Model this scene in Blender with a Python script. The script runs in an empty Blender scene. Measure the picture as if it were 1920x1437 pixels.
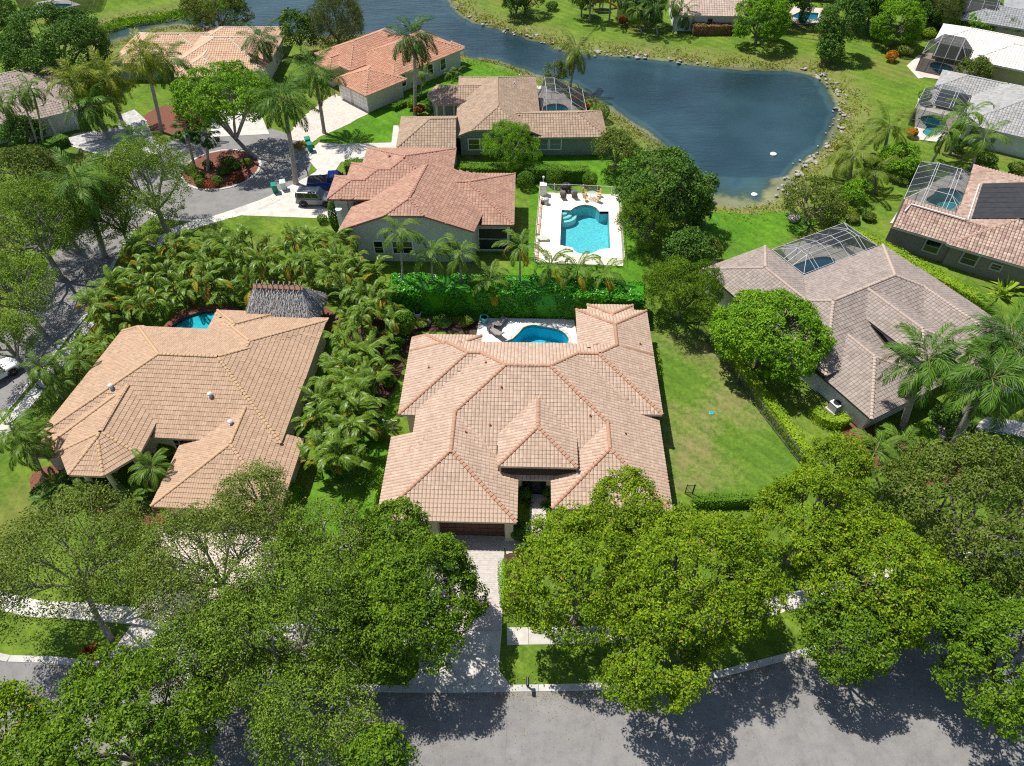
import bpy, bmesh, math, random
import numpy as np
from mathutils import Vector, Matrix
from mathutils.geometry import tessellate_polygon

C = bpy.context.scene.collection
SC = bpy.context.scene

# ------------------------------------------------------------------ camera, sky, sun, exposure
cam_d = bpy.data.cameras.new("camera")
cam = bpy.data.objects.new("camera", cam_d)
C.objects.link(cam)
cam_d.sensor_width = 36.0
cam_d.lens = 36.0 * 1330.0 / 1920.0
cam_d.clip_start = 0.5
cam_d.clip_end = 6000.0
cam.location = (0.0, 0.0, 48.0)
cam.rotation_euler = (math.radians(90 - 47), 0.0, 0.0)
SC.camera = cam

SUN_TRAVEL = Vector((0.40, -0.30, -1.0)).normalized()     # the way the light goes
to_sun = -SUN_TRAVEL
sun_el = math.asin(to_sun.z)
sun_az = math.atan2(to_sun.x, to_sun.y)
world = bpy.data.worlds.new("World")
SC.world = world
world.use_nodes = True
wn = world.node_tree.nodes
wl = world.node_tree.links
wn.clear()
sky = wn.new("ShaderNodeTexSky")
sky.sky_type = 'NISHITA'
sky.sun_disc = False
sky.sun_elevation = sun_el
sky.sun_rotation = sun_az
sky.air_density = 1.0
sky.dust_density = 1.0
sky.ozone_density = 1.0
bg = wn.new("ShaderNodeBackground")
bg.inputs[1].default_value = 0.095
wo = wn.new("ShaderNodeOutputWorld")
wl.new(sky.outputs[0], bg.inputs[0])
wl.new(bg.outputs[0], wo.inputs[0])

sun_d = bpy.data.lights.new("sun", 'SUN')
sun_d.energy = 5.0
sun_d.angle = math.radians(0.5)
sun_d.color = (1.0, 0.95, 0.87)
sun = bpy.data.objects.new("sun", sun_d)
C.objects.link(sun)
sun.rotation_euler = SUN_TRAVEL.to_track_quat('-Z', 'Y').to_euler()
sun.location = (-60, 60, 150)

SC.view_settings.view_transform = 'Standard'
SC.view_settings.look = 'None'
SC.view_settings.gamma = 1.0
SC.view_settings.use_curve_mapping = False
SC.view_settings.exposure = 0.28
SC.render.engine = 'CYCLES'
SC.cycles.max_bounces = 6
SC.cycles.transparent_max_bounces = 12
SC.cycles.transmission_bounces = 4
SC.cycles.diffuse_bounces = 3
SC.cycles.glossy_bounces = 3
SC.cycles.use_denoising = False
SC.cycles.filter_width = 1.15

RNG = np.random.default_rng(7)
random.seed(7)

# ------------------------------------------------------------------ object helpers
def setp(o, label=None, cat=None, group=None, kind=None):
    if label: o['label'] = label
    if cat: o['category'] = cat
    if group: o['group'] = group
    if kind: o['kind'] = kind
    return o

def link(name, me, parent=None, loc=(0, 0, 0), rot=(0, 0, 0), scale=(1, 1, 1)):
    o = bpy.data.objects.new(name, me)
    C.objects.link(o)
    o.location = loc
    o.rotation_euler = rot
    o.scale = scale
    if parent is not None:
        o.parent = parent
    return o

def thing(name, label, cat, loc=(0, 0, 0), yaw=0.0, group=None):
    o = link(name, None, None, loc, (0, 0, yaw))
    o.empty_display_size = 0.3
    return setp(o, label, cat, group)

def npmesh(name, V, F, mats=None, idx=None, smooth=False):
    V = np.ascontiguousarray(V, dtype=np.float32)
    F = np.ascontiguousarray(F, dtype=np.int32)
    me = bpy.data.meshes.new(name)
    m, k = F.shape
    me.vertices.add(len(V))
    me.vertices.foreach_set('co', V.ravel())
    me.loops.add(m * k)
    me.loops.foreach_set('vertex_index', F.ravel())
    me.polygons.add(m)
    me.polygons.foreach_set('loop_start', np.arange(0, m * k, k, dtype=np.int32))
    if mats:
        for x in (mats if isinstance(mats, (list, tuple)) else [mats]):
            me.materials.append(x)
    if idx is not None:
        me.polygons.foreach_set('material_index', np.ascontiguousarray(idx, dtype=np.int32))
    me.polygons.foreach_set('use_smooth', np.full(m, bool(smooth)))
    me.update(calc_edges=True)
    return me

class MB:
    """collects plain faces into one mesh"""
    def __init__(s):
        s.v = []; s.f = []; s.m = []
    def add(s, vs, fs, mi=0):
        b = len(s.v)
        s.v += [tuple(p) for p in vs]
        s.f += [tuple(b + i for i in f) for f in fs]
        s.m += [mi] * len(fs)
        return s
    def box(s, c, d, yaw=0.0, mi=0, taper=1.0, mat=None):
        x, y, z = d[0] / 2, d[1] / 2, d[2] / 2
        ca, sa = math.cos(yaw), math.sin(yaw)
        vs = []
        for (i, j, k) in ((-1, -1, -1), (1, -1, -1), (1, 1, -1), (-1, 1, -1), (-1, -1, 1), (1, -1, 1), (1, 1, 1), (-1, 1, 1)):
            t = taper if k > 0 else 1.0
            px, py = i * x * t, j * y * t
            p = Vector((px * ca - py * sa, px * sa + py * ca, k * z))
            if mat is not None: p = mat @ p
            vs.append((c[0] + p.x, c[1] + p.y, c[2] + p.z))
        return s.add(vs, [(3, 2, 1, 0), (4, 5, 6, 7), (0, 1, 5, 4), (1, 2, 6, 5), (2, 3, 7, 6), (3, 0, 4, 7)], mi)
    def bar(s, a, b, w, h=None, mi=0):
        a = Vector(a); b = Vector(b); d = b - a
        if d.length < 1e-6: return s
        h = h or w
        t = d.normalized()
        up = Vector((0, 0, 1)) if abs(t.z) < 0.95 else Vector((1, 0, 0))
        r = t.cross(up).normalized() * (w / 2); u = r.cross(t).normalized() * (h / 2)
        vs = [a - r - u, a + r - u, a + r + u, a - r + u, b - r - u, b + r - u, b + r + u, b - r + u]
        return s.add(vs, [(3, 2, 1, 0), (4, 5, 6, 7), (0, 1, 5, 4), (1, 2, 6, 5), (2, 3, 7, 6), (3, 0, 4, 7)], mi)
    def tube(s, pts, rad, n=7, mi=0, cap=True):
        pts = [Vector(p) for p in pts]
        rings = []
        b = len(s.v)
        for i, p in enumerate(pts):
            t = (pts[min(i + 1, len(pts) - 1)] - pts[max(i - 1, 0)]).normalized()
            up = Vector((0, 0, 1)) if abs(t.z) < 0.9 else Vector((1, 0, 0))
            r = t.cross(up).normalized(); u = r.cross(t).normalized()
            R = rad[i] if isinstance(rad, (list, tuple)) else rad
            for k in range(n):
                a = 2 * math.pi * k / n
                s.v.append(tuple(p + r * (R * math.cos(a)) + u * (R * math.sin(a))))
        for i in range(len(pts) - 1):
            for k in range(n):
                a0 = b + i * n + k; a1 = b + i * n + (k + 1) % n
                s.f.append((a0, a1, a1 + n, a0 + n)); s.m.append(mi)
        if cap:
            s.f.append(tuple(b + k for k in range(n))[::-1]); s.m.append(mi)
            e = b + (len(pts) - 1) * n
            s.f.append(tuple(e + k for k in range(n))); s.m.append(mi)
        return s
    def lathe(s, prof, c=(0, 0, 0), n=12, mi=0):
        b = len(s.v)
        for (r, z) in prof:
            for k in range(n):
                a = 2 * math.pi * k / n
                s.v.append((c[0] + r * math.cos(a), c[1] + r * math.sin(a), c[2] + z))
        for i in range(len(prof) - 1):
            for k in range(n):
                a0 = b + i * n + k; a1 = b + i * n + (k + 1) % n
                s.f.append((a0, a1, a1 + n, a0 + n)); s.m.append(mi)
        s.f.append(tuple(b + k for k in range(n))[::-1]); s.m.append(mi)
        e = b + (len(prof) - 1) * n
        s.f.append(tuple(e + k for k in range(n))); s.m.append(mi)
        return s
    def prism(s, poly, z0, z1, mi=0, holes=None, bottom=False, mi_side=None):
        loops = [list(poly)] + [list(h) for h in (holes or [])]
        flat = [p for l in loops for p in l]
        tri = tessellate_polygon([[Vector((p[0], p[1], 0)) for p in l] for l in loops])
        b = len(s.v)
        s.v += [(p[0], p[1], z1) for p in flat]
        for t in tri:
            a, bb, c = (flat[i] for i in t)
            cr = (bb[0] - a[0]) * (c[1] - a[1]) - (bb[1] - a[1]) * (c[0] - a[0])
            s.f.append(tuple(b + i for i in (t if cr > 0 else t[::-1]))); s.m.append(mi)
        off = 0
        ms = mi if mi_side is None else mi_side
        for li, l in enumerate(loops):
            area = sum(l[i][0] * l[(i + 1) % len(l)][1] - l[(i + 1) % len(l)][0] * l[i][1] for i in range(len(l)))
            base = len(s.v)
            n = len(l)
            s.v += [(p[0], p[1], z1) for p in l] + [(p[0], p[1], z0) for p in l]
            for i in range(n):
                j = (i + 1) % n
                q = (base + i, base + n + i, base + n + j, base + j)
                if (area > 0) == (li == 0): pass
                else: q = q[::-1]
                s.f.append(q); s.m.append(ms)
        if bottom:
            base = len(s.v)
            s.v += [(p[0], p[1], z0) for p in flat]
            for t in tri:
                s.f.append(tuple(base + i for i in t)); s.m.append(mi)
        return s
    def mesh(s, name, mats, smooth=False):
        me = bpy.data.meshes.new(name)
        me.from_pydata(s.v, [], s.f)
        for x in (mats if isinstance(mats, (list, tuple)) else [mats]):
            me.materials.append(x)
        if len(me.polygons) == len(s.m):
            me.polygons.foreach_set('material_index', s.m)
        me.polygons.foreach_set('use_smooth', [bool(smooth)] * len(me.polygons))
        me.update()
        return me
    def build(s, name, mats, parent=None, loc=(0, 0, 0), rot=(0, 0, 0), smooth=False):
        return link(name, s.mesh(name, mats, smooth), parent, loc, rot)

def smooth_loop(pts, k=6, closed=True):
    """Catmull-Rom through the points"""
    out = []
    n = len(pts)
    rng = range(n) if closed else range(n - 1)
    for i in rng:
        if closed:
            p0, p1, p2, p3 = pts[(i - 1) % n], pts[i], pts[(i + 1) % n], pts[(i + 2) % n]
        else:
            p0, p1, p2, p3 = pts[max(i - 1, 0)], pts[i], pts[i + 1], pts[min(i + 2, n - 1)]
        for j in range(k):
            t = j / k
            out.append(tuple(0.5 * (2 * p1[d] + (p2[d] - p0[d]) * t + (2 * p0[d] - 5 * p1[d] + 4 * p2[d] - p3[d]) * t * t
                                    + (3 * p1[d] - p0[d] - 3 * p2[d] + p3[d]) * t ** 3) for d in range(2)))
    if not closed:
        out.append(tuple(pts[-1][:2]))
    return out

def in_poly(X, Y, poly):
    X = np.asarray(X); Y = np.asarray(Y)
    ins = np.zeros(X.shape, bool)
    n = len(poly)
    for i in range(n):
        x1, y1 = poly[i]; x2, y2 = poly[(i + 1) % n]
        if y1 == y2: continue
        c = ((y1 > Y) != (y2 > Y)) & (X < (x2 - x1) * (Y - y1) / (y2 - y1) + x1)
        ins ^= c
    return ins

def dist_poly(X, Y, poly, closed=True):
    D = np.full(np.shape(X), 1e9)
    n = len(poly)
    for i in range(n if closed else n - 1):
        x1, y1 = poly[i]; x2, y2 = poly[(i + 1) % n]
        dx, dy = x2 - x1, y2 - y1
        L = dx * dx + dy * dy + 1e-12
        t = np.clip(((X - x1) * dx + (Y - y1) * dy) / L, 0, 1)
        D = np.minimum(D, np.hypot(X - x1 - t * dx, Y - y1 - t * dy))
    return D

def offset_path(path, d):
    out = []
    n = len(path)
    for i, p in enumerate(path):
        a = path[max(i - 1, 0)]; b = path[min(i + 1, n - 1)]
        tx, ty = b[0] - a[0], b[1] - a[1]
        l = math.hypot(tx, ty) or 1
        out.append((p[0] - ty / l * d, p[1] + tx / l * d))
    return out

def strip_poly(path, w0, w1):
    return offset_path(path, w0) + offset_path(path, w1)[::-1]

# ------------------------------------------------------------------ materials
def nt(name):
    m = bpy.data.materials.new(name)
    m.use_nodes = True
    t = m.node_tree
    t.nodes.clear()
    o = t.nodes.new("ShaderNodeOutputMaterial")
    return m, t, o

def N(t, kind, **kw):
    n = t.nodes.new(kind)
    for k, v in kw.items():
        if k.startswith('i_'):
            key = k[2:]
            n.inputs[int(key) if key.isdigit() else key.replace('_', ' ')].default_value = v
        else:
            setattr(n, k, v)
    return n

def ramp(t, stops, fac):
    r = t.nodes.new("ShaderNodeValToRGB")
    els = r.color_ramp.elements
    while len(els) < len(stops): els.new(0.5)
    for e, (p, c) in zip(els, stops):
        e.position = p
        e.color = (c[0], c[1], c[2], 1)
    t.links.new(fac, r.inputs[0])
    return r

def noise(t, vec, scale, detail=4.0, rough=0.55):
    n = N(t, "ShaderNodeTexNoise")
    n.inputs['Scale'].default_value = scale
    n.inputs['Detail'].default_value = detail
    n.inputs['Roughness'].default_value = rough
    if vec is not None: t.links.new(vec, n.inputs['Vector'])
    return n

def mixc(t, fac, a, b, mode='MIX'):
    m = t.nodes.new("ShaderNodeMix")
    m.data_type = 'RGBA'
    m.blend_type = mode
    for sock, val in ((m.inputs[0], fac), (m.inputs[6], a), (m.inputs[7], b)):
        if isinstance(val, (int, float)): sock.default_value = val
        elif isinstance(val, (tuple, list)): sock.default_value = (val[0], val[1], val[2], 1)
        else: t.links.new(val, sock)
    return m.outputs[2]

def mat_plain(name, c1, c2=None, scale=3.0, rough=0.85, spec=0.3, bump=0.0, bscale=30.0, metal=0.0, detail=5.0, lo=0.35, hi=0.65):
    m, t, o = nt(name)
    p = N(t, "ShaderNodeBsdfPrincipled")
    p.inputs['Roughness'].default_value = rough
    p.inputs['Specular IOR Level'].default_value = spec
    p.inputs['Metallic'].default_value = metal
    g = N(t, "ShaderNodeTexCoord")
    if c2 is not None:
        n = noise(t, g.outputs['Object'], scale, detail)
        r = ramp(t, [(lo, c1), (hi, c2)], n.outputs['Fac'])
        t.links.new(r.outputs[0], p.inputs['Base Color'])
    else:
        p.inputs['Base Color'].default_value = (*c1, 1)
    if bump:
        nb = noise(t, g.outputs['Object'], bscale, 3.0)
        b = N(t, "ShaderNodeBump")
        b.inputs['Strength'].default_value = bump
        b.inputs['Distance'].default_value = 0.05
        t.links.new(nb.outputs['Fac'], b.inputs['Height'])
        t.links.new(b.outputs[0], p.inputs['Normal'])
    t.links.new(p.outputs[0], o.inputs[0])
    return m

def mat_leaf(name, cols, rough=0.5, transl=0.3, nscale=0.5, spec=0.12, odd=None, odd_at=0.93, gain=1.35):
    cols = [(min(0.6, c[0] * gain), min(0.6, c[1] * gain), min(0.6, c[2] * gain * 0.6)) for c in cols]
    transl *= 0.75
    """each leaf is an island with its own tone; slow noise makes clumps differ in hue"""
    m, t, o = nt(name)
    geo = N(t, "ShaderNodeNewGeometry")
    tc = N(t, "ShaderNodeTexCoord")
    n = noise(t, tc.outputs['Object'], nscale, 2.0)
    mth = N(t, "ShaderNodeMath", operation='MULTIPLY_ADD')
    mth.inputs[1].default_value = 0.55
    mul = N(t, "ShaderNodeMath", operation='MULTIPLY')
    mul.inputs[1].default_value = 0.55
    t.links.new(geo.outputs['Random Per Island'], mth.inputs[0])
    t.links.new(n.outputs['Fac'], mul.inputs[0])
    t.links.new(mul.outputs[0], mth.inputs[2])
    k = len(cols)
    stops = [(0.12 + 0.76 * i / (k - 1), c) for i, c in enumerate(cols)]
    r = ramp(t, stops, mth.outputs[0])
    col = r.outputs[0]
    if odd:
        cmp_ = N(t, "ShaderNodeMath", operation='GREATER_THAN')
        cmp_.inputs[1].default_value = odd_at
        t.links.new(geo.outputs['Random Per Island'], cmp_.inputs[0])
        col = mixc(t, cmp_.outputs[0], col, odd)
    p = N(t, "ShaderNodeBsdfPrincipled")
    p.inputs['Roughness'].default_value = rough
    p.inputs['Specular IOR Level'].default_value = spec
    t.links.new(col, p.inputs['Base Color'])
    tr = N(t, "ShaderNodeBsdfTranslucent")
    lt = mixc(t, 1.0, col, (1.25, 1.2, 0.6), 'MULTIPLY')
    t.links.new(lt, tr.inputs[0])
    mx = N(t, "ShaderNodeMixShader")
    mx.inputs[0].default_value = transl
    t.links.new(p.outputs[0], mx.inputs[1])
    t.links.new(tr.outputs[0], mx.inputs[2])
    t.links.new(mx.outputs[0], o.inputs[0])
    return m

def mat_tile(name, cols, rough=0.75, stain=0.25, stain_col=(0.08, 0.06, 0.05), spec=0.25):
    m, t, o = nt(name)
    geo = N(t, "ShaderNodeNewGeometry")
    tc = N(t, "ShaderNodeTexCoord")
    k = len(cols)
    r = ramp(t, [(i / (k - 1), c) for i, c in enumerate(cols)], geo.outputs['Random Per Island'])
    n = noise(t, tc.outputs['Object'], 0.55, 6.0, 0.65)
    n2 = noise(t, tc.outputs['Object'], 9.0, 3.0)
    rr = ramp(t, [(0.42, (0, 0, 0)), (0.75, (1, 1, 1))], n.outputs['Fac'])
    sm = N(t, "ShaderNodeMath", operation='MULTIPLY')
    sm.inputs[1].default_value = stain
    t.links.new(rr.outputs[0], sm.inputs[0])
    col = mixc(t, sm.outputs[0], r.outputs[0], stain_col)
    r2 = ramp(t, [(0.3, (0.82, 0.82, 0.82)), (0.7, (1.1, 1.1, 1.1))], n2.outputs['Fac'])
    col = mixc(t, 1.0, col, r2.outputs[0], 'MULTIPLY')
    p = N(t, "ShaderNodeBsdfPrincipled")
    p.inputs['Roughness'].default_value = rough
    p.inputs['Specular IOR Level'].default_value = spec
    t.links.new(col, p.inputs['Base Color'])
    t.links.new(p.outputs[0], o.inputs[0])
    return m

def mat_grass(name, base, dark, light, dry=(0.20, 0.17, 0.06), dry_amt=0.35, s1=0.25, dry0=0.80):
    m, t, o = nt(name)
    geo = N(t, "ShaderNodeNewGeometry")
    P_ = geo.outputs['Position']
    n1 = noise(t, P_, s1, 6.0, 0.62)
    n2 = noise(t, P_, 2.2, 5.0, 0.7)
    n3 = noise(t, P_, 14.0, 3.0, 0.7)
    n4 = noise(t, P_, 0.11, 3.0, 0.5)
    r = ramp(t, [(0.3, dark), (0.5, base), (0.72, light)], n1.outputs['Fac'])
    r2 = ramp(t, [(0.28, (0.5, 0.55, 0.5)), (0.72, (1.4, 1.32, 1.25))], n2.outputs['Fac'])
    c = mixc(t, 0.8, r.outputs[0], r2.outputs[0], 'MULTIPLY')
    r3 = ramp(t, [(0.25, (0.45, 0.48, 0.42)), (0.75, (1.5, 1.45, 1.4))], n3.outputs['Fac'])
    c = mixc(t, 0.75, c, r3.outputs[0], 'MULTIPLY')
    add = N(t, "ShaderNodeMath", operation='ADD')
    t.links.new(n4.outputs['Fac'], add.inputs[0])
    m2 = N(t, "ShaderNodeMath", operation='MULTIPLY'); m2.inputs[1].default_value = 0.5
    t.links.new(n2.outputs['Fac'], m2.inputs[0])
    t.links.new(m2.outputs[0], add.inputs[1])
    rd = ramp(t, [(dry0, (0, 0, 0)), (dry0 + 0.17, (dry_amt, dry_amt, dry_amt))], add.outputs[0])
    c = mixc(t, rd.outputs[0], c, dry)
    mw = N(t, "ShaderNodeTexWave", wave_type='BANDS', bands_direction='DIAGONAL')
    mw.inputs['Scale'].default_value = 0.28; mw.inputs['Distortion'].default_value = 1.5; mw.inputs['Detail'].default_value = 2.0
    t.links.new(P_, mw.inputs['Vector'])
    rm = ramp(t, [(0.3, (0.93, 0.94, 0.93)), (0.7, (1.07, 1.06, 1.05))], mw.outputs['Fac'])
    c = mixc(t, 1.0, c, rm.outputs[0], 'MULTIPLY')
    at = N(t, "ShaderNodeAttribute", attribute_name='shore')
    ns = noise(t, P_, 0.9, 5.0, 0.7)
    rs = ramp(t, [(0.3, (0.10, 0.15, 0.025)), (0.5, (0.17, 0.19, 0.05)), (0.62, (0.24, 0.21, 0.11)), (0.75, (0.12, 0.17, 0.03))], ns.outputs['Fac'])
    c = mixc(t, at.outputs['Fac'], c, rs.outputs[0])
    p = N(t, "ShaderNodeBsdfPrincipled")
    p.inputs['Roughness'].default_value = 0.9
    p.inputs['Specular IOR Level'].default_value = 0.1
    t.links.new(c, p.inputs['Base Color'])
    b = N(t, "ShaderNodeBump")
    b.inputs['Strength'].default_value = 0.6
    b.inputs['Distance'].default_value = 0.095
    t.links.new(n3.outputs['Fac'], b.inputs['Height'])
    t.links.new(b.outputs[0], p.inputs['Normal'])
    t.links.new(p.outputs[0], o.inputs[0])
    return m

def mat_asphalt(name, c1, c2):
    m, t, o = nt(name)
    geo = N(t, "ShaderNodeNewGeometry")
    P_ = geo.outputs['Position']
    n1 = noise(t, P_, 0.35, 5.0, 0.6)
    n2 = noise(t, P_, 25.0, 2.0, 0.6)
    r = ramp(t, [(0.3, c1), (0.7, c2)], n1.outputs['Fac'])
    r2 = ramp(t, [(0.25, (0.72, 0.72, 0.72)), (0.75, (1.22, 1.22, 1.22))], n2.outputs['Fac'])
    c = mixc(t, 0.8, r.outputs[0], r2.outputs[0], 'MULTIPLY')
    n5 = noise(t, P_, 1.3, 6.0, 0.7)
    r5 = ramp(t, [(0.35, (0.86, 0.86, 0.86)), (0.5, (1.0, 1.0, 1.0)), (0.68, (1.08, 1.07, 1.05))], n5.outputs['Fac'])
    c = mixc(t, 1.0, c, r5.outputs[0], 'MULTIPLY')
    # thin crack lines
    v = N(t, "ShaderNodeTexVoronoi", feature='DISTANCE_TO_EDGE')
    v.inputs['Scale'].default_value = 0.16
    nv = noise(t, P_, 0.6, 4.0)
    mv = mixc(t, 0.35, P_, nv.outputs['Color'], 'ADD')
    t.links.new(mv, v.inputs['Vector'])
    rc = ramp(t, [(0.0, (0.45, 0.45, 0.45)), (0.006, (1, 1, 1))], v.outputs['Distance'])
    c = mixc(t, 0.22, c, rc.outputs[0], 'MULTIPLY')
    p = N(t, "ShaderNodeBsdfPrincipled")
    p.inputs['Roughness'].default_value = 0.9
    p.inputs['Specular IOR Level'].default_value = 0.2
    t.links.new(c, p.inputs['Base Color'])
    b = N(t, "ShaderNodeBump"); b.inputs['Strength'].default_value = 0.25; b.inputs['Distance'].default_value = 0.02
    t.links.new(n2.outputs['Fac'], b.inputs['Height'])
    t.links.new(b.outputs[0], p.inputs['Normal'])
    t.links.new(p.outputs[0], o.inputs[0])
    return m

def mat_island(name, cols, rough=0.8, nscale=6.0, spec=0.25):
    m, t, o = nt(name)
    geo = N(t, "ShaderNodeNewGeometry")
    oi = N(t, "ShaderNodeObjectInfo")
    ad = N(t, "ShaderNodeMath", operation='ADD')
    t.links.new(geo.outputs['Random Per Island'], ad.inputs[0])
    t.links.new(oi.outputs['Random'], ad.inputs[1])
    fr = N(t, "ShaderNodeMath", operation='FRACT')
    t.links.new(ad.outputs[0], fr.inputs[0])
    k = len(cols)
    r = ramp(t, [(i / (k - 1), c) for i, c in enumerate(cols)], fr.outputs[0])
    n = noise(t, geo.outputs['Position'], nscale, 4.0)
    r2 = ramp(t, [(0.3, (0.85, 0.85, 0.85)), (0.7, (1.1, 1.1, 1.1))], n.outputs['Fac'])
    c = mixc(t, 1.0, r.outputs[0], r2.outputs[0], 'MULTIPLY')
    p = N(t, "ShaderNodeBsdfPrincipled")
    p.inputs['Roughness'].default_value = rough
    p.inputs['Specular IOR Level'].default_value = spec
    t.links.new(c, p.inputs['Base Color'])
    t.links.new(p.outputs[0], o.inputs[0])
    return m

def mat_pool_water(name, tint=(0.50, 0.86, 0.89)):
    m, t, o = nt(name)
    geo = N(t, "ShaderNodeNewGeometry")
    tr = N(t, "ShaderNodeBsdfTransparent"); tr.inputs[0].default_value = (*tint, 1)
    gl = N(t, "ShaderNodeBsdfGlossy"); gl.inputs['Roughness'].default_value = 0.04
    n = noise(t, geo.outputs['Position'], 5.0, 4.0)
    b = N(t, "ShaderNodeBump"); b.inputs['Strength'].default_value = 0.35; b.inputs['Distance'].default_value = 0.05
    t.links.new(n.outputs['Fac'], b.inputs['Height'])
    t.links.new(b.outputs[0], gl.inputs['Normal'])
    fr = N(t, "ShaderNodeFresnel"); fr.inputs[0].default_value = 1.33
    t.links.new(b.outputs[0], fr.inputs['Normal'])
    mx = N(t, "ShaderNodeMixShader")
    t.links.new(fr.outputs[0], mx.inputs[0])
    t.links.new(tr.outputs[0], mx.inputs[1]); t.links.new(gl.outputs[0], mx.inputs[2])
    t.links.new(mx.outputs[0], o.inputs[0])
    return m

def mat_screen(name, dens=0.5, col=(0.03, 0.035, 0.04)):
    m, t, o = nt(name)
    tr = N(t, "ShaderNodeBsdfTransparent")
    d = N(t, "ShaderNodeBsdfDiffuse"); d.inputs[0].default_value = (*col, 1)
    mx = N(t, "ShaderNodeMixShader"); mx.inputs[0].default_value = dens
    t.links.new(tr.outputs[0], mx.inputs[1]); t.links.new(d.outputs[0], mx.inputs[2])
    t.links.new(mx.outputs[0], o.inputs[0])
    return m

M = {}
M['grass'] = mat_grass('grass', (0.115, 0.200, 0.024), (0.075, 0.145, 0.018), (0.17, 0.25, 0.034), dry_amt=0.55)
M['lawn_dry'] = mat_grass('lawn_dry', (0.105, 0.195, 0.026), (0.08, 0.165, 0.02), (0.15, 0.225, 0.04), dry=(0.25, 0.20, 0.095), dry_amt=0.85, s1=0.18, dry0=0.74)
M['lawn_lush'] = mat_grass('lawn_lush', (0.085, 0.215, 0.016), (0.06, 0.16, 0.013), (0.12, 0.27, 0.02), dry_amt=0.15)
M['asphalt'] = mat_asphalt('asphalt', (0.195, 0.19, 0.185), (0.25, 0.245, 0.24))
M['concrete'] = mat_plain('concrete', (0.46, 0.435, 0.39), (0.60, 0.57, 0.52), 1.2, 0.85, bump=0.15)
M['concrete_slab'] = mat_island('concrete_slab', [(0.47, 0.445, 0.40), (0.55, 0.525, 0.475), (0.60, 0.57, 0.52)], nscale=1.5)
M['kerb'] = mat_island('kerb_concrete', [(0.42, 0.41, 0.38), (0.50, 0.485, 0.45), (0.56, 0.54, 0.5)], nscale=2.0)
M['deck_cream'] = mat_plain('deck_cream', (0.72, 0.64, 0.50), (0.82, 0.75, 0.62), 1.5, 0.8, bump=0.1)
M['deck_white'] = mat_plain('deck_white', (0.62, 0.60, 0.58), (0.74, 0.72, 0.70), 1.5, 0.8, bump=0.1)
M['paver'] = mat_island('paver', [(0.45, 0.405, 0.38), (0.49, 0.445, 0.42), (0.53, 0.48, 0.455), (0.47, 0.43, 0.41), (0.50, 0.43, 0.40)], nscale=4)
M['paver_pink'] = mat_island('paver_pink', [(0.55, 0.46, 0.41), (0.60, 0.51, 0.455), (0.64, 0.55, 0.49)], nscale=4)
M['paver_grey'] = mat_island('paver_grey', [(0.36, 0.36, 0.36), (0.46, 0.45, 0.44), (0.52, 0.51, 0.5)], nscale=4)
M['mulch'] = mat_plain('mulch', (0.045, 0.028, 0.018), (0.10, 0.06, 0.04), 6.0, 0.95, bump=0.6, bscale=18)
M['mulch_red'] = mat_plain('mulch_red', (0.13, 0.045, 0.03), (0.22, 0.09, 0.06), 6.0, 0.95, bump=0.6, bscale=18)
M['pebble'] = mat_plain('pebble', (0.32, 0.29, 0.24), (0.55, 0.5, 0.43), 9.0, 0.9, bump=0.5, bscale=20)
M['rock'] = mat_plain('rock', (0.24, 0.22, 0.19), (0.42, 0.40, 0.36), 2.5, 0.9, bump=0.6, bscale=6)
M['trunk'] = mat_plain('bark', (0.13, 0.11, 0.09), (0.25, 0.22, 0.19), 4.0, 0.9, bump=0.5, bscale=14)
M['trunk_grey'] = mat_plain('bark_grey', (0.22, 0.20, 0.18), (0.38, 0.36, 0.33), 4.0, 0.9, bump=0.4, bscale=14)
M['palm_trunk'] = mat_plain('palm_trunk', (0.25, 0.23, 0.20), (0.42, 0.39, 0.35), 5.0, 0.85, bump=0.4, bscale=10)
M['crownshaft'] = mat_plain('crownshaft', (0.10, 0.19, 0.04), (0.16, 0.26, 0.07), 3.0, 0.5)
M['white_paint'] = mat_plain('white_paint', (0.78, 0.78, 0.76), None, rough=0.45, spec=0.4)
M['black_metal'] = mat_plain('black_metal', (0.02, 0.021, 0.022), None, rough=0.5, spec=0.4)
M['grey_metal'] = mat_plain('grey_metal', (0.33, 0.34, 0.35), (0.42, 0.43, 0.44), 6, rough=0.45, spec=0.5)
M['glass_dark'] = mat_plain('window_glass', (0.012, 0.016, 0.018), None, rough=0.06, spec=0.8)
M['screen'] = mat_screen('screen_mesh', 0.46, (0.05, 0.058, 0.065))
M['screen_dark'] = mat_screen('screen_mesh_dark', 0.66, (0.035, 0.038, 0.042))
M['pool_water'] = mat_pool_water('pool_water')
M['pool_water_teal'] = mat_pool_water('pool_water_teal', (0.32, 0.80, 0.88))
M['pool_plaster'] = mat_plain('pool_plaster', (0.17, 0.42, 0.46), (0.38, 0.64, 0.67), 7.0, 0.7)  # ripple speckle of the water surface is put into this plaster colour
M['pool_plaster_deep'] = mat_plain('pool_plaster_deep', (0.12, 0.52, 0.64), (0.18, 0.62, 0.72), 2.5, 0.7)
M['pool_plaster_teal'] = mat_plain('pool_plaster_teal', (0.03, 0.40, 0.46), (0.05, 0.48, 0.54), 2.5, 0.7)
M['cage_frame'] = mat_plain('cage_frame', (0.50, 0.51, 0.52), None, rough=0.4)
M['fence_iron'] = mat_plain('fence_iron', (0.12, 0.122, 0.125), None, rough=0.5)
M['coping'] = mat_island('coping', [(0.5, 0.44, 0.38), (0.6, 0.54, 0.47)], nscale=4)
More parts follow.
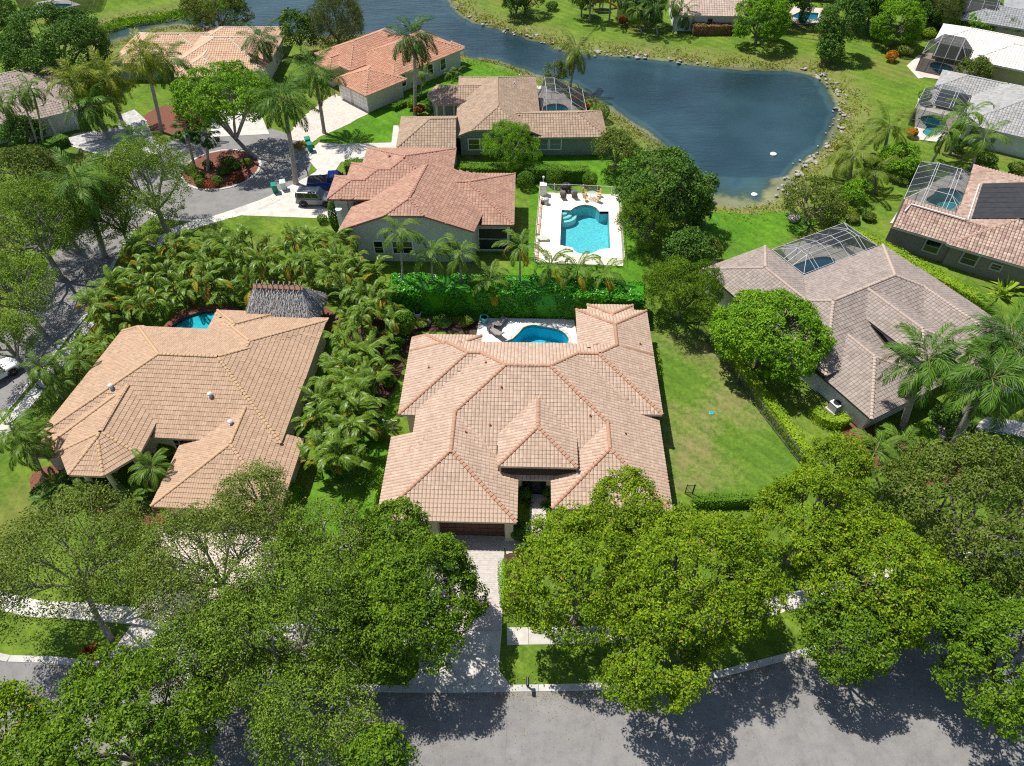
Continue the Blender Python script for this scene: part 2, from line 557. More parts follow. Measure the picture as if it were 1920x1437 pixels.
# ------------------------------------------------------------------ site data (metres; x to the right, y away from the front road)
LAKE = smooth_loop([(-49.80, 146.18), (-55.48, 141.21), (-59.52, 136.74), (-64.06, 134.46), (-68.77, 132.96), (-71.60, 129.34), (-70.42, 123.15), (-67.58, 121.40), (-65.50, 125.39), (-62.99, 128.63), (-58.42, 130.29), (-48.04, 128.16), (-39.62, 127.69), (-32.83, 125.85), (-24.75, 126.76), (-18.29, 126.30), (-12.70, 124.94), (-7.77, 118.21), (-2.85, 116.14), (3.43, 111.00), (8.85, 107.81), (13.21, 101.27), (17.88, 93.25), (21.48, 86.71), (23.12, 80.61), (24.37, 75.72), (27.21, 74.32), (30.50, 74.56), (33.03, 76.31), (35.70, 80.10), (38.79, 84.52), (42.06, 87.97), (45.51, 93.25), (47.76, 97.96), (48.56, 102.99), (49.04, 108.18), (47.37, 112.36), (41.39, 113.73), (33.05, 114.53), (27.63, 116.35), (20.91, 118.63), (10.43, 120.32), (6.04, 123.82), (-0.56, 129.10), (-5.30, 132.47), (-7.97, 135.21), (-10.59, 140.94), (-12.51, 147.90), (-17.04, 155.68), (-28.54, 162.09), (-42.60, 155.68)], 4)
WATER_Z = -0.5
POOLS = {
 'a': dict(out=smooth_loop([(-0.94, 49.99), (0.00, 50.59), (0.69, 51.51), (1.22, 52.29), (2.13, 52.61), (3.14, 52.37), (4.09, 52.13), (4.87, 51.74), (5.41, 51.05), (5.53, 50.22), (4.91, 49.24), (2.57, 48.58), (0.26, 48.88)], 4), w='pool_water_teal', p='pool_plaster_deep'),
 'd': dict(out=[(5.94, 72.99), (7.01, 72.88), (7.43, 73.44), (8.04, 73.90), (8.82, 74.13), (9.58, 73.90), (10.12, 73.44), (10.44, 72.65), (11.52, 72.65), (11.02, 65.36), (9.81, 65.16), (9.36, 64.77), (8.79, 64.38), (8.07, 64.28), (7.37, 64.48), (6.98, 64.87), (6.78, 65.46), (5.42, 65.96)], w='pool_water', p='pool_plaster'),
 'b': dict(out=smooth_loop([(-34.06, 51.98), (-33.53, 53.16), (-32.74, 54.05), (-31.55, 54.62), (-30.05, 54.70), (-28.70, 54.13), (-28.16, 52.92), (-28.52, 51.51), (-30.00, 50.82), (-32.31, 50.97)], 3), w='pool_water', p='pool_plaster_teal', d=-0.22),
 'c': dict(out=smooth_loop([(30.60, 61.98), (31.77, 62.83), (33.46, 63.60), (34.87, 63.79), (35.61, 63.12), (34.73, 61.80), (32.68, 60.32), (31.01, 60.50)], 3), w='pool_water_teal', p='pool_plaster_deep'),
 'e': dict(out=smooth_loop([(4.39, 98.74), (4.97, 99.90), (6.23, 100.40), (7.46, 100.06), (8.16, 98.74), (7.64, 97.43), (6.08, 96.79), (4.89, 97.43)], 3), w='pool_water', p='pool_plaster_deep'),
 'i': dict(out=smooth_loop([(50.24, 74.94), (51.83, 76.47), (52.80, 77.56), (54.31, 77.68), (55.38, 76.95), (55.64, 75.88), (54.12, 74.48), (52.53, 72.99), (51.55, 73.56)], 3), w='pool_water', p='pool_plaster'),
 'j': dict(out=smooth_loop([(58.05, 96.31), (59.91, 96.79), (61.16, 96.15), (61.03, 94.74), (59.94, 93.19), (58.86, 91.84), (56.99, 90.65), (56.51, 91.84), (57.63, 93.35), (57.58, 94.74)], 3), w='pool_water', p='pool_plaster'),
 'k': dict(out=smooth_loop([(66.09, 113.55), (67.42, 114.74), (68.53, 114.34), (69.30, 113.35), (69.40, 111.97), (67.67, 110.24), (66.68, 109.67), (66.16, 110.81)], 3), w='pool_water', p='pool_plaster_deep'),
 'n': dict(out=[(49.57, 134.07), (52.01, 136.35), (55.15, 135.58), (54.06, 132.82), (51.30, 132.08)], w='pool_water', p='pool_plaster_deep'),
 'o': dict(out=smooth_loop([(-85.85, 137.91), (-85.00, 139.49), (-83.39, 140.29), (-80.70, 139.75), (-81.60, 138.43), (-83.95, 137.13)], 2), w='pool_water', p='pool_plaster_deep'),
}

# ------------------------------------------------------------------ ground, one sheet to the horizon with the lake basin in it
def axis(a, b, st, far):
    return np.concatenate([[-far, -far * 0.5, a - 150, a - 60, a - 20], np.arange(a, b, st), [b + 20, b + 60, b + 150, far * 0.5, far]])
gx = axis(-118, 118, 0.8, 3000.0)
gy = axis(2, 175, 0.8, 3000.0)
GX, GY = np.meshgrid(gx, gy)
d_lake = dist_poly(GX, GY, LAKE)
inside = in_poly(GX, GY, LAKE)
sd = np.where(inside, -d_lake, d_lake)
GZ = np.where(sd > 0, WATER_Z * np.clip(1 - sd / 3.5, 0, 1) ** 1.3, WATER_Z - np.minimum(-sd * 0.4, 2.0))
for k, v in POOLS.items():
    ip = in_poly(GX, GY, v['out']) | (dist_poly(GX, GY, v['out']) < 0.85)
    GZ = np.where(ip, -2.2, GZ)
ny, nx = GX.shape
idx = np.arange(nx * ny).reshape(ny, nx)
F = np.stack([idx[:-1, :-1], idx[:-1, 1:], idx[1:, 1:], idx[1:, :-1]], -1).reshape(-1, 4)
me = npmesh('ground', np.stack([GX, GY, GZ], -1).reshape(-1, 3), F, M['grass'], smooth=True)
at = me.attributes.new('shore', 'FLOAT', 'POINT')
wide = np.where((GX > 12) & (GY > 62), 5.0, 1.6)
wide = np.where(GY > 104, 5.5, wide)
sh = np.clip(1.15 - sd / wide, 0, 1) * np.where(sd < 0, 1, 1)
at.data.foreach_set('value', sh.astype(np.float32).ravel())
ground = link('ground', me)
setp(ground, 'green lawn ground of the whole neighbourhood sloping into the lake', 'ground', None, 'structure')

# lake water
def mat_lake():
    m, t, o = nt('lake_water')
    geo = N(t, "ShaderNodeNewGeometry")
    P_ = geo.outputs['Position']
    at = N(t, "ShaderNodeAttribute", attribute_name='shallow')
    n1 = noise(t, P_, 0.25, 5.0, 0.65)
    n0 = noise(t, P_, 0.045, 3.0, 0.55)
    ad = N(t, "ShaderNodeMath", operation='MULTIPLY_ADD'); ad.inputs[1].default_value = 0.9
    t.links.new(n1.outputs['Fac'], ad.inputs[0]); t.links.new(at.outputs['Fac'], ad.inputs[2])
    r = ramp(t, [(0.40, (0.018, 0.045, 0.060)), (0.62, (0.030, 0.068, 0.085)), (0.85, (0.030, 0.058, 0.052)), (1.12 / 1.3, (0.05, 0.075, 0.045)), (1.0, (0.15, 0.16, 0.085))], ad.outputs[0])
    wr_ = ramp(t, [(0.32, (0.62, 0.66, 0.68)), (0.5, (1.0, 1.0, 1.0)), (0.68, (1.75, 1.65, 1.55))], n0.outputs['Fac'])  # uneven sky reflection, painted into the water colour as lighter and darker patches
    lc = mixc(t, 1.0, r.outputs[0], wr_.outputs[0], 'MULTIPLY')
    p = N(t, "ShaderNodeBsdfPrincipled")
    p.inputs['Roughness'].default_value = 0.08
    p.inputs['IOR'].default_value = 1.42
    t.links.new(lc, p.inputs['Base Color'])
    mp = N(t, "ShaderNodeMapping")
    mp.inputs['Rotation'].default_value = (0, 0, math.radians(25))
    mp.inputs['Scale'].default_value = (0.55, 1.6, 1.0)
    t.links.new(P_, mp.inputs['Vector'])
    w1 = noise(t, mp.outputs[0], 1.1, 4.0, 0.6)
    w2 = noise(t, mp.outputs[0], 0.22, 2.0, 0.5)
    add = N(t, "ShaderNodeMath", operation='ADD')
    t.links.new(w1.outputs['Fac'], add.inputs[0]); t.links.new(w2.outputs['Fac'], add.inputs[1])
    b = N(t, "ShaderNodeBump"); b.inputs['Strength'].default_value = 0.6; b.inputs['Distance'].default_value = 0.22
    t.links.new(add.outputs[0], b.inputs['Height'])
    t.links.new(b.outputs[0], p.inputs['Normal'])
    t.links.new(p.outputs[0], o.inputs[0])
    return m
M['lake'] = mat_lake()
lx = np.arange(-80, 75, 1.0); ly = np.arange(60, 215, 1.0)
LX, LY = np.meshgrid(lx, ly)
lin = in_poly(LX, LY, LAKE); ld = dist_poly(LX, LY, LAKE)
keep_v = lin | (ld < 2.0)
idx = np.arange(LX.size).reshape(LX.shape)
F = np.stack([idx[:-1, :-1], idx[:-1, 1:], idx[1:, 1:], idx[1:, :-1]], -1).reshape(-1, 4)
kv = keep_v.ravel()
F = F[kv[F].all(1)]
used = np.unique(F); remap = -np.ones(LX.size, int); remap[used] = np.arange(len(used))
V = np.stack([LX, LY, np.full_like(LX, WATER_Z)], -1).reshape(-1, 3)[used]
me = npmesh('lake_water', V, remap[F], M['lake'], smooth=True)
at = me.attributes.new('shallow', 'FLOAT', 'POINT')
sdl = np.where(lin, ld, -ld).ravel()[used]
wid = np.where((V[:, 1] < 82) & (V[:, 0] > 14), 6.0, np.where(V[:, 0] < -55, 5.0, 2.2))
at.data.foreach_set('value', np.clip(0.72 * (1 - sdl / wid), -0.35, 0.72).astype(np.float32))
setp(link('lake_water', me), 'dark blue rippled lake curving behind the houses', 'lake', None, 'structure')

# lawn patches of their own tone
def sheet(name, poly, z, mat, label, cat, thick=0.12, kind='structure', holes=None):
    o = MB().prism(poly, z - thick, z, bottom=False, holes=holes).build(name, mat)
    return setp(o, label, cat, None, kind)
sheet('lawn', smooth_loop([(13.80, 53.64), (18.42, 51.74), (21.42, 43.46), (23.97, 35.41), (22.78, 33.63), (21.43, 32.95), (14.22, 32.54), (12.92, 33.63), (13.29, 41.09)], 2), 0.006, M['lawn_dry'], 'side lawn with dry brown patches between the main roof and the iron fence', 'lawn')
sheet('lawn', smooth_loop([(-6.81, 84.05), (16.22, 86.09), (15.57, 72.43), (14.42, 60.14), (8.03, 60.32), (-0.29, 60.32), (1.56, 70.23), (1.70, 80.79)], 2), 0.006, M['lawn_lush'], 'bright green lawn around the fenced swimming pool', 'lawn', holes=[[(a * 1.0, b) for a, b in [(3.93, 76.12), (12.52, 75.64), (11.73, 62.93), (2.95, 63.50)]]])
sheet('lawn', smooth_loop([(-26.27, 90.06), (-23.81, 93.65), (-17.17, 102.10), (-9.66, 112.36), (-6.87, 115.96), (-1.26, 112.76), (2.05, 108.54), (-6.41, 104.90), (-12.41, 99.73), (-16.26, 93.96), (-16.19, 89.48), (-21.59, 88.90)], 2), 0.006, M['lawn_lush'], 'bright green front lawn between the orange and brown tiled houses', 'lawn')
sheet('lawn', smooth_loop([(23.68, 72.65), (27.91, 72.21), (32.46, 72.65), (35.57, 70.23), (28.78, 65.46), (24.76, 63.50), (21.92, 64.08), (21.95, 68.11)], 2), 0.008, M['lawn_lush'], 'bright mown lawn at the near end of the lake', 'lawn')
sheet('lawn', smooth_loop([(-11.18, 46.72), (-10.08, 43.01), (-11.07, 39.26), (-10.17, 36.64), (-11.13, 33.63), (-11.44, 30.58), (-14.73, 28.34), (-16.63, 28.80), (-16.01, 34.75), (-12.60, 39.56)], 2), 0.006, M['lawn_lush'], 'narrow lawn strip left of the main house', 'lawn')

# ------------------------------------------------------------------ roads
KERB = smooth_loop([(-45.85, 21.82), (-39.74, 20.28), (-34.76, 19.14), (-31.03, 18.89), (-27.65, 18.56), (-23.53, 18.07), (-18.03, 17.47), (-11.25, 17.09), (-5.62, 16.99), (0.00, 17.03), (4.92, 17.13), (9.88, 17.37), (13.89, 18.00), (17.68, 18.89), (20.79, 19.65), (25.59, 20.85), (31.79, 22.33), (38.61, 23.83), (47.11, 25.73)], 6, closed=False)
road = MB().prism(strip_poly(KERB, -9.6, 0.0), -0.1, 0.010).build('road', M['asphalt'])
setp(road, 'grey asphalt street along the front of the lots under tree shade', 'road', None, 'structure')
def lengths(path):
    L = [0]
    for a, b in zip(path[:-1], path[1:]): L.append(L[-1] + math.hypot(b[0] - a[0], b[1] - a[1]))
    return L
def along(path, s, L=None):
    L = L or lengths(path)
    s = max(0, min(s, L[-1] - 1e-6))
    i = 0
    while i < len(L) - 2 and L[i + 1] < s: i += 1
    f = (s - L[i]) / (L[i + 1] - L[i] + 1e-9)
    a, b = path[i], path[i + 1]
    return (a[0] + (b[0] - a[0]) * f, a[1] + (b[1] - a[1]) * f), math.atan2(b[1] - a[1], b[0] - a[0])
def pieces(parent_name, label, cat, piece, path, w, step, z, mat, gap=0.015, s0=0.0, s1=None, th=0.12, skip=()):
    """a run of slabs or kerb stones, each its own object"""
    root = thing(parent_name, label, cat); root['kind'] = 'structure'
    L = lengths(path); s1 = s1 or L[-1]
    s = s0
    me0 = {}
    while s < s1 - 0.3:
        st = min(step, s1 - s)
        (x, y), a = along(path, s + st / 2, L)
        if not any(lo < x < hi for lo, hi in skip):
            key = round(st, 2)
            if key not in me0:
                b = MB()
                hx, hy = (st - gap) / 2, w / 2
                c = 0.02
                b.add([(-hx, -hy, -th), (hx, -hy, -th), (hx, hy, -th), (-hx, hy, -th), (-hx, -hy, -c), (hx, -hy, -c), (hx, hy, -c), (-hx, hy, -c),
                       (-hx + c, -hy + c, 0), (hx - c, -hy + c, 0), (hx - c, hy - c, 0), (-hx + c, hy - c, 0)],
                      [(8, 9, 10, 11), (4, 5, 9, 8), (5, 6, 10, 9), (6, 7, 11, 10), (7, 4, 8, 11), (0, 1, 5, 4), (1, 2, 6, 5), (2, 3, 7, 6), (3, 0, 4, 7)])
                me0[key] = b.mesh(piece, mat)
            link(piece, me0[key], root, (x, y, z + random.uniform(-0.004, 0.004)), (0, 0, a))
        s += step
    return root
pieces('kerb', 'pale concrete kerb along the front street', 'kerb', 'kerb_stone', offset_path(KERB, 0.16), 0.46, 3.0, 0.06, M['kerb'])
SIDEWALK = offset_path(KERB, 3.7)
pieces('sidewalk', 'pale concrete sidewalk parallel to the front street', 'sidewalk', 'sidewalk_slab', SIDEWALK, 1.25, 1.5, 0.035, M['concrete_slab'], skip=((-5.2, -0.8),))

CUL = [(-37.39, 82.34)][0]
def circle(c, r, n=48, a0=0.0, a1=2 * math.pi):
    return [(c[0] + r * math.cos(a0 + (a1 - a0) * i / n), c[1] + r * math.sin(a0 + (a1 - a0) * i / n)) for i in range(n)]
SIDE = smooth_loop([(-42.12, 78.90), (-45.63, 72.99), (-47.22, 68.11), (-47.20, 62.17), (-46.71, 55.95), (-47.35, 51.13), (-47.84, 46.72), (-48.87, 40.17), (-49.85, 32.33), (-50.22, 24.45)], 5, closed=False)
o = MB().prism(strip_poly(SIDE, -3.6, 3.4), -0.1, 0.014).build('road', M['asphalt'])
setp(o, 'side street running down the left edge from the turning circle', 'road', None, 'structure')
o = MB().prism(circle(CUL, 11.4), -0.1, 0.018).build('road', M['asphalt'])
setp(o, 'round asphalt turning circle around the planted island', 'road', None, 'structure')
pieces('kerb', 'kerb along the right edge of the left side street', 'kerb', 'kerb_stone', offset_path(SIDE, 3.5)[8:], 0.4, 3.0, 0.06, M['kerb'])
pieces('kerb', 'ring kerb around the planted island', 'kerb', 'kerb_stone', circle(CUL, 4.85, 40) + circle(CUL, 4.85, 40)[:1], 0.35, 1.5, 0.1, M['kerb'])
o = MB().prism(circle(CUL, 4.7), -0.1, 0.09).build('mulch_bed', M['mulch_red'])
setp(o, 'round red mulch bed of the turning circle island', 'mulch bed', None, 'structure')
pieces('kerb', 'curved kerb on the near side of the turning circle', 'kerb', 'kerb_stone', circle(CUL, 11.45, 30, math.radians(232), math.radians(338)), 0.4, 3.0, 0.06, M['kerb'])
pieces('sidewalk', 'curving sidewalk between the turning circle and the salmon roofed house', 'sidewalk', 'sidewalk_slab',
       smooth_loop([(-40.61, 65.86), (-40.05, 66.87), (-38.69, 69.06), (-36.54, 70.34), (-34.28, 71.65), (-32.00, 73.33), (-29.78, 75.06), (-27.31, 77.80), (-24.73, 81.04), (-24.09, 83.12)], 4, closed=False), 1.5, 1.5, 0.035, M['concrete_slab'])
pieces('sidewalk', 'narrow sidewalk beside the left side street', 'sidewalk', 'sidewalk_slab',
       smooth_loop([(-42.49, 53.16), (-42.68, 51.67), (-43.01, 48.15), (-43.38, 44.66), (-44.00, 40.78), (-44.73, 36.64), (-45.28, 31.82)], 4, closed=False), 1.3, 1.5, 0.035, M['concrete_slab'])

# ------------------------------------------------------------------ driveways and beds
def pavers(name, poly, size, z, mat, label, cat='driveway', rot=0.0, base=None):
    """a paved area: bed sheet plus every paver as real geometry, joined because each is only a few pixels"""
    root = MB().prism(poly, z - 0.15, z - 0.012).build(name, base or M['concrete'])
    setp(root, label, cat, None, 'structure')
    P_ = np.array(poly); c, s = math.cos(rot), math.sin(rot)
    U = P_[:, 0] * c + P_[:, 1] * s; W = -P_[:, 0] * s + P_[:, 1] * c
    us = np.arange(U.min(), U.max(), size[0]); ws = np.arange(W.min(), W.max(), size[1])
    UU, WW = np.meshgrid(us, ws)
    UU = UU + np.where((np.arange(len(ws)) % 2)[:, None] == 1, size[0] / 2, 0)
    X = UU * c - WW * s; Y = UU * s + WW * c
    k = in_poly(X, Y, poly)
    X, Y = X[k], Y[k]
    n = len(X)
    g = 0.008
    hx, hy = size[0] / 2 - g, size[1] / 2 - g
    T = np.array([(-hx, -hy, -0.04), (hx, -hy, -0.04), (hx, hy, -0.04), (-hx, hy, -0.04), (-hx, -hy, 0), (hx, -hy, 0), (hx, hy, 0), (-hx, hy, 0)])
    Fq = np.array([(4, 5, 6, 7), (0, 1, 5, 4), (1, 2, 6, 5), (2, 3, 7, 6), (3, 0, 4, 7)])
    R = np.array([[c, -s], [s, c]])
    xy = T[:, :2] @ R.T
    V = np.zeros((n, 8, 3))
    V[:, :, 0] = X[:, None] + xy[None, :, 0]; V[:, :, 1] = Y[:, None] + xy[None, :, 1]
    V[:, :, 2] = z + T[None, :, 2] + RNG.uniform(-0.004, 0.004, n)[:, None]
    FF = (np.arange(n) * 8)[:, None, None] + Fq[None]
    o = link('pavers', npmesh('pavers', V.reshape(-1, 3), FF.reshape(-1, 4), mat), root)
    o['kind'] = 'stuff'
    return root
def drive(poly, label, mat='concrete', z=0.045, name='driveway'):
    return sheet(name, poly, z, M[mat], label, 'driveway' if name == 'driveway' else name.replace('_', ' '), 0.15)
pavers('driveway', [(-6.38, 29.28), (-0.58, 29.28), (-0.71, 21.20), (-6.26, 21.20)], (0.20, 0.15), 0.05, M['paver'], 'grey and pink paver driveway in front of the wide garage door')
drive([(-6.25, 21.12), (-0.71, 21.12), (-0.90, 18.42), (0.07, 17.16), (-7.31, 17.09), (-6.29, 18.21)], 'concrete apron joining the paver driveway to the street')
pavers('path', [(1.58, 33.90), (2.89, 33.90), (2.54, 28.43), (-0.40, 27.06), (-0.65, 28.15), (1.41, 29.61)], (0.24, 0.20), 0.05, M['paver'], 'paver path to the recessed front entry', 'path')
pavers('driveway', [(-27.44, 29.61), (-17.72, 29.85), (-17.20, 26.17), (-18.48, 23.62), (-23.49, 21.23), (-26.44, 22.41), (-26.87, 26.17)], (0.24, 0.24), 0.05, M['paver_pink'], 'pale pink paver forecourt under the sparse oaks', rot=0.2)
drive([(-26.42, 22.33), (-23.46, 21.16), (-20.01, 18.21), (-22.42, 17.93), (-27.65, 18.56)], 'concrete apron of the pink paver forecourt')
pavers('driveway', [(-30.63, 90.06), (-30.09, 95.20), (-27.85, 101.07), (-26.38, 103.48), (-19.98, 98.41), (-23.76, 93.35), (-26.38, 90.65), (-27.05, 89.19)], (0.4, 0.4), 0.05, M['paver_pink'], 'pink paver driveway of the orange tiled house', rot=0.8)
drive([(-27.31, 85.81), (-26.11, 89.19), (-23.01, 88.76), (-16.30, 89.19), (-16.56, 93.96), (-15.88, 93.96), (-14.25, 84.73), (-22.26, 84.19), (-22.69, 81.82), (-24.14, 80.79), (-25.67, 83.12)], 'white concrete driveway of the brown tiled house')
drive([(-33.11, 71.98), (-29.44, 74.71), (-26.47, 77.56), (-24.37, 80.53), (-23.19, 80.79), (-20.06, 78.90), (-18.47, 71.87), (-22.67, 71.32)], 'concrete driveway under the grey car and blue pickup')
pavers('driveway', [(-55.92, 97.11), (-54.53, 98.74), (-51.97, 95.83), (-48.63, 90.06), (-46.63, 86.92), (-48.05, 84.73), (-50.64, 84.19), (-57.72, 87.48), (-60.73, 89.19), (-60.28, 91.54), (-54.81, 93.35)], (0.4, 0.4), 0.05, M['paver_grey'], 'grey paver driveway beside the left edge house', rot=0.3)
drive([(-41.18, 90.65), (-33.37, 91.54), (-36.12, 97.76), (-43.23, 99.07)], 'pale driveway behind the island tree')
drive([(39.08, 38.60), (42.05, 40.66), (44.41, 40.17), (46.68, 39.56), (44.61, 35.52), (41.57, 36.64), (39.61, 37.32)], 'pale driveway of the grey brown tiled house at right')
sheet('path', smooth_loop([(37.22, 40.17), (37.81, 39.56), (37.06, 37.21), (36.37, 36.30), (35.42, 36.52), (36.05, 38.66)], 3), 0.02, M['pebble'], 'winding pebble path between garden shrubs at right', 'path')
sheet('mulch_bed', smooth_loop([(-16.40, 50.37), (-13.99, 53.48), (-13.02, 54.29), (-10.68, 52.68), (-3.22, 53.32), (-3.37, 51.28), (-9.00, 51.74), (-10.03, 48.88), (-10.60, 44.66), (-12.52, 38.96), (-14.00, 39.56), (-13.00, 46.03)], 3), 0.012, M['mulch'], 'dark mulch bed along the palms left of the main house', 'mulch bed')
sheet('mulch_bed', smooth_loop([(-0.56, 27.06), (0.62, 28.90), (1.66, 29.37), (1.15, 23.21), (-0.38, 22.81)], 3), 0.012, M['mulch'], 'dark mulch bed right of the paver driveway', 'mulch bed')
sheet('mulch_bed', smooth_loop([(-39.65, 34.43), (-37.47, 35.52), (-34.15, 33.90), (-27.85, 30.83), (-27.86, 29.61), (-34.39, 31.32), (-38.25, 32.33)], 3), 0.012, M['mulch_red'], 'red mulch bed in front of the turret', 'mulch bed')
sheet('mulch_bed', smooth_loop([(29.17, 39.56), (32.21, 39.56), (35.24, 36.64), (37.50, 36.64), (36.77, 33.90), (32.29, 33.63), (28.92, 36.64)], 3), 0.012, M['mulch_red'], 'red mulch bed around the right hand garden', 'mulch bed')
sheet('mulch_bed', smooth_loop([(-52.73, 93.35), (-51.17, 99.73), (-46.27, 98.90), (-43.01, 95.68), (-45.06, 92.59), (-48.40, 91.54)], 3), 0.012, M['mulch_red'], 'red mulch bed at the feet of the two royal palms', 'mulch bed')
sheet('mulch_bed', smooth_loop([(-25.94, 53.48), (-26.89, 55.53), (-25.54, 56.79), (-21.72, 57.14), (-17.22, 53.48), (-18.52, 51.74), (-23.41, 52.29)], 3), 0.01, M['mulch_red'], 'reddish garden bed around the thatched hut', 'mulch bed')

# ------------------------------------------------------------------ pools
def pool(key, deck, deckmat, label, decklabel, z=0.10, steps=False, coping=True):
    v = POOLS[key]; out = v['out']
    d = MB().prism(deck, z - 0.35, z, holes=[out]).build('pool_deck', deckmat)
    setp(d, decklabel, 'pool deck', None, 'structure')
    root = thing('swimming_pool', label, 'pool', (0, 0, 0))
    b = MB()
    area = sum(out[i][0] * out[(i + 1) % len(out)][1] - out[(i + 1) % len(out)][0] * out[i][1] for i in range(len(out)))
    o_ = out if area > 0 else out[::-1]
    n = len(o_)
    b.v = [(p[0], p[1], z - 0.01) for p in o_] + [(p[0], p[1], v.get('d', -1.5)) for p in o_]
    for i in range(n):
        j = (i + 1) % n
        b.f.append((j, i, n + i, n + j)); b.m.append(0)
    b.prism(o_, -1.7, v.get('d', -1.5))
    b.build('basin', M[v['p']], root)
    w = MB(); 
    tri = tessellate_polygon([[Vector((p[0], p[1], 0)) for p in o_]])
    w.v = [(p[0], p[1], z - 0.09) for p in o_]; w.f = [tuple(t) for t in tri]; w.m = [0] * len(tri)
    w.build('water', M[v['w']], root)
    if coping:
        cb = MB()
        L = lengths(o_ + [o_[0]]); s = 0.0
        big = offset_path(o_ + [o_[0]], -0.14)
        while s < L[-1] - 0.2:
            (x, y), a = along(o_ + [o_[0]], s + 0.3, L)
            nx_, ny_ = math.sin(a), -math.cos(a)
            cb.box((x + nx_ * 0.13, y + ny_ * 0.13, z + 0.012), (0.585, 0.3, 0.05), a)
            s += 0.6
        c = cb.build('coping', M['coping'], root); c['kind'] = 'stuff'
    return root
pool('a', [(-3.29, 53.64), (6.24, 53.48), (6.61, 47.72), (-3.77, 48.00)], M['deck_white'], 'kidney shaped turquoise pool behind the main house', 'white patio around the kidney shaped pool')
rp = pool('d', [(3.49, 76.83), (13.04, 76.35), (12.12, 62.17), (2.46, 62.93)], M['deck_cream'], 'large rectangular turquoise pool with rounded ends', 'cream pool deck inside the white fence', coping=False)
pool('b', smooth_loop([(-34.78, 51.28), (-34.31, 53.88), (-33.07, 55.11), (-30.48, 55.61), (-28.19, 55.28), (-26.60, 52.68), (-27.16, 50.37), (-32.66, 49.62)], 3), M['mulch_red'], 'dark teal pool between the tan roof and the palm thicket', 'dark red deck around the teal pool', coping=False)
pool('c', [(30.10, 65.46), (37.92, 68.95), (41.90, 65.26), (31.27, 59.42)], M['concrete'], 'pool inside the cage of the grey brown roofed house', 'pale deck inside the right hand pool cage')
pool('e', [(3.24, 106.34), (6.94, 105.97), (10.06, 97.11), (10.38, 95.20), (3.61, 95.20)], M['concrete'], 'small pool inside the cage beside the lake palm', 'deck inside the cage beside the lake palm')
pool('i', [(44.19, 70.23), (48.24, 75.64), (56.73, 81.82), (60.57, 79.78), (52.89, 71.32), (50.86, 70.23)], M['concrete'], 'bright pool inside the cage next to the dark solar panels', 'pale deck inside the cage next to the solar panels')
pool('j', [(54.58, 90.06), (60.41, 103.14), (64.51, 105.79), (67.73, 101.75), (61.64, 93.35), (57.85, 89.19)], M['concrete'], 'bright pool with a round spa inside the white framed cage', 'pale deck under the white framed cage')
pool('k', [(63.33, 112.76), (67.79, 118.45), (74.88, 116.37), (70.73, 110.43), (66.80, 108.17), (63.48, 109.29)], M['paver_pink'], 'small teal pool inside the dark cage of the white roofed house', 'pink deck of the white roofed house')
pool('n', [(48.13, 132.57), (51.83, 139.22), (57.22, 137.65), (54.77, 131.11), (50.42, 130.62)], M['paver_pink'], 'turquoise pool with a cypress beside it at the top edge', 'pinkish deck around the pool at the top edge')
pool('o', [(-85.52, 135.08), (-87.96, 140.83), (-83.97, 143.01), (-79.23, 139.75)], M['deck_white'], 'long blue pool under a cage in the top left corner', 'white deck in the top left corner', coping=False)
sheet('path', [(62.62, 113.55), (66.07, 117.61), (67.03, 117.20), (63.33, 112.76), (63.89, 109.29), (62.67, 108.92)], 0.05, M['paver_pink'], 'pink paved landing beside the dark pool cage', 'path')
# steps in the corner of the rectangular pool
for k in range(3):
    c0 = POOLS['d']['out'][0]
    r = 0.55 + 0.45 * k
    pts = [(c0[0] + 0.02, c0[1] - 0.02)] + [(c0[0] + 0.02 + r * 1.25 * math.cos(-a), c0[1] - 0.02 + r * math.sin(-a)) for a in [i * math.pi / 16 for i in range(9)]]
    MB().prism(pts, -1.45, -0.2 - 0.25 * k).build('pool_step', M['deck_white'], rp)
# ------------------------------------------------------------------ houses: hipped roofs from convex wings
def wing(poly, e, s=0.36, wall=True):
    """poly counter-clockwise; e[i] = eave height of edge i -> i+1 (None = open end)"""
    pl = []
    n = len(poly)
    for i in range(n):
        (x0, y0), (x1, y1) = poly[i], poly[(i + 1) % n]
        if e[i] is None:
            pl.append(None); continue
        L = math.hypot(x1 - x0, y1 - y0)
        tx, ty = (x1 - x0) / L, (y1 - y0) / L
        nx_, ny_ = -ty, tx                       # inward for ccw
        pl.append(dict(p=(x0, y0), t=(tx, ty), n=(nx_, ny_), e=e[i], s=s, L=L))
    return dict(poly=poly, pl=pl, s=s, wall=wall)
def rect(x0, x1, y0, y1, f, r, b, l, s=0.36, wall=True):
    return wing([(x0, y0), (x1, y0), (x1, y1), (x0, y1)], [f, r, b, l], s, wall)

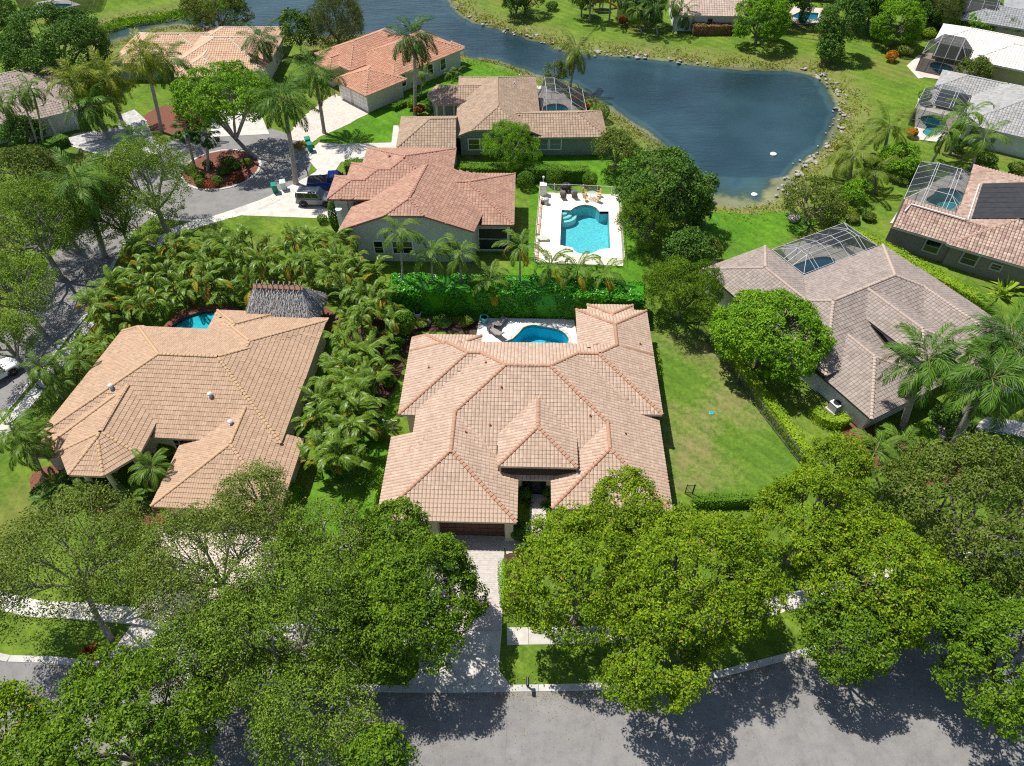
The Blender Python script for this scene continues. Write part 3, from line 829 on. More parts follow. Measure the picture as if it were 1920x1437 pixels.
def plane_z(p, X, Y):
    return p['e'] + p['s'] * ((X - p['p'][0]) * p['n'][0] + (Y - p['p'][1]) * p['n'][1])
def wing_z(w, X, Y):
    Z = np.full(np.shape(X), 1e9)
    for p in w['pl']:
        if p: Z = np.minimum(Z, plane_z(p, X, Y))
    return Z
def roof_z(wings, X, Y, skip=None):
    X = np.asarray(X, float); Y = np.asarray(Y, float)
    Z = np.full(X.shape, -1e9)
    for k, w in enumerate(wings):
        if k == skip: continue
        ins = in_poly(X, Y, w['poly'])
        Z = np.where(ins, np.maximum(Z, wing_z(w, X, Y)), Z)
    return Z
def clip_half(poly, a, b, c):
    """keep a*x + b*y <= c"""
    out = []
    n = len(poly)
    for i in range(n):
        p, q = poly[i], poly[(i + 1) % n]
        dp = a * p[0] + b * p[1] - c; dq = a * q[0] + b * q[1] - c
        if dp <= 1e-9: out.append(p)
        if (dp < -1e-9 and dq > 1e-9) or (dp > 1e-9 and dq < -1e-9):
            t = dp / (dp - dq)
            out.append((p[0] + (q[0] - p[0]) * t, p[1] + (q[1] - p[1]) * t))
    return out
def face_poly(w, i):
    pi = w['pl'][i]
    poly = list(w['poly'])
    for j, pj in enumerate(w['pl']):
        if j == i or pj is None: continue
        a = pi['s'] * pi['n'][0] - pj['s'] * pj['n'][0]
        b = pi['s'] * pi['n'][1] - pj['s'] * pj['n'][1]
        ci = pi['e'] - pi['s'] * (pi['p'][0] * pi['n'][0] + pi['p'][1] * pi['n'][1])
        cj = pj['e'] - pj['s'] * (pj['p'][0] * pj['n'][0] + pj['p'][1] * pj['n'][1])
        if abs(a) + abs(b) < 1e-9:
            if ci > cj: return []
            continue
        poly = clip_half(poly, a, b, cj - ci)
        if len(poly) < 3: return []
    return poly

TILE_F = np.array([(0, 1, 5, 4), (1, 2, 6, 5), (2, 3, 7, 6), (8, 9, 1, 0), (9, 10, 2, 1), (10, 11, 3, 2)])
def tile_template(w, L, rise, lift):
    xs = (-w / 2, -w * 0.22, w * 0.22, w / 2); h = (0.0, rise, rise, 0.0)
    lo = [(x, -0.03, lift + q) for x, q in zip(xs, h)]
    hi = [(x, L, q + 0.004) for x, q in zip(xs, h)]
    bot = [(x, -0.03, -0.01) for x in xs]
    return np.array(lo + hi + bot)
def cap_template(L, r, lift):
    an = [math.pi * k / 5 for k in range(6)]
    lo = [(r * 1.12 * math.cos(a), 0.0, r * 0.95 * math.sin(a) - 0.03 + lift) for a in an]
    hi = [(r * 0.95 * math.cos(a), L, r * 0.82 * math.sin(a) - 0.03) for a in an]
    V = lo + hi + [(0, 0, -0.03)]
    Fq = [(k, k + 1, k + 7, k + 6) for k in range(5)]
    Ft = [(12, k + 1, k, k) for k in range(5)]
    return np.array(V), Fq, [(12, k + 1, k) for k in range(5)]

def frames_mesh(T, F, O, R):
    """T (k,3) template, O (n,3) origins, R (n,3,3) columns = axes"""
    n = len(O)
    V = np.einsum('nij,kj->nki', R, T) + O[:, None, :]
    FF = (np.arange(n) * len(T))[:, None, None] + np.asarray(F)[None]
    return V.reshape(-1, 3), FF.reshape(-1, F.shape[1])

def house(name, label, origin, yaw, wings, mats, tile=(0.30, 0.34, 0.032, 0.030), over=0.55, cap_r=0.15, caps=0, wall_z0=0.0, fascia='fascia', single=None, cap_step=0.34):
    """mats: tile, cap, wall, fascia.  caps = how many ridge tiles become objects of their own"""
    root = thing(name, label, 'house', (origin[0], origin[1], 0), math.radians(yaw))
    deck = MB(); fas = MB(); wall = MB(); rake = MB()
    O = []; R = []
    lines = []
    tw, tl = tile[0], tile[1]
    for k, w in enumerate(wings):
        dz = -0.045 - 0.004 * k
        for i, p in enumerate(w['pl']):
            if p is None: continue
            fp = face_poly(w, i)
            if len(fp) < 3: continue
            vs = [(x, y, float(plane_z(p, x, y)) + dz) for x, y in fp]
            deck.add(vs, [tuple(range(len(vs)))])
            # ridge and hip lines
            for a in range(len(fp)):
                q0, q1 = fp[a], fp[(a + 1) % len(fp)]
                mx_, my_ = (q0[0] + q1[0]) / 2, (q0[1] + q1[1]) / 2
                onb = min(dist_poly(np.array([mx_]), np.array([my_]), w['poly'])) < 0.02
                if not onb and math.hypot(q1[0] - q0[0], q1[1] - q0[1]) > 0.2:
                    A = (q0[0], q0[1], float(plane_z(p, *q0))); B = (q1[0], q1[1], float(plane_z(p, *q1)))
                    if A[2] > B[2]: A, B = B, A
                    lines.append((k, A, B))
            # tiles
            t = np.array(p['t']); nn = np.array(p['n'])
            cphi = 1 / math.sqrt(1 + p['s'] ** 2)
            U = [(x - p['p'][0]) * t[0] + (y - p['p'][1]) * t[1] for x, y in fp]
            W = [(x - p['p'][0]) * nn[0] + (y - p['p'][1]) * nn[1] for x, y in fp]
            base = p['p'][0] * t[0] + p['p'][1] * t[1]
            us = np.arange(math.floor((base + min(U)) / tw) * tw + tw / 2 - base, max(U) + tw, tw)
            ws = np.arange(math.floor((min(W) + 0.001) / (tl * cphi)) * tl * cphi, max(W), tl * cphi)
            UU, WW = np.meshgrid(us, ws)
            X = p['p'][0] + UU * t[0] + WW * nn[0]; Y = p['p'][1] + UU * t[1] + WW * nn[1]
            Xc = X + nn[0] * tl * 0.5 * cphi; Yc = Y + nn[1] * tl * 0.5 * cphi
            ok = in_poly(Xc, Yc, fp)
            X, Y, Xc, Yc = X[ok], Y[ok], Xc[ok], Yc[ok]
            if not len(X): continue
            zc = plane_z(p, Xc, Yc)
            keep = np.ones(len(X), bool)
            for j, v in enumerate(wings):
                if j == k: continue
                ins = in_poly(Xc, Yc, v['poly'])
                zj = wing_z(v, Xc, Yc)
                keep &= ~(ins & (zc < zj - 0.30))
                if j < k: keep &= ~(ins & (np.abs(zc - zj) < 0.004))
            X, Y = X[keep], Y[keep]
            Z = plane_z(p, X, Y)
            ax = np.array([t[0], t[1], 0]); ay = np.array([nn[0] * cphi, nn[1] * cphi, p['s'] * cphi]); az = np.cross(ax, ay)
            Rm = np.stack([ax, ay, az], 1)
            O.append(np.stack([X, Y, Z], 1)); R.append(np.repeat(Rm[None], len(X), 0))
        # eaves and walls
        poly = w['poly']; n = len(poly)
        ins_d = [over if w['pl'][i] is not None else 0.0 for i in range(n)]
        inner = []
        for i in range(n):
            # intersection of the two inset edges at vertex i
            p0, p1, p2 = poly[i - 1], poly[i], poly[(i + 1) % n]
            def ln(a, b, d):
                L = math.hypot(b[0] - a[0], b[1] - a[1]); nx_, ny_ = -(b[1] - a[1]) / L, (b[0] - a[0]) / L
                return nx_, ny_, nx_ * a[0] + ny_ * a[1] + d
            a1, b1, c1 = ln(p0, p1, ins_d[i - 1]); a2, b2, c2 = ln(p1, p2, ins_d[i])
            D = a1 * b2 - a2 * b1
            if abs(D) < 1e-6: inner.append((a1 * c1, b1 * c1)); continue
            inner.append(((c1 * b2 - c2 * b1) / D, (a1 * c2 - a2 * c1) / D))
        for i in range(n):
            j = (i + 1) % n
            L = math.hypot(poly[j][0] - poly[i][0], poly[j][1] - poly[i][1])
            seg = max(1, int(L / 0.8))
            zt = []; wt = []
            for q in range(seg + 1):
                f = q / seg
                x, y = poly[i][0] + (poly[j][0] - poly[i][0]) * f, poly[i][1] + (poly[j][1] - poly[i][1]) * f
                xi, yi = inner[i][0] + (inner[j][0] - inner[i][0]) * f, inner[i][1] + (inner[j][1] - inner[i][1]) * f
                z = float(wing_z(w, np.array([x]), np.array([y]))[0]); zi = float(wing_z(w, np.array([xi]), np.array([yi]))[0])
                zt.append((x, y, z)); wt.append((xi, yi, zi))
            if w['pl'][i] is not None:
                for q in range(seg):
                    a, b, c, d = zt[q], zt[q + 1], wt[q], wt[q + 1]
                    du = 0.004 * k
                    fas.add([(a[0], a[1], a[2] - 0.22 - du), (b[0], b[1], b[2] - 0.22 - du), (b[0], b[1], b[2] - 0.01), (a[0], a[1], a[2] - 0.01),
                             (c[0], c[1], min(c[2], a[2]) - 0.21 - du), (d[0], d[1], min(d[2], b[2]) - 0.21 - du)], [(0, 1, 2, 3), (1, 0, 4, 5)])
            if w['pl'][i] is not None:
                for q in range(seg):
                    a, b = zt[q], zt[q + 1]
                    if abs(a[2] - b[2]) > 0.06: rake.bar((a[0], a[1], a[2] + 0.01), (b[0], b[1], b[2] + 0.01), 0.24, 0.13)
            for q in range(seg if w['wall'] else 0):
                c, d = wt[q], wt[q + 1]
                wall.add([(c[0], c[1], wall_z0 - 0.2), (d[0], d[1], wall_z0 - 0.2), (d[0], d[1], d[2] - 0.075 - 0.005 * k), (c[0], c[1], c[2] - 0.075 - 0.005 * k)], [(0, 1, 2, 3)])
    wall.build('wall', mats['wall'], root)
    roof = deck.build('roof', mats['deck'], root)
    fas.build(fascia, mats['fascia'], roof)
    if rake.f:
        ro = rake.build('rake_tiles', mats['cap'], roof); ro['kind'] = 'stuff'
    O = np.concatenate(O); R = np.concatenate(R)
    T = tile_template(tw * 0.94, tl * 1.0, tile[2], tile[3])
    nz = len(O)
    O[:, 2] += RNG.uniform(-0.006, 0.006, nz)
    if single is not None:
        # the nearest, largest tiles become objects of their own
        near = O[:, 1] * 1.0
        order = np.argsort(near)[:single]
        sel = np.zeros(nz, bool); sel[order] = True
        tm = npmesh('roof_tile', T, TILE_F, mats['tile'])
        for q in order:
            ob = bpy.data.objects.new('roof_tile', tm); C.objects.link(ob); ob.parent = roof
            m4 = Matrix([[*R[q][0], O[q][0]], [*R[q][1], O[q][1]], [*R[q][2], O[q][2]], [0, 0, 0, 1]])
            ob.matrix_local = m4
        O = O[~sel]; R = R[~sel]
    V, F = frames_mesh(T, TILE_F, O, R)
    to = link('roof_tiles', npmesh('roof_tiles', V, F, mats['tile']), roof); to['kind'] = 'stuff'
    # ridge and hip caps
    seen = set(); CO = []; CR = []
    for (k, A, B) in lines:
        key = (k,) + tuple(round(v, 1) for v in A + B)
        if key in seen: continue
        seen.add(key)
        A = Vector(A); B = Vector(B); d = B - A; L = d.length
        tdir = d.normalized(); side = Vector((tdir.y, -tdir.x, 0)).normalized(); up = side.cross(tdir)
        m_ = int(L / cap_step)
        for q in range(max(m_, 1)):
            c = A + tdir * (q * cap_step)
            cc = c + tdir * cap_step * 0.5
            pts = np.array([(cc.x, cc.y), (cc.x + side.x * 0.35, cc.y + side.y * 0.35), (cc.x - side.x * 0.35, cc.y - side.y * 0.35)])
            z = roof_z(wings, pts[:, 0], pts[:, 1])
            if z[0] > cc.z + 0.04: continue
            if z[0] - (max(z[1], -50) + max(z[2], -50)) / 2 < 0.03: continue
            CO.append((c.x, c.y, c.z)); CR.append(np.array([[side.x, tdir.x, up.x], [side.y, tdir.y, up.y], [side.z, tdir.z, up.z]]))
    if CO:
        # drop caps lying on top of another one
        kept = []; grid = {}
        for q, c in enumerate(CO):
            g = (round(c[0] / 0.2), round(c[1] / 0.2), round(c[2] / 0.2))
            if g in grid: continue
            grid[g] = 1; kept.append(q)
        CO = np.array([CO[q] for q in kept]); CR = np.array([CR[q] for q in kept])
        Vt, Fq, Ft = cap_template(cap_step * 1.18, cap_r, 0.035)
        if caps:
            me = bpy.data.meshes.new('ridge_tile'); me.from_pydata([tuple(v) for v in Vt], [], Fq + Ft); me.materials.append(mats['cap']); me.update()
            order = np.argsort(CO[:, 1])
            for q in order[:caps]:
                ob = bpy.data.objects.new('ridge_tile', me); C.objects.link(ob); ob.parent = roof
                r_ = CR[q]
                jit = Matrix.Rotation(random.uniform(-0.03, 0.03), 4, 'Z')
                ob.matrix_local = Matrix([[*r_[0], CO[q][0]], [*r_[1], CO[q][1]], [*r_[2], CO[q][2]], [0, 0, 0, 1]]) @ jit
            CO, CR = CO[order[caps:]], CR[order[caps:]]
        if len(CO):
            V1, F1 = frames_mesh(Vt, np.array(Fq), CO, CR)
            co = link('ridge_tiles', npmesh('ridge_tiles', V1, F1, mats['cap']), roof); co['kind'] = 'stuff'
    return root, roof

def plaster(name, c):
    return mat_plain(name, tuple(v * 0.94 for v in c), tuple(min(1, v * 1.04) for v in c), 1.5, 0.9, 0.2, bump=0.15, bscale=40)
def tileset(name, cols, cap, wallc, fasc=(0.55, 0.5, 0.45), stain=0.22, deckc=None, rough=0.75):
    dk = deckc or tuple(v * 0.28 for v in cols[0])
    return dict(tile=mat_tile(name + '_tile', cols, rough, stain), cap=mat_tile(name + '_ridge', cap, rough, 0.15), wall=plaster(name + '_plaster', wallc),
                fascia=mat_plain(name + '_fascia', fasc, None, rough=0.6), deck=mat_plain(name + '_underlay', dk, None, rough=0.95))

def facing(root, p, ang):
    """matrix of a wall feature: local x along the wall, local -y outward"""
    return Matrix.Translation(p) @ Matrix.Rotation(ang, 4, 'Z')
def window(root, p, ang, w, h, cols=1, rows=2, frame=None, name='window', surround=None, pane=None, fr=0.06):
    """p = centre on the wall face (house coordinates), ang = wall direction; outward is local -y"""
    b = MB(); d = 0.05
    for sx in (-1, 1): b.box((sx * (w / 2 - fr / 2), -d / 2, 0), (fr, d + 0.06, h))
    for sz in (-1, 1): b.box((0, -d / 2, sz * (h / 2 - fr / 2)), (w - 2 * fr, d + 0.05, fr))
    for c in range(1, cols): b.box((-w / 2 + w * c / cols, -d / 2, 0), (fr * 0.8, d + 0.03, h - 2 * fr))
    for r in range(1, rows): b.box((0, -d / 2, -h / 2 + h * r / rows), (w - 2 * fr, d + 0.02, fr * 0.8))
    if surround: 
        s = surround
        for sx in (-1, 1): b.box((sx * (w / 2 + s / 2 + 0.003), -d * 0.9, 0), (s, d * 1.4, h + 2 * s))
        for sz in (-1, 1): b.box((0, -d * 0.9, sz * (h / 2 + s / 2 + 0.003)), (w, d * 1.3, s))
    o = b.build(name, frame or M['white_paint'], root, p, (0, 0, ang))
    g = MB().box((0, -0.012, 0), (w - fr, 0.02, h - fr))
    g.build('pane', pane or M['glass_dark'], o)
    return o
def column(root, p, r, h, mat, square=False):
    b = MB()
    if square:
        b.box((0, 0, h / 2), (2 * r, 2 * r, h)); b.box((0, 0, 0.12), (2.5 * r, 2.5 * r, 0.24)); b.box((0, 0, h - 0.1), (2.5 * r, 2.5 * r, 0.2))
    else:
        b.lathe([(r * 1.35, 0), (r * 1.35, 0.15), (r * 1.05, 0.25), (r, 0.4), (r * 0.88, h - 0.3), (r * 1.2, h - 0.2), (r * 1.3, h)], n=14)
    return b.build('column', mat, root, p, smooth=False)
def vent_pipe(root, wings, x, y, mat, h=0.35, r=0.06, cap=False, name='vent_pipe'):
    z = float(roof_z(wings, np.array([x]), np.array([y]))[0])
    b = MB().lathe([(r * 2.2, -0.05), (r * 2.0, 0.03), (r, 0.06), (r, h)], n=10)
    if cap: b.lathe([(r * 1.2, h - 0.02), (r * 2.3, h), (r * 2.3, h + 0.12), (r * 1.2, h + 0.2)], n=10)
    b.build(name, mat, root, (x, y, z))
def garage_door(root, p, ang, w, h, mat, rows=4, cols=4, name='garage_door'):
    o = MB().box((0, 0.02, 0), (w, 0.04, h)).build(name, mat, root, p, (0, 0, ang))
    pw, ph = w / cols, h / rows
    me = MB().box((0, -0.02, 0), (pw - 0.06, 0.05, ph - 0.06)).mesh('door_panel', mat)
    for r in range(rows):
        for c in range(cols):
            link('door_panel', me, o, (-w / 2 + pw * (c + 0.5), 0, -h / 2 + ph * (r + 0.5)))
    return o

TS = {}
TS['a'] = tileset('main', [(0.43, 0.305, 0.225), (0.475, 0.34, 0.255), (0.51, 0.375, 0.285), (0.45, 0.32, 0.24), (0.54, 0.405, 0.31)], [(0.40, 0.22, 0.14), (0.45, 0.26, 0.17), (0.36, 0.195, 0.125)], (0.66, 0.58, 0.44), (0.62, 0.53, 0.46), 0.12)
TS['b'] = tileset('tan', [(0.40, 0.265, 0.175), (0.45, 0.30, 0.20), (0.49, 0.335, 0.225)], [(0.46, 0.30, 0.175), (0.52, 0.35, 0.21)], (0.66, 0.56, 0.42), (0.5, 0.4, 0.3), 0.10)
TS['c'] = tileset('greybrown', [(0.265, 0.22, 0.19), (0.31, 0.26, 0.23), (0.35, 0.295, 0.26)], [(0.40, 0.315, 0.265), (0.46, 0.37, 0.31)], (0.72, 0.70, 0.66), (0.1, 0.09, 0.085), 0.22)
TS['d'] = tileset('salmon', [(0.36, 0.20, 0.14), (0.42, 0.24, 0.17), (0.47, 0.285, 0.205)], [(0.37, 0.185, 0.135), (0.43, 0.22, 0.165)], (0.62, 0.60, 0.55), (0.30, 0.16, 0.12), 0.18)
TS['e'] = tileset('brown', [(0.33, 0.235, 0.165), (0.385, 0.275, 0.195), (0.43, 0.32, 0.23)], [(0.32, 0.225, 0.155), (0.38, 0.27, 0.19)], (0.27, 0.29, 0.275), (0.42, 0.35, 0.29), 0.22)
TS['f'] = tileset('orange', [(0.43, 0.20, 0.125), (0.49, 0.245, 0.155), (0.53, 0.29, 0.19)], [(0.50, 0.29, 0.19), (0.56, 0.35, 0.24)], (0.62, 0.56, 0.46), (0.55, 0.46, 0.38), 0.18)
TS['g'] = tileset('peach', [(0.52, 0.33, 0.21), (0.58, 0.38, 0.25), (0.62, 0.43, 0.29)], [(0.62, 0.54, 0.44), (0.68, 0.60, 0.5)], (0.6, 0.56, 0.5), (0.6, 0.55, 0.5), 0.10)
TS['h'] = tileset('dustybrown', [(0.29, 0.23, 0.195), (0.34, 0.275, 0.235), (0.38, 0.315, 0.27)], [(0.42, 0.36, 0.31), (0.46, 0.40, 0.35)], (0.6, 0.63, 0.6), (0.6, 0.58, 0.55), 0.2)
TS['i'] = tileset('pinkbrown', [(0.26, 0.17, 0.135), (0.39, 0.275, 0.215), (0.49, 0.375, 0.295), (0.33, 0.215, 0.175), (0.45, 0.33, 0.27)], [(0.40, 0.24, 0.18), (0.45, 0.29, 0.22)], (0.24, 0.21, 0.18), (0.5, 0.48, 0.45), 0.2)
TS['j'] = tileset('greytile', [(0.29, 0.29, 0.28), (0.35, 0.35, 0.34), (0.40, 0.40, 0.385)], [(0.38, 0.38, 0.37), (0.43, 0.43, 0.42)], (0.62, 0.64, 0.6), (0.6, 0.6, 0.58), 0.2)
TS['k'] = tileset('whitetile', [(0.70, 0.65, 0.59), (0.76, 0.72, 0.66), (0.80, 0.77, 0.72)], [(0.72, 0.67, 0.6), (0.78, 0.73, 0.67)], (0.45, 0.38, 0.22), (0.7, 0.66, 0.6), 0.10, deckc=(0.45, 0.42, 0.38))
TS['l'] = tileset('slategrey', [(0.25, 0.26, 0.27), (0.30, 0.31, 0.32), (0.34, 0.35, 0.36)], [(0.32, 0.33, 0.34), (0.36, 0.37, 0.38)], (0.40, 0.36, 0.28), (0.4, 0.4, 0.4), 0.2)
TS['m'] = tileset('dustypink', [(0.42, 0.32, 0.26), (0.47, 0.365, 0.30), (0.51, 0.41, 0.34)], [(0.45, 0.35, 0.29), (0.5, 0.4, 0.33)], (0.62, 0.66, 0.66), (0.5, 0.46, 0.42), 0.2)

# ---- main house in the middle
WA = [
 rect(-7.9, 12.2, 32.0, 45.4, 2.75, 2.75, 4.5, 3.416),                 # main body
 rect(-9.75, 0.6, 28.1, 35.8, 2.75, 2.75, None, 2.75),                 # garage wing
 rect(-7.9, 0.6, 33.0, 37.2, None, 2.75, None, 3.416),
 rect(3.2, 12.2, 29.4, 38.0, 2.75, 2.75, None, 2.75),                 # right front wing
 rect(-0.95, 5.15, 32.3, 41.0, 4.0, 4.0, None, 4.0),                  # raised entry roof
 rect(-9.4, 0.5, 37.85, 45.4, 3.3, None, 4.5, 3.3),                   # left rear wing
 rect(-9.4, -3.0, 43.3, 47.0, None, 3.8, 3.8, 3.3),
 rect(3.0, 12.45, 38.4, 45.4, 3.3, 3.3, 4.5, None),                   # right rear wing
 rect(5.75, 12.45, 43.3, 51.4, None, 3.3, 3.3, 3.3),
 rect(6.9, 11.3, 48.5, 52.5, None, 3.0, 3.0, 3.0),
]
PIV = (1.3, 38.0)
WA = [wing([(x - PIV[0], y - PIV[1]) for x, y in w['poly']], [p['e'] if p else None for p in w['pl']], w['s'], w['wall']) for w in WA]
ha, ra = house('main_house', 'large house with pinkish beige tile roof and orange ridge tiles behind the paver driveway', PIV, -1.5, WA, TS['a'], caps=300, single=300)
M['terracotta'] = mat_plain('terracotta', (0.30, 0.11, 0.06), (0.38, 0.15, 0.08), 8, 0.8)
for x, y in ((-4.9, -2.7), (-3.6, 3.9), (-2.2, 1.2), (-3.0, -1.9), (5.0, -1.0), (-8.6, 4.5), (10.0, 8.3), (7.8, -2.2)):
    vent_pipe(ha, WA, x, y, M['terracotta'], 0.22, 0.07)
M['door_brown'] = mat_plain('door_brown', (0.10, 0.05, 0.035), (0.14, 0.07, 0.05), 8, 0.6)
M['cream'] = plaster('cream_plaster', (0.72, 0.64, 0.46))
garage_door(ha, (-4.1, 28.60 - PIV[1], 1.12), 0.0, 4.9, 2.2, M['door_brown'], 4, 8)
for x in (-6.95, -1.25):
    column(ha, (x, 28.52 - PIV[1], 0), 0.3, 2.6, M['cream'], True)
ent = window(ha, (1.9 - PIV[0], 32.52 - PIV[1], 1.3), 0.0, 1.9, 2.4, 2, 1, M['black_metal'], 'entry_door')

# ---- tan roof at left with the turret
WB = [
 wing([(-11.2, -6.1), (8.8, -6.1), (8.9, 6.2), (-9.9, 6.2)], [2.95, 2.95, 3.5, 2.8], 0.375),
 rect(0.35, 10.25, -12.15, -5.0, 2.3, 2.3, None, 2.3, 0.34),
 rect(2.2, 8.4, -6.0, -2.7, None, 2.93, None, 2.93, 0.34),
 wing([(-8.2, -8.3), (-6.4, -10.45), (-3.7, -10.4), (-1.8, -8.2), (-1.8, -2.0), (-8.2, -2.0)], [3.4, 3.4, 3.4, 3.4, None, 3.4], 0.36, False),
 rect(-10.9, -5.2, -8.3, -3.0, 2.5, None, None, 2.5, 0.36),
 rect(-2.0, 8.9, 1.0, 9.2, None, 2.95, 2.75, 2.75, 0.375),
 rect(-2.0, 3.9, 6.0, 9.7, None, 2.75, 2.75, 2.75, 0.36),
]
hb, rb = house('turret_house', 'house with tan striped tile roof and octagonal turret porch', (-27, 42), -3.5, WB, TS['b'], tile=(0.20, 0.40, 0.010, 0.040), caps=300, cap_r=0.13, single=300)
M['galv'] = mat_plain('galvanised', (0.62, 0.63, 0.64), None, rough=0.4, spec=0.5)
for x, y in ((-6.3, -2.3), (2.2, -2.6), (4.6, -5.0)):
    vent_pipe(hb, WB, x, y, M['galv'], 0.26, 0.09, True, 'roof_vent')
for x, y in ((-6.0, -9.6), (-4.1, -9.6), (-2.5, -8.1), (-7.4, -8.0)):
    column(hb, (x, y, 0), 0.22, 3.2, M['cream'])
window(hb, (0.3, -5.56, 1.5), 0.0, 2.0, 2.2, 4, 4, M['white_paint'])
garage_door(hb, (5.3, -11.64, 1.02), 0.0, 4.9, 2.0, M['door_brown'], 4, 6)

# ---- grey brown roof at right
WC = [
 rect(-5.5, 14.0, -5.1, 6.3, 2.9, 2.9, 2.9, 2.9, 0.36),
 rect(-5.5, 2.8, 1.4, 12.0, None, 2.9, 2.9, 2.9, 0.36),
 rect(-5.3, 3.6, -10.35, -1.0, 2.35, 2.35, None, 2.35, 0.33),
 rect(2.1, 6.9, -8.4, 0.75, 4.0, 4.0, None, 4.0, 0.36),
 rect(6.3, 14.4, -13.5, 2.0, 2.75, 2.75, None, 2.75, 0.36),
]
hc, rc = house('grey_roof_house', 'house with grey brown tile roof and a pool cage notched into its back', (30, 50), 28, WC, TS['c'], tile=(0.33, 0.36, 0.014, 0.036), caps=260, cap_r=0.15)
window(hc, (-4.70, -2.0, 1.75), -math.pi / 2, 1.1, 1.5, 1, 2, surround=0.14)
window(hc, (-4.68, -3.6, 1.2), -math.pi / 2, 0.95, 2.2, 1, 1, M['white_paint'], 'side_door', pane=M['white_paint'])
garage_door(hc, (10.3, -12.98, 1.1), 0.0, 4.8, 2.2, M['white_paint'], 4, 8)

# ---- salmon roof house with the fenced pool
WD = [
 wing([(-18.1, 62.5), (-3.85, 62.5), (-1.5, 73.1), (-17.0, 69.8)], [6.25, 4.4, None, 4.4], 0.37),
 rect(-20.1, -10.0, 67.1, 71.9, 5.2, None, 5.2, 5.2, 0.37),
 rect(-18.7, -8.0, 67.1, 74.7, 5.2, None, 5.2, 5.2, 0.37),
 rect(-17.4, -6.8, 67.1, 78.2, 5.2, 5.2, 5.2, 5.2, 0.37),
 rect(-9.5, 0.3, 64.5, 74.9, 3.9, 3.9, 3.9, None, 0.38),
]
WD = [wing([(x + 10, y - 70) for x, y in w['poly']], [p['e'] if p else None for p in w['pl']], w['s'], w['wall']) for w in WD]
hd, rd_ = house('salmon_roof_house', 'house with salmon red tile roof and pale clipped gable wall beside the rectangular pool', (-10, 70), -1.0, WD, TS['d'], tile=(0.34, 0.37, 0.030, 0.024), caps=200, cap_r=0.13)
for px_, w_, c_ in ((-7.0, 0.9, 1), (-4.3, 1.0, 1), (-1.7, 2.2, 2), (3.6, 2.0, 2)):
    window(hd, (px_, -6.97, 1.9), 0.0, w_, 1.6, c_, 2, surround=0.1)
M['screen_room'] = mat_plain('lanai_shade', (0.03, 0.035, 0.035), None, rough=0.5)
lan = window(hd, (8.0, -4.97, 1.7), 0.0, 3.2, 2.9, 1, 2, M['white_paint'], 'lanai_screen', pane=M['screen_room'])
vent_pipe(hd, WD, -4.0, 3.8, M['terracotta'], 0.3, 0.12, False, 'roof_vent')
column(hd, (-8.9, -3.4, 0), 0.28, 4.3, M['white_paint'])

# ---- brown roof house behind it
WE = [
 rect(-7.3, 3.8, -2.5, 15.0, 3.8, 2.9, 2.9, 2.9, 0.42),
 rect(-14.75, -2.0, -5.0, 3.4, 2.75, None, 2.75, 2.75, 0.42),
 rect(-1.0, 12.2, -2.8, 4.4, 2.8, 2.8, 2.8, None, 0.42),
 wing([(-10.4, 6.2), (0.0, 6.2), (0.0, 12.0), (-10.4, 12.0), (-11.6, 9.1)], [3.1, None, 3.1, 3.1, 3.1], 0.42),
]
WE[1] = wing([(-14.75, -5.0), (-7.3, -5.0), (-7.3, 3.4), (-14.75, 3.4)], [2.75, None, 2.75, 2.75], 0.42)
he, re_ = house('brown_roof_house', 'house with brown tile roof and dark grey green walls behind the clipped hedge', (0, 88), 1.5, WE, TS['e'], tile=(0.36, 0.40, 0.04, 0.028), cap_r=0.12)
for x, y, c in ((-5.0, -2.02, 1), (-3.1, -2.02, 1), (3.9, -2.22, 1), (5.6, -2.22, 1), (1.6, -2.22, 1)):
    window(he, (x, y, 1.6), 0.0, 1.5, 1.5, 1, 2, surround=0.08)
for x in (-10.2, -9.2, -7.8): column(he, (x, 6.8, 0), 0.2, 2.8, M['cream'])
for x, y in ((0.6, 9.6), (1.4, 13.0)): vent_pipe(he, WE, x, y, M['galv'], 0.3, 0.1, False, 'roof_vent')

# ---- orange roof house by the lake
WF = [
 rect(-8.2, 3.0, -7.2, 0.6, 2.75, 2.75, None, 2.75, 0.36),
 rect(-4.9, 9.0, 0.7, 9.6, 2.9, 2.9, 2.9, 2.9, 0.40),
 rect(-1.9, 12.4, -5.6, 4.6, 2.9, 2.9, 2.9, 2.9, 0.40),
 rect(-6.8, 0.5, 3.2, 7.2, 2.75, None, 2.75, 2.75, 0.40),
 rect(10.0, 13.4, -4.6, -1.6, 2.6, 2.6, 2.6, None, 0.40),
]
WF[0] = rect(-8.2, -0.6, -7.2, 0.6, 2.75, 2.75, 2.75, 2.75, 0.36)
hf, rf = house('orange_roof_house', 'house with orange tile roof and two white garage doors beside the lake', (-20, 108), 46, WF, TS['f'], tile=(0.34, 0.40, 0.04, 0.028), cap_r=0.12)
garage_door(hf, (-7.67, -5.0, 1.15), -math.pi / 2, 3.4, 2.2, M['white_paint'], 4, 4)
garage_door(hf, (-7.67, -1.4, 1.15), -math.pi / 2, 2.6, 2.2, M['white_paint'], 4, 3)
for x in (0.2, 5.6, 8.2): window(hf, (x, -5.07, 1.6), 0.0, 1.1, 1.7, 1, 2, surround=0.12)

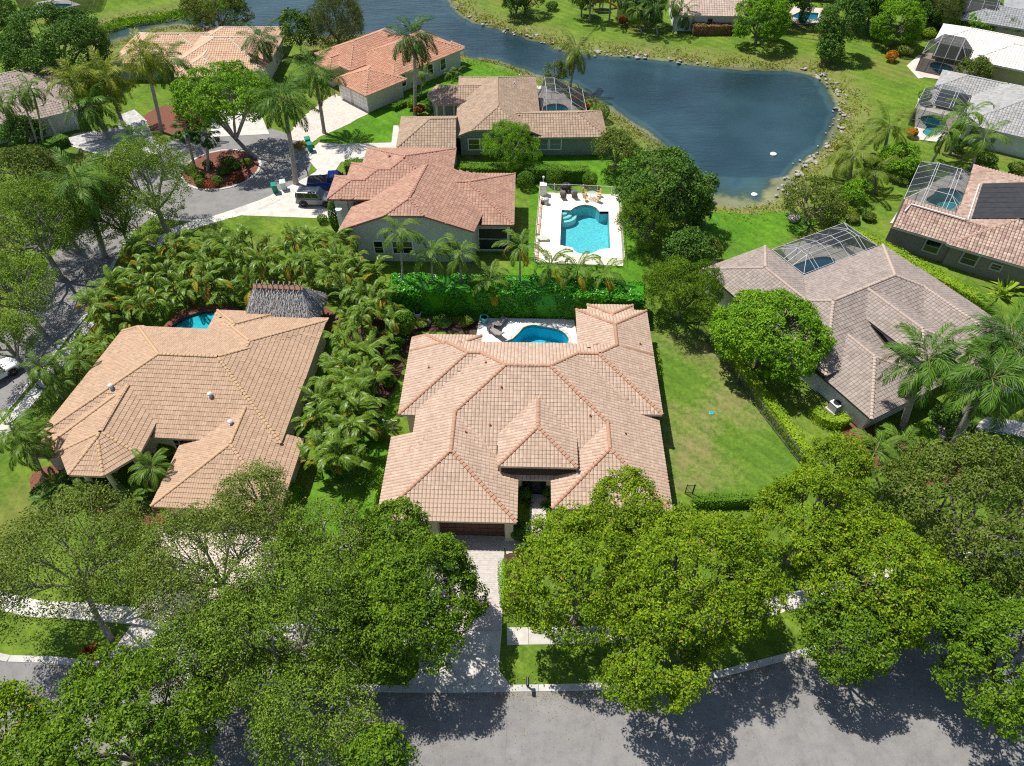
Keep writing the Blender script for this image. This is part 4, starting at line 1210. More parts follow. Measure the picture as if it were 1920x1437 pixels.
# ---- peach roof house far left
WG = [rect(-12, 3, -5.5, 6, 2.75, 2.75, 2.75, 2.75, 0.36), rect(-3, 12, -8.5, 4.5, 2.8, 2.8, 2.8, 2.8, 0.36), rect(-1, 6.5, -10.6, 0, 2.9, 2.9, None, 2.9, 0.36), rect(-1.5, 11, 0, 8.5, 2.75, 2.75, 2.75, 2.75, 0.36)]
hg, rg = house('peach_roof_house', 'house with peach tile roof and cream ridges behind tall royal palms', (-48.5, 113.5), 0, WG, TS['g'], tile=(0.36, 0.45, 0.04, 0.03), cap_r=0.13)
# ---- left edge house
WH = [rect(-16, 5.2, -1.5, 12.5, 2.75, 2.75, 2.75, 2.75, 0.36), rect(-3.2, 4.8, -5.4, 4, 2.8, 2.8, None, 2.8, 0.36), rect(-16, -3.5, -4.0, 4, 2.7, None, None, 2.7, 0.36)]
hh, rh = house('arched_porch_house', 'house with dusty brown tile roof and arched porch at the left edge', (-66, 95), 33, WH, TS['h'], tile=(0.36, 0.42, 0.03, 0.03), cap_r=0.14)
for x in (-2.3, 0.8, 3.9): column(hh, (x, -4.8, 0), 0.22, 2.6, M['white_paint'])
for x in (-6.0, -9.0): window(hh, (x, -3.42, 1.5), 0.0, 1.6, 1.6, 2, 2)
MB().lathe([(0.42, -0.03), (0.42, 0.03)], n=16).build('round_window', M['glass_dark'], hh, (-4.2, -3.46, 1.8), (math.pi / 2, 0, 0))
# ---- right: speckled roof with solar panels
WI = [rect(-5.2, 12, -3.6, 2.86, 2.75, None, 2.75, None, 0.36), rect(0.5, 18, -3.9, 15.2, 2.75, 2.75, 2.75, 2.75, 0.36)]
hi_, ri = house('solar_roof_house', 'house with speckled pink brown tile roof carrying dark solar panels', (48, 66), -32, WI, TS['i'], tile=(0.36, 0.40, 0.075, 0.04), cap_r=0.14)
for x, w_, h_ in ((-0.6, 1.5, 1.5), (3.2, 1.5, 1.4), (5.8, 1.0, 0.7)):
    window(hi_, (x, -3.06 if x < 0.9 else -3.36, 1.55), 0.0, w_, h_, 1, 2, M['grey_metal'], surround=0.1)
# ---- grey tile house, white tile house, slate tile house at the right edge
WJ = [rect(-5.2, 9, 1.3, 7.9, 2.75, 2.75, 2.75, 2.75, 0.38), rect(-0.2, 12.5, -8.0, 8.0, 2.75, 2.75, 2.75, 2.75, 0.38)]
hj, rj = house('grey_tile_house', 'house with light grey tile roof behind a white framed pool cage', (64, 96), -32, WJ, TS['j'], tile=(0.38, 0.42, 0.04, 0.03), cap_r=0.13)
window(hj, (1.6, -7.47, 1.5), 0.0, 0.9, 1.3, 1, 2)
WK = [rect(-5.5, 12, -1.2, 7.4, 2.75, 2.75, 2.75, 2.75, 0.36), rect(0.4, 14, -5.4, 4.2, 2.75, 2.75, 2.75, 2.75, 0.36)]
hk, rk = house('white_roof_house', 'house with bright white tile roof and a dark pool cage', (72, 114), -32, WK, TS['k'], tile=(0.40, 0.45, 0.03, 0.03), cap_r=0.13)
KL = (82.51, 126.63)
WL = [rect(-6, 10, -4.5, 4, 2.75, 2.75, 2.75, 2.75, 0.36), rect(0, 14, -1, 9, 2.9, 2.9, 2.9, 2.9, 0.36)]
hl, rl = house('slate_roof_house', 'house with slate grey tile roof at the top right corner', KL, -28, WL, TS['l'], tile=(0.42, 0.45, 0.04, 0.03), cap_r=0.13)
KM = (33.46, 126.86)
WM = [rect(-6.2, 5.8, 0, 10, 2.75, 2.75, 2.75, 2.75, 0.40), rect(2, 14, 4, 14, 2.75, 2.75, 2.75, 2.75, 0.40)]
hm, rm = house('dusty_pink_house', 'house with dusty pink hipped roof behind a flowering hedge at the top edge', KM, -3, WM, TS['m'], tile=(0.42, 0.48, 0.04, 0.03), cap_r=0.13)
window(hm, (0.2, 0.52, 1.6), 0.0, 1.0, 1.3, 1, 2)
KN = (55.38, 141.37)
WN_ = [rect(-9, 9, 0.5, 10, 2.75, 2.75, 2.75, 2.75, 0.36)]
hn, rn = house('patio_house', 'pale patio house front above the pool with the cypress at the top edge', KN, -8, WN_, TS['m'], tile=(0.42, 0.48, 0.04, 0.03), cap_r=0.13)
for x in (-5, -2, 1.5, 4.5): window(hn, (x, 1.02, 1.3), 0.0, 1.8, 2.3, 2, 1, M['black_metal'], 'sliding_door')
KO = (-89.78, 146.37)
WO = [rect(-10, 18, 0, 10, 2.75, 2.75, 2.75, 2.75, 0.36)]
ho, ro_ = house('corner_house', 'pale house behind the pool cage in the top left corner', KO, 15, WO, TS['m'], tile=(0.42, 0.48, 0.04, 0.03), cap_r=0.13)
# ------------------------------------------------------------------ vegetation: meshes
def leaf_quads(Pn, Nn, l, wr, rng, lvar=0.35, curl=0.0):
    """one pointed leaf (a rhomb) per row of Pn, lying across its normal"""
    n = len(Pn)
    Nn = Nn / (np.linalg.norm(Nn, axis=1, keepdims=True) + 1e-9)
    r = rng.normal(size=(n, 3))
    T = r - Nn * (r * Nn).sum(1, keepdims=True)
    T /= np.linalg.norm(T, axis=1, keepdims=True) + 1e-9
    B = np.cross(Nn, T)
    L = (l * (1 + lvar * rng.uniform(-1, 1, n)))[:, None]
    W = L * wr
    a = Pn - T * L * 0.5; c = Pn + T * L * 0.5 - Nn * L * 0.12
    b = Pn + B * W * 0.5; d = Pn - B * W * 0.5
    V = np.stack([a, b, c, d], 1).reshape(-1, 3)
    F = np.arange(n * 4).reshape(n, 4)
    return V, F

def lumpy_dirs(n, rng, zmin=-0.25):
    d = rng.normal(size=(int(n * 2.6) + 20, 3))
    d /= np.linalg.norm(d, axis=1, keepdims=True)
    d = d[d[:, 2] > zmin]
    while len(d) < n:
        e = rng.normal(size=(n, 3)); e /= np.linalg.norm(e, axis=1, keepdims=True)
        d = np.concatenate([d, e[e[:, 2] > zmin]])
    return d[:n]

def crown_clusters(seed, R, H, n, lobes=14, inner=0.45, amp=0.34, zmin=-0.3):
    """leaf clusters on the domes of many sub-crowns, so the outline is uneven and light and dark clumps form"""
    rng = np.random.default_rng(seed)
    ld = lumpy_dirs(lobes, rng, zmin)
    # push the sub-crown directions apart a little
    for _ in range(6):
        dd = ld[:, None] - ld[None]
        q = (dd ** 2).sum(-1) + np.eye(lobes)
        ld = ld + 0.04 * (dd / q[..., None]).sum(1) / lobes * 4
        ld /= np.linalg.norm(ld, axis=1, keepdims=True)
    rr = rng.uniform(1 - amp * 0.75, 1.0, lobes)
    sr = rng.uniform(0.75, 1.25, lobes) * 1.9 / math.sqrt(lobes)
    cen = ld * (rr * (1 - sr * 0.55))[:, None]
    w = sr ** 2; w /= w.sum()
    j = rng.choice(lobes, n, p=w)
    d = rng.normal(size=(n, 3)); d /= np.linalg.norm(d, axis=1, keepdims=True)
    d = d + ld[j] * 0.75; d[:, 2] += 0.35
    d /= np.linalg.norm(d, axis=1, keepdims=True)
    f = 1 - inner * rng.uniform(0, 1, n) ** 2.2
    c = (cen[j] + d * (sr[j] * f)[:, None])
    out = c / (np.linalg.norm(c, axis=1, keepdims=True) + 1e-6) * 0.5 + d * 0.5
    out /= np.linalg.norm(out, axis=1, keepdims=True)
    return c * np.array([R, R, H]), out, rng

def crown_mesh(name, seed, R, H, mat, ncl=900, rc=0.5, nleaf=26, leaf=0.2, wr=0.5, up=0.7, inner=0.45, amp=0.34, lobes=14, zmin=-0.3, droop=0.0, flat=0.7):
    c, out, rng = crown_clusters(seed, R, H, ncl, lobes, inner, amp, zmin)
    k = np.repeat(np.arange(ncl), nleaf)
    n = len(k)
    d = rng.normal(size=(n, 3)); d /= np.linalg.norm(d, axis=1, keepdims=True)
    d = d + out[k] * 0.5; d[:, 2] += 0.25
    d /= np.linalg.norm(d, axis=1, keepdims=True)
    rs = rc * (0.7 + 0.6 * rng.uniform(0, 1, ncl))
    P_ = c[k] + d * (rs[k] * rng.uniform(0.25, 1.0, n) ** 0.6)[:, None] * np.array([1, 1, flat])
    if droop: P_[:, 2] -= droop * rng.uniform(0, 1, n) ** 2
    Nn = d * 0.6 + out[k] * 0.35 + rng.normal(size=(n, 3)) * 0.6
    Nn[:, 2] += up
    V, F = leaf_quads(P_, Nn, leaf, wr, rng)
    return npmesh(name, V, F, mat), c

def limb_mesh(name, seed, clusters, trunk_h, zc, r0, mat, lean=(0, 0), nlimb=7, nsub=5, sub_r=0.05, trunk_base=(0, 0)):
    """trunk and limbs reaching into the crown; origin at the ground, crown centre at height zc"""
    rng = random.Random(seed)
    b = MB()
    top = Vector((lean[0], lean[1], trunk_h))
    p0 = Vector((trunk_base[0], trunk_base[1], -0.25))
    mid = (p0 + top) / 2 + Vector((rng.uniform(-.15, .15), rng.uniform(-.15, .15), 0))
    b.tube([p0, p0 + Vector((0, 0, 0.35)), mid, top], [r0 * 1.5, r0 * 1.1, r0 * 0.95, r0 * 0.85], 9)
    cl = [Vector((lean[0] + c[0], lean[1] + c[1], zc + c[2])) for c in clusters]
    groups = [[] for _ in range(nlimb)]
    for q in cl:
        a = math.atan2(q.y - top.y, q.x - top.x) + math.pi
        groups[int(a / (2 * math.pi) * nlimb) % nlimb].append(q)
    for g in groups:
        if not g: continue
        cen = sum(g, Vector()) / len(g)
        e = top.lerp(cen, 0.72)
        m1 = top.lerp(e, 0.5) + Vector((rng.uniform(-.3, .3), rng.uniform(-.3, .3), rng.uniform(0, .4)))
        b.tube([top - Vector((0, 0, 0.1)), m1, e], [r0 * 0.62, r0 * 0.45, r0 * 0.3], 6, cap=False)
        for q in rng.sample(g, min(nsub, len(g))):
            s = m1.lerp(e, rng.uniform(0.2, 1))
            m = s.lerp(q, 0.55) + Vector((rng.uniform(-.25, .25), rng.uniform(-.25, .25), rng.uniform(0, .3)))
            b.tube([s, m, q], [r0 * 0.26, r0 * 0.16, sub_r], 5, cap=False)
    return b.mesh(name, mat, True)

def tree(xy, zc, R, H, kind, label, seed, group=None, cat='tree', th=None, r0=None, name='tree', lean=(0, 0), mesh=None, rot=None, trunk_base=(0, 0)):
    """xy = where the crown centre stands over the ground, zc = its height"""
    K = KINDS[kind]
    t = thing(name, label, cat, (xy[0], xy[1], 0), 0.0 if rot is None else rot, group)
    th = th if th is not None else max(0.6, zc - H * 0.75)
    r0 = r0 or 0.05 * R + 0.05
    me, c = crown_mesh('crown', seed, R, H, M[K['mat']], ncl=max(30, int(K['dens'] * R * (R + H) / 2)), rc=K['rc'], nleaf=K['nleaf'], leaf=K['leaf'], wr=K['wr'], up=K['up'],
                       inner=K['inner'], amp=K['amp'], lobes=K['lobes'], zmin=K.get('zmin', -0.3), droop=K.get('droop', 0), flat=K.get('flat', 0.7))
    link('crown', me, t, (lean[0], lean[1], zc))
    lm = limb_mesh('trunk', seed, c[:: max(1, len(c) // 90)], th, zc, r0, M[K['bark']], lean, K.get('nlimb', 7), K.get('nsub', 5), K.get('sub_r', 0.04), trunk_base)
    link('trunk', lm, t)
    return t

M['lf_yellow'] = mat_leaf('leaf_yellow_green', [(0.030, 0.062, 0.006), (0.075, 0.135, 0.009), (0.130, 0.205, 0.012), (0.20, 0.27, 0.018)], gain=1.5, transl=0.32, odd=(0.32, 0.22, 0.03), odd_at=0.975)
M['lf_dark'] = mat_leaf('leaf_deep_green', [(0.018, 0.048, 0.006), (0.045, 0.095, 0.009), (0.080, 0.145, 0.012), (0.13, 0.195, 0.02)], gain=1.6, transl=0.28)
M['lf_olive'] = mat_leaf('leaf_olive', [(0.026, 0.045, 0.010), (0.055, 0.085, 0.018), (0.085, 0.120, 0.028), (0.13, 0.16, 0.05)], gain=1.8, transl=0.25, odd=(0.30, 0.27, 0.16), odd_at=0.985)
M['lf_oak'] = mat_leaf('leaf_oak', [(0.018, 0.036, 0.006), (0.040, 0.074, 0.011), (0.070, 0.115, 0.017), (0.12, 0.165, 0.026)], gain=2.2, transl=0.25, odd=(0.25, 0.23, 0.12), odd_at=0.985)
M['lf_forest'] = mat_leaf('leaf_forest', [(0.014, 0.042, 0.010), (0.030, 0.078, 0.016), (0.055, 0.115, 0.022), (0.09, 0.155, 0.035)], gain=1.6, transl=0.22)
M['lf_bright'] = mat_leaf('leaf_bright', [(0.030, 0.080, 0.007), (0.065, 0.150, 0.010), (0.10, 0.20, 0.013), (0.15, 0.25, 0.02)], gain=1.7, transl=0.32)
M['lf_hedge'] = mat_leaf('leaf_hedge', [(0.022, 0.062, 0.008), (0.045, 0.11, 0.012), (0.075, 0.16, 0.018), (0.12, 0.20, 0.03)], transl=0.25)
M['lf_gold'] = mat_leaf('leaf_gold_hedge', [(0.03, 0.07, 0.008), (0.07, 0.13, 0.012), (0.12, 0.185, 0.016), (0.18, 0.23, 0.03)], gain=1.9, transl=0.28)
M['lf_clusia'] = mat_leaf('leaf_glossy_hedge', [(0.012, 0.085, 0.006), (0.028, 0.15, 0.010), (0.05, 0.22, 0.014), (0.085, 0.28, 0.02)], rough=0.32, transl=0.25, spec=0.22)
M['lf_willow'] = mat_leaf('leaf_willow', [(0.04, 0.06, 0.022), (0.07, 0.10, 0.035), (0.10, 0.135, 0.05), (0.14, 0.17, 0.075)], transl=0.25)
M['lf_lake'] = mat_leaf('leaf_dusty', [(0.024, 0.048, 0.010), (0.055, 0.090, 0.018), (0.090, 0.130, 0.026), (0.14, 0.18, 0.045)], transl=0.22, odd=(0.26, 0.22, 0.08), odd_at=0.985)
M['lf_red'] = mat_leaf('leaf_red', [(0.06, 0.012, 0.012), (0.14, 0.022, 0.02), (0.22, 0.05, 0.02), (0.10, 0.09, 0.02)], transl=0.2)
M['lf_flower'] = mat_leaf('leaf_flower_hedge', [(0.03, 0.07, 0.012), (0.06, 0.12, 0.02), (0.30, 0.10, 0.13), (0.12, 0.05, 0.07)], transl=0.2)
M['lf_orange'] = mat_leaf('leaf_orange', [(0.20, 0.07, 0.012), (0.32, 0.11, 0.015), (0.42, 0.17, 0.02), (0.10, 0.12, 0.02)], transl=0.2)
M['lf_bed'] = mat_leaf('leaf_bed_plants', [(0.016, 0.05, 0.01), (0.04, 0.10, 0.015), (0.08, 0.16, 0.03), (0.16, 0.05, 0.03)], transl=0.25)

KINDS = {
 'yellow': dict(mat='lf_yellow', bark='trunk', dens=56, rc=0.42, nleaf=34, leaf=0.19, wr=0.5, up=0.3, inner=0.55, amp=0.5, lobes=26),
 'dark': dict(mat='lf_dark', bark='trunk', dens=68, rc=0.42, nleaf=34, leaf=0.19, wr=0.5, up=0.3, inner=0.5, amp=0.36, lobes=26),
 'oak': dict(mat='lf_oak', bark='trunk_grey', dens=44, rc=0.55, nleaf=32, leaf=0.155, wr=0.5, up=0.3, inner=0.7, amp=0.55, lobes=22, nsub=9, sub_r=0.025),
 'olive': dict(mat='lf_olive', bark='trunk_grey', dens=40, rc=0.6, nleaf=36, leaf=0.15, wr=0.5, up=0.3, inner=0.75, amp=0.6, lobes=22, nsub=12, sub_r=0.02, nlimb=9),
 'forest': dict(mat='lf_forest', bark='trunk', dens=36, rc=0.6, nleaf=26, leaf=0.28, wr=0.5, up=0.35, inner=0.45, amp=0.4, lobes=22),
 'bright': dict(mat='lf_bright', bark='trunk', dens=62, rc=0.45, nleaf=28, leaf=0.22, wr=0.5, up=0.35, inner=0.35, amp=0.2, lobes=26),
 'feather': dict(mat='lf_bright', bark='trunk', dens=56, rc=0.42, nleaf=32, leaf=0.24, wr=0.2, up=0.3, inner=0.35, amp=0.12, lobes=22, droop=0.3),
 'darkfeather': dict(mat='lf_dark', bark='trunk', dens=52, rc=0.45, nleaf=32, leaf=0.28, wr=0.2, up=0.25, inner=0.5, amp=0.36, lobes=16, droop=0.4),
 'island': dict(mat='lf_bright', bark='trunk_grey', dens=42, rc=0.5, nleaf=28, leaf=0.24, wr=0.5, up=0.4, inner=0.4, amp=0.45, lobes=24, zmin=-0.1, nsub=9),
 'willow': dict(mat='lf_willow', bark='trunk', dens=30, rc=0.7, nleaf=34, leaf=0.40, wr=0.16, up=-0.1, inner=0.4, amp=0.3, lobes=14, droop=1.6, zmin=-0.4),
 'lake': dict(mat='lf_lake', bark='trunk', dens=40, rc=0.5, nleaf=28, leaf=0.22, wr=0.45, up=0.3, inner=0.55, amp=0.45, lobes=20),
}

# ---- palms
def frond_mesh(name, L, mats, npair=24, leaf=0.55, wl=0.05, arc=1.1, roll=0.35, droop=0.5, seed=0, r=0.03, start=0.14, tipw=0.35):
    """a feather leaf along +x, arching down; built once, shared by every palm of its kind"""
    rng = np.random.default_rng(seed)
    n = 12
    s = np.linspace(0, 1, n + 1)
    ang = -arc * s ** 1.4
    x = np.concatenate([[0], np.cumsum(np.cos(ang[:-1]) * L / n)])
    z = np.concatenate([[0], np.cumsum(np.sin(ang[:-1]) * L / n)])
    b = MB()
    b.tube([(x[i], 0, z[i]) for i in range(n + 1)], [r * (1 - 0.8 * q) for q in s], 4)
    V = []; F = []; 
    for side in (-1, 1):
        for i in range(npair):
            t = start + (1 - start) * (i + rng.uniform(0, 0.6)) / npair
            px, pz, a = np.interp(t, s, x), np.interp(t, s, z), np.interp(t, s, ang)
            ll = leaf * (math.sin(math.pi * min(1, 0.18 + 0.80 * t)) ** 0.7) * rng.uniform(0.85, 1.15)
            fwd = 0.55 + 0.5 * t
            rl = rng.uniform(-roll, roll)
            dx = np.array([math.cos(a), 0, math.sin(a)]); up = np.array([-math.sin(a), 0, math.cos(a)])
            lat = np.array([0, side, 0]) * math.cos(rl) + up * math.sin(rl)
            dirv = dx * math.sin(fwd) + lat * math.cos(fwd)
            p0 = np.array([px, 0, pz])
            p1 = p0 + dirv * ll * 0.55 - np.array([0, 0, droop * ll * 0.16])
            p2 = p0 + dirv * ll - np.array([0, 0, droop * ll * 0.55])
            wv = np.cross(dirv, up); wv /= np.linalg.norm(wv) + 1e-9
            w = wl * rng.uniform(0.8, 1.2)
            k = len(V)
            V += [p0, p1 + wv * w, p2, p1 - wv * w]
            F.append((k, k + 1, k + 2, k + 3))
    k = len(b.v)
    b.v += [tuple(v) for v in V]
    b.f += [tuple(k + i for i in f) for f in F]
    b.m += [1] * len(F)
    return b.mesh(name, mats)

M['rachis'] = mat_plain('frond_stalk', (0.13, 0.19, 0.04), (0.2, 0.24, 0.07), 5, 0.5)
M['fr_royal'] = mat_leaf('frond_royal', [(0.018, 0.055, 0.010), (0.040, 0.10, 0.016), (0.07, 0.15, 0.025), (0.12, 0.20, 0.045)], transl=0.28, rough=0.4)
M['fr_yellow'] = mat_leaf('frond_yellowish', [(0.05, 0.085, 0.010), (0.11, 0.155, 0.014), (0.17, 0.21, 0.02), (0.26, 0.26, 0.03)], transl=0.3, rough=0.4)
M['fr_coco'] = mat_leaf('frond_coconut', [(0.03, 0.065, 0.010), (0.07, 0.115, 0.018), (0.12, 0.165, 0.03), (0.20, 0.21, 0.05)], transl=0.3, rough=0.4)
M['fr_small'] = mat_leaf('frond_small', [(0.022, 0.06, 0.010), (0.05, 0.11, 0.018), (0.09, 0.16, 0.03), (0.16, 0.22, 0.05)], transl=0.28, rough=0.4)
M['fr_areca'] = mat_leaf('frond_areca', [(0.022, 0.062, 0.008), (0.055, 0.125, 0.014), (0.11, 0.195, 0.022), (0.22, 0.27, 0.035)], transl=0.3, rough=0.36, spec=0.22)
M['fr_areca_gold'] = mat_leaf('frond_areca_gold', [(0.12, 0.12, 0.012), (0.20, 0.18, 0.018), (0.30, 0.24, 0.025), (0.36, 0.20, 0.03)], transl=0.3, rough=0.4)
M['fr_dead'] = mat_leaf('frond_brown', [(0.16, 0.09, 0.03), (0.24, 0.14, 0.04), (0.32, 0.19, 0.05), (0.30, 0.12, 0.03)], transl=0.2, rough=0.7)
M['fr_dark'] = mat_leaf('frond_dark', [(0.012, 0.04, 0.012), (0.025, 0.07, 0.018), (0.045, 0.10, 0.025), (0.08, 0.14, 0.04)], transl=0.22, rough=0.4)

FR = {}
def fr_set(key, mats, k=3, **kw):
    FR[key] = []
    for i in range(k):
        kk = dict(kw); kk['seed'] = i + 11; kk['arc'] = kw['arc'] * (0.85 + 0.25 * i)
        FR[key].append(frond_mesh('frond', mats=[M['rachis'], M[mats]], **kk))
fr_set('royal', 'fr_royal', L=3.7, npair=52, leaf=0.85, wl=0.030, arc=1.5, roll=0.8, droop=0.8)
fr_set('royal_yellow', 'fr_yellow', L=3.7, npair=52, leaf=0.85, wl=0.030, arc=1.4, roll=0.8, droop=0.8)
fr_set('royal_dark', 'fr_dark', L=3.7, npair=52, leaf=0.85, wl=0.032, arc=1.55, roll=0.8, droop=0.9)
fr_set('coco', 'fr_coco', L=4.0, npair=48, leaf=0.95, wl=0.032, arc=1.3, roll=0.25, droop=1.3)
fr_set('small', 'fr_small', L=2.2, npair=34, leaf=0.46, wl=0.024, arc=2.0, roll=0.2, droop=0.9)
fr_set('small_dead', 'fr_areca_gold', L=2.2, npair=34, leaf=0.46, wl=0.026, arc=2.2, roll=0.2, droop=1.0)
fr_set('areca', 'fr_areca', L=2.3, npair=34, leaf=0.42, wl=0.026, arc=2.3, roll=0.15, droop=0.5)
fr_set('areca_gold', 'fr_areca_gold', L=2.3, npair=34, leaf=0.42, wl=0.026, arc=2.4, roll=0.15, droop=0.5)
fr_set('areca_dead', 'fr_dead', L=1.9, npair=22, leaf=0.42, wl=0.035, arc=2.4, roll=0.5, droop=1.0)
fr_set('sago', 'fr_small', L=1.3, npair=22, leaf=0.32, wl=0.03, arc=1.2, roll=0.1, droop=0.2)
fr_set('sabal', 'fr_dark', L=1.5, npair=16, leaf=0.75, wl=0.05, arc=0.9, roll=0.3, droop=0.7, start=0.55)

def add_fronds(t, key, n, z, sc=1.0, e0=75, e1=-25, off=(0, 0), rng=random, odd=None, odd_n=0, low_first=False):
    for i in range(n):
        f = (i + 0.5) / n
        el = math.radians(e0 + (e1 - e0) * f ** 0.85 + rng.uniform(-7, 7))
        az = i * 2.39996 + rng.uniform(-0.25, 0.25)
        k = key
        if odd and i >= n - odd_n: k = odd
        me = rng.choice(FR[k])
        s = sc * rng.uniform(0.88, 1.1)
        o = bpy.data.objects.new('frond', me); C.objects.link(o); o.parent = t
        o.location = (off[0] + 0.08 * math.cos(az), off[1] + 0.08 * math.sin(az), z + 0.25 * (1 - f) * sc)
        o.rotation_euler = (rng.uniform(-0.25, 0.25), -el, az)
        o.scale = (s, s, s)

def palm(base, crown, h, label, key='royal', n=16, sc=1.0, r=0.22, shaft=1.3, group=None, e0=78, e1=-35, odd=None, odd_n=0, name='palm_tree', seed=None, mat='palm_trunk', bend=0.3):
    """base and crown are ground points under the foot and under the crown"""
    rng = random.Random(seed if seed is not None else int(abs(base[0] * 37 + base[1] * 91)))
    t = thing(name, label, 'palm', (base[0], base[1], 0), 0, group)
    dx, dy = crown[0] - base[0], crown[1] - base[1]
    b = MB()
    pts = []; rad = []
    for i in range(9):
        f = i / 8
        g = f + bend * f * (1 - f)
        pts.append((dx * g, dy * g, -0.2 + (h - shaft + 0.2) * f))
        rad.append(r * (1.5 if i == 0 else 1.08 + 0.12 * math.sin(math.pi * f) - 0.25 * f))
    b.tube(pts, rad, 10)
    b.build('trunk', M[mat], t, smooth=True)
    if shaft > 0.05:
        p = Vector(pts[-1]); top = Vector((dx, dy, h))
        MB().tube([p, p.lerp(top, 0.3), top], [rad[-1] * 1.1, rad[-1] * 1.15, rad[-1] * 0.5], 9).build('crownshaft', M['crownshaft'], t, smooth=True)
    if key.startswith('royal'): n += 5
    add_fronds(t, key, n, h, sc, e0, e1, (dx, dy), rng, odd, odd_n)
    return t

def areca(xy, h, label, group, n=24, sc=1.0, gold=3, dead=2, seed=0, z0=0.0):
    rng = random.Random(seed)
    t = thing('areca_palm', label, 'palm', (xy[0], xy[1], 0), rng.uniform(0, 6.28), group)
    b = MB()
    heads = []
    for i in range(4):
        a = i * 1.7 + rng.uniform(-0.4, 0.4); q = rng.uniform(0.25, 0.6)
        hh = h * rng.uniform(0.55, 0.95)
        heads.append((q * 1.6 * math.cos(a), q * 1.6 * math.sin(a), hh))
        b.tube([(q * 0.4 * math.cos(a), q * 0.4 * math.sin(a), -0.1), (q * math.cos(a), q * math.sin(a), hh * 0.5), heads[-1]], [0.06, 0.05, 0.045], 5)
    b.build('stem', M['crownshaft'], t)
    for i in range(n):
        hx, hy, hh = heads[i % 4]
        f = (i // 4 + 0.5) / (n / 4)
        el = math.radians(88 - 60 * f + rng.uniform(-8, 8)); az = math.atan2(hy, hx) + (i * 2.39996 if f > 0.3 else rng.uniform(-3, 3))
        k = 'areca'
        if n - i <= dead: k = 'areca_dead'
        elif n - i <= dead + gold: k = 'areca_gold'
        s = sc * rng.uniform(0.85, 1.15)
        o = bpy.data.objects.new('frond', rng.choice(FR[k])); C.objects.link(o); o.parent = t
        o.location = (hx, hy, hh - 0.2 * f); o.rotation_euler = (rng.uniform(-0.3, 0.3), -el, az); o.scale = (s, s, s)
    return t

# ---- hedges and clipped shrubs
def hedge(path, w, h, mat, label, leaf=0.16, dens=70, name='hedge', bumps=0.06, cat='hedge', z0=0.0, round_=0.1, seed=1):
    """path = centre line; leaves over a slightly uneven box, a core of the same leaves inside"""
    rng = np.random.default_rng(seed)
    L = lengths(path); tot = L[-1]
    t = thing(name, label, cat, (path[0][0], path[0][1], 0))
    ox, oy = path[0]
    hw = w / 2
    per = 2 * h + w
    n = int(dens * per * tot + dens * 2 * w * h)
    s = rng.uniform(0, tot, n); q = rng.uniform(0, per, n)
    path_ = np.array(path); La = np.array(L)
    ii = np.clip(np.searchsorted(La, s) - 1, 0, len(path) - 2)
    f = ((s - La[ii]) / (La[ii + 1] - La[ii] + 1e-9))[:, None]
    c = path_[ii] * (1 - f) + path_[ii + 1] * f
    tv = path_[ii + 1] - path_[ii]; tv /= np.linalg.norm(tv, axis=1, keepdims=True)
    nv = np.stack([-tv[:, 1], tv[:, 0]], 1)
    lat = np.where(q < h, -hw, np.where(q < h + w, q - h - hw, hw)); z = np.where(q < h, q, np.where(q < h + w, h, per - q))
    ny = np.where(q < h, -1.0, np.where(q < h + w, 0.0, 1.0)); nz = np.where((q >= h) & (q < h + w), 1.0, 0.15)
    # end caps
    ne = int(dens * w * h)
    for e, (sg) in ((0, -1), (1, 1)):
        k = slice(e * ne, (e + 1) * ne)
        end = path_[0] if e == 0 else path_[-1]
        tt = (path_[1] - path_[0]) if e == 0 else (path_[-1] - path_[-2]); tt = tt / np.linalg.norm(tt)
        c[k] = end; nv[k] = np.array([-tt[1], tt[0]]); tv[k] = tt * sg
        lat[k] = rng.uniform(-hw, hw, len(lat[k])); z[k] = rng.uniform(0, h, len(z[k])); ny[k] = 0; nz[k] = 0.15
    endm = np.zeros(n, bool); endm[:2 * ne] = True
    wob = bumps * (np.sin(s * 1.7 + lat * 2) + np.sin(s * 0.63 + 1.3) + np.sin(s * 3.1 + z * 2.3) * 0.6)
    N3 = np.stack([nv[:, 0] * ny, nv[:, 1] * ny, nz], 1)
    N3[endm, :2] = tv[endm]
    P_ = np.stack([c[:, 0] - ox + nv[:, 0] * lat, c[:, 1] - oy + nv[:, 1] * lat, z + z0], 1)
    P_ += N3 * (wob + rng.uniform(-0.10, 0.05, n) * (1 + leaf))[:, None]
    Nn = N3 + rng.normal(size=(n, 3)) * 0.55; Nn[:, 2] += 0.35
    V, F = leaf_quads(P_, Nn, leaf, 0.55, rng)
    link('foliage', npmesh('foliage', V, F, M[mat]), t)
    core = MB(); k = 0.14
    pl = [(p[0] - ox, p[1] - oy) for p in path]
    core.prism(strip_poly(pl, -hw + k, hw - k), 0.0, max(0.1, h - k))
    core.build('hedge_core', M[mat], t)
    return t

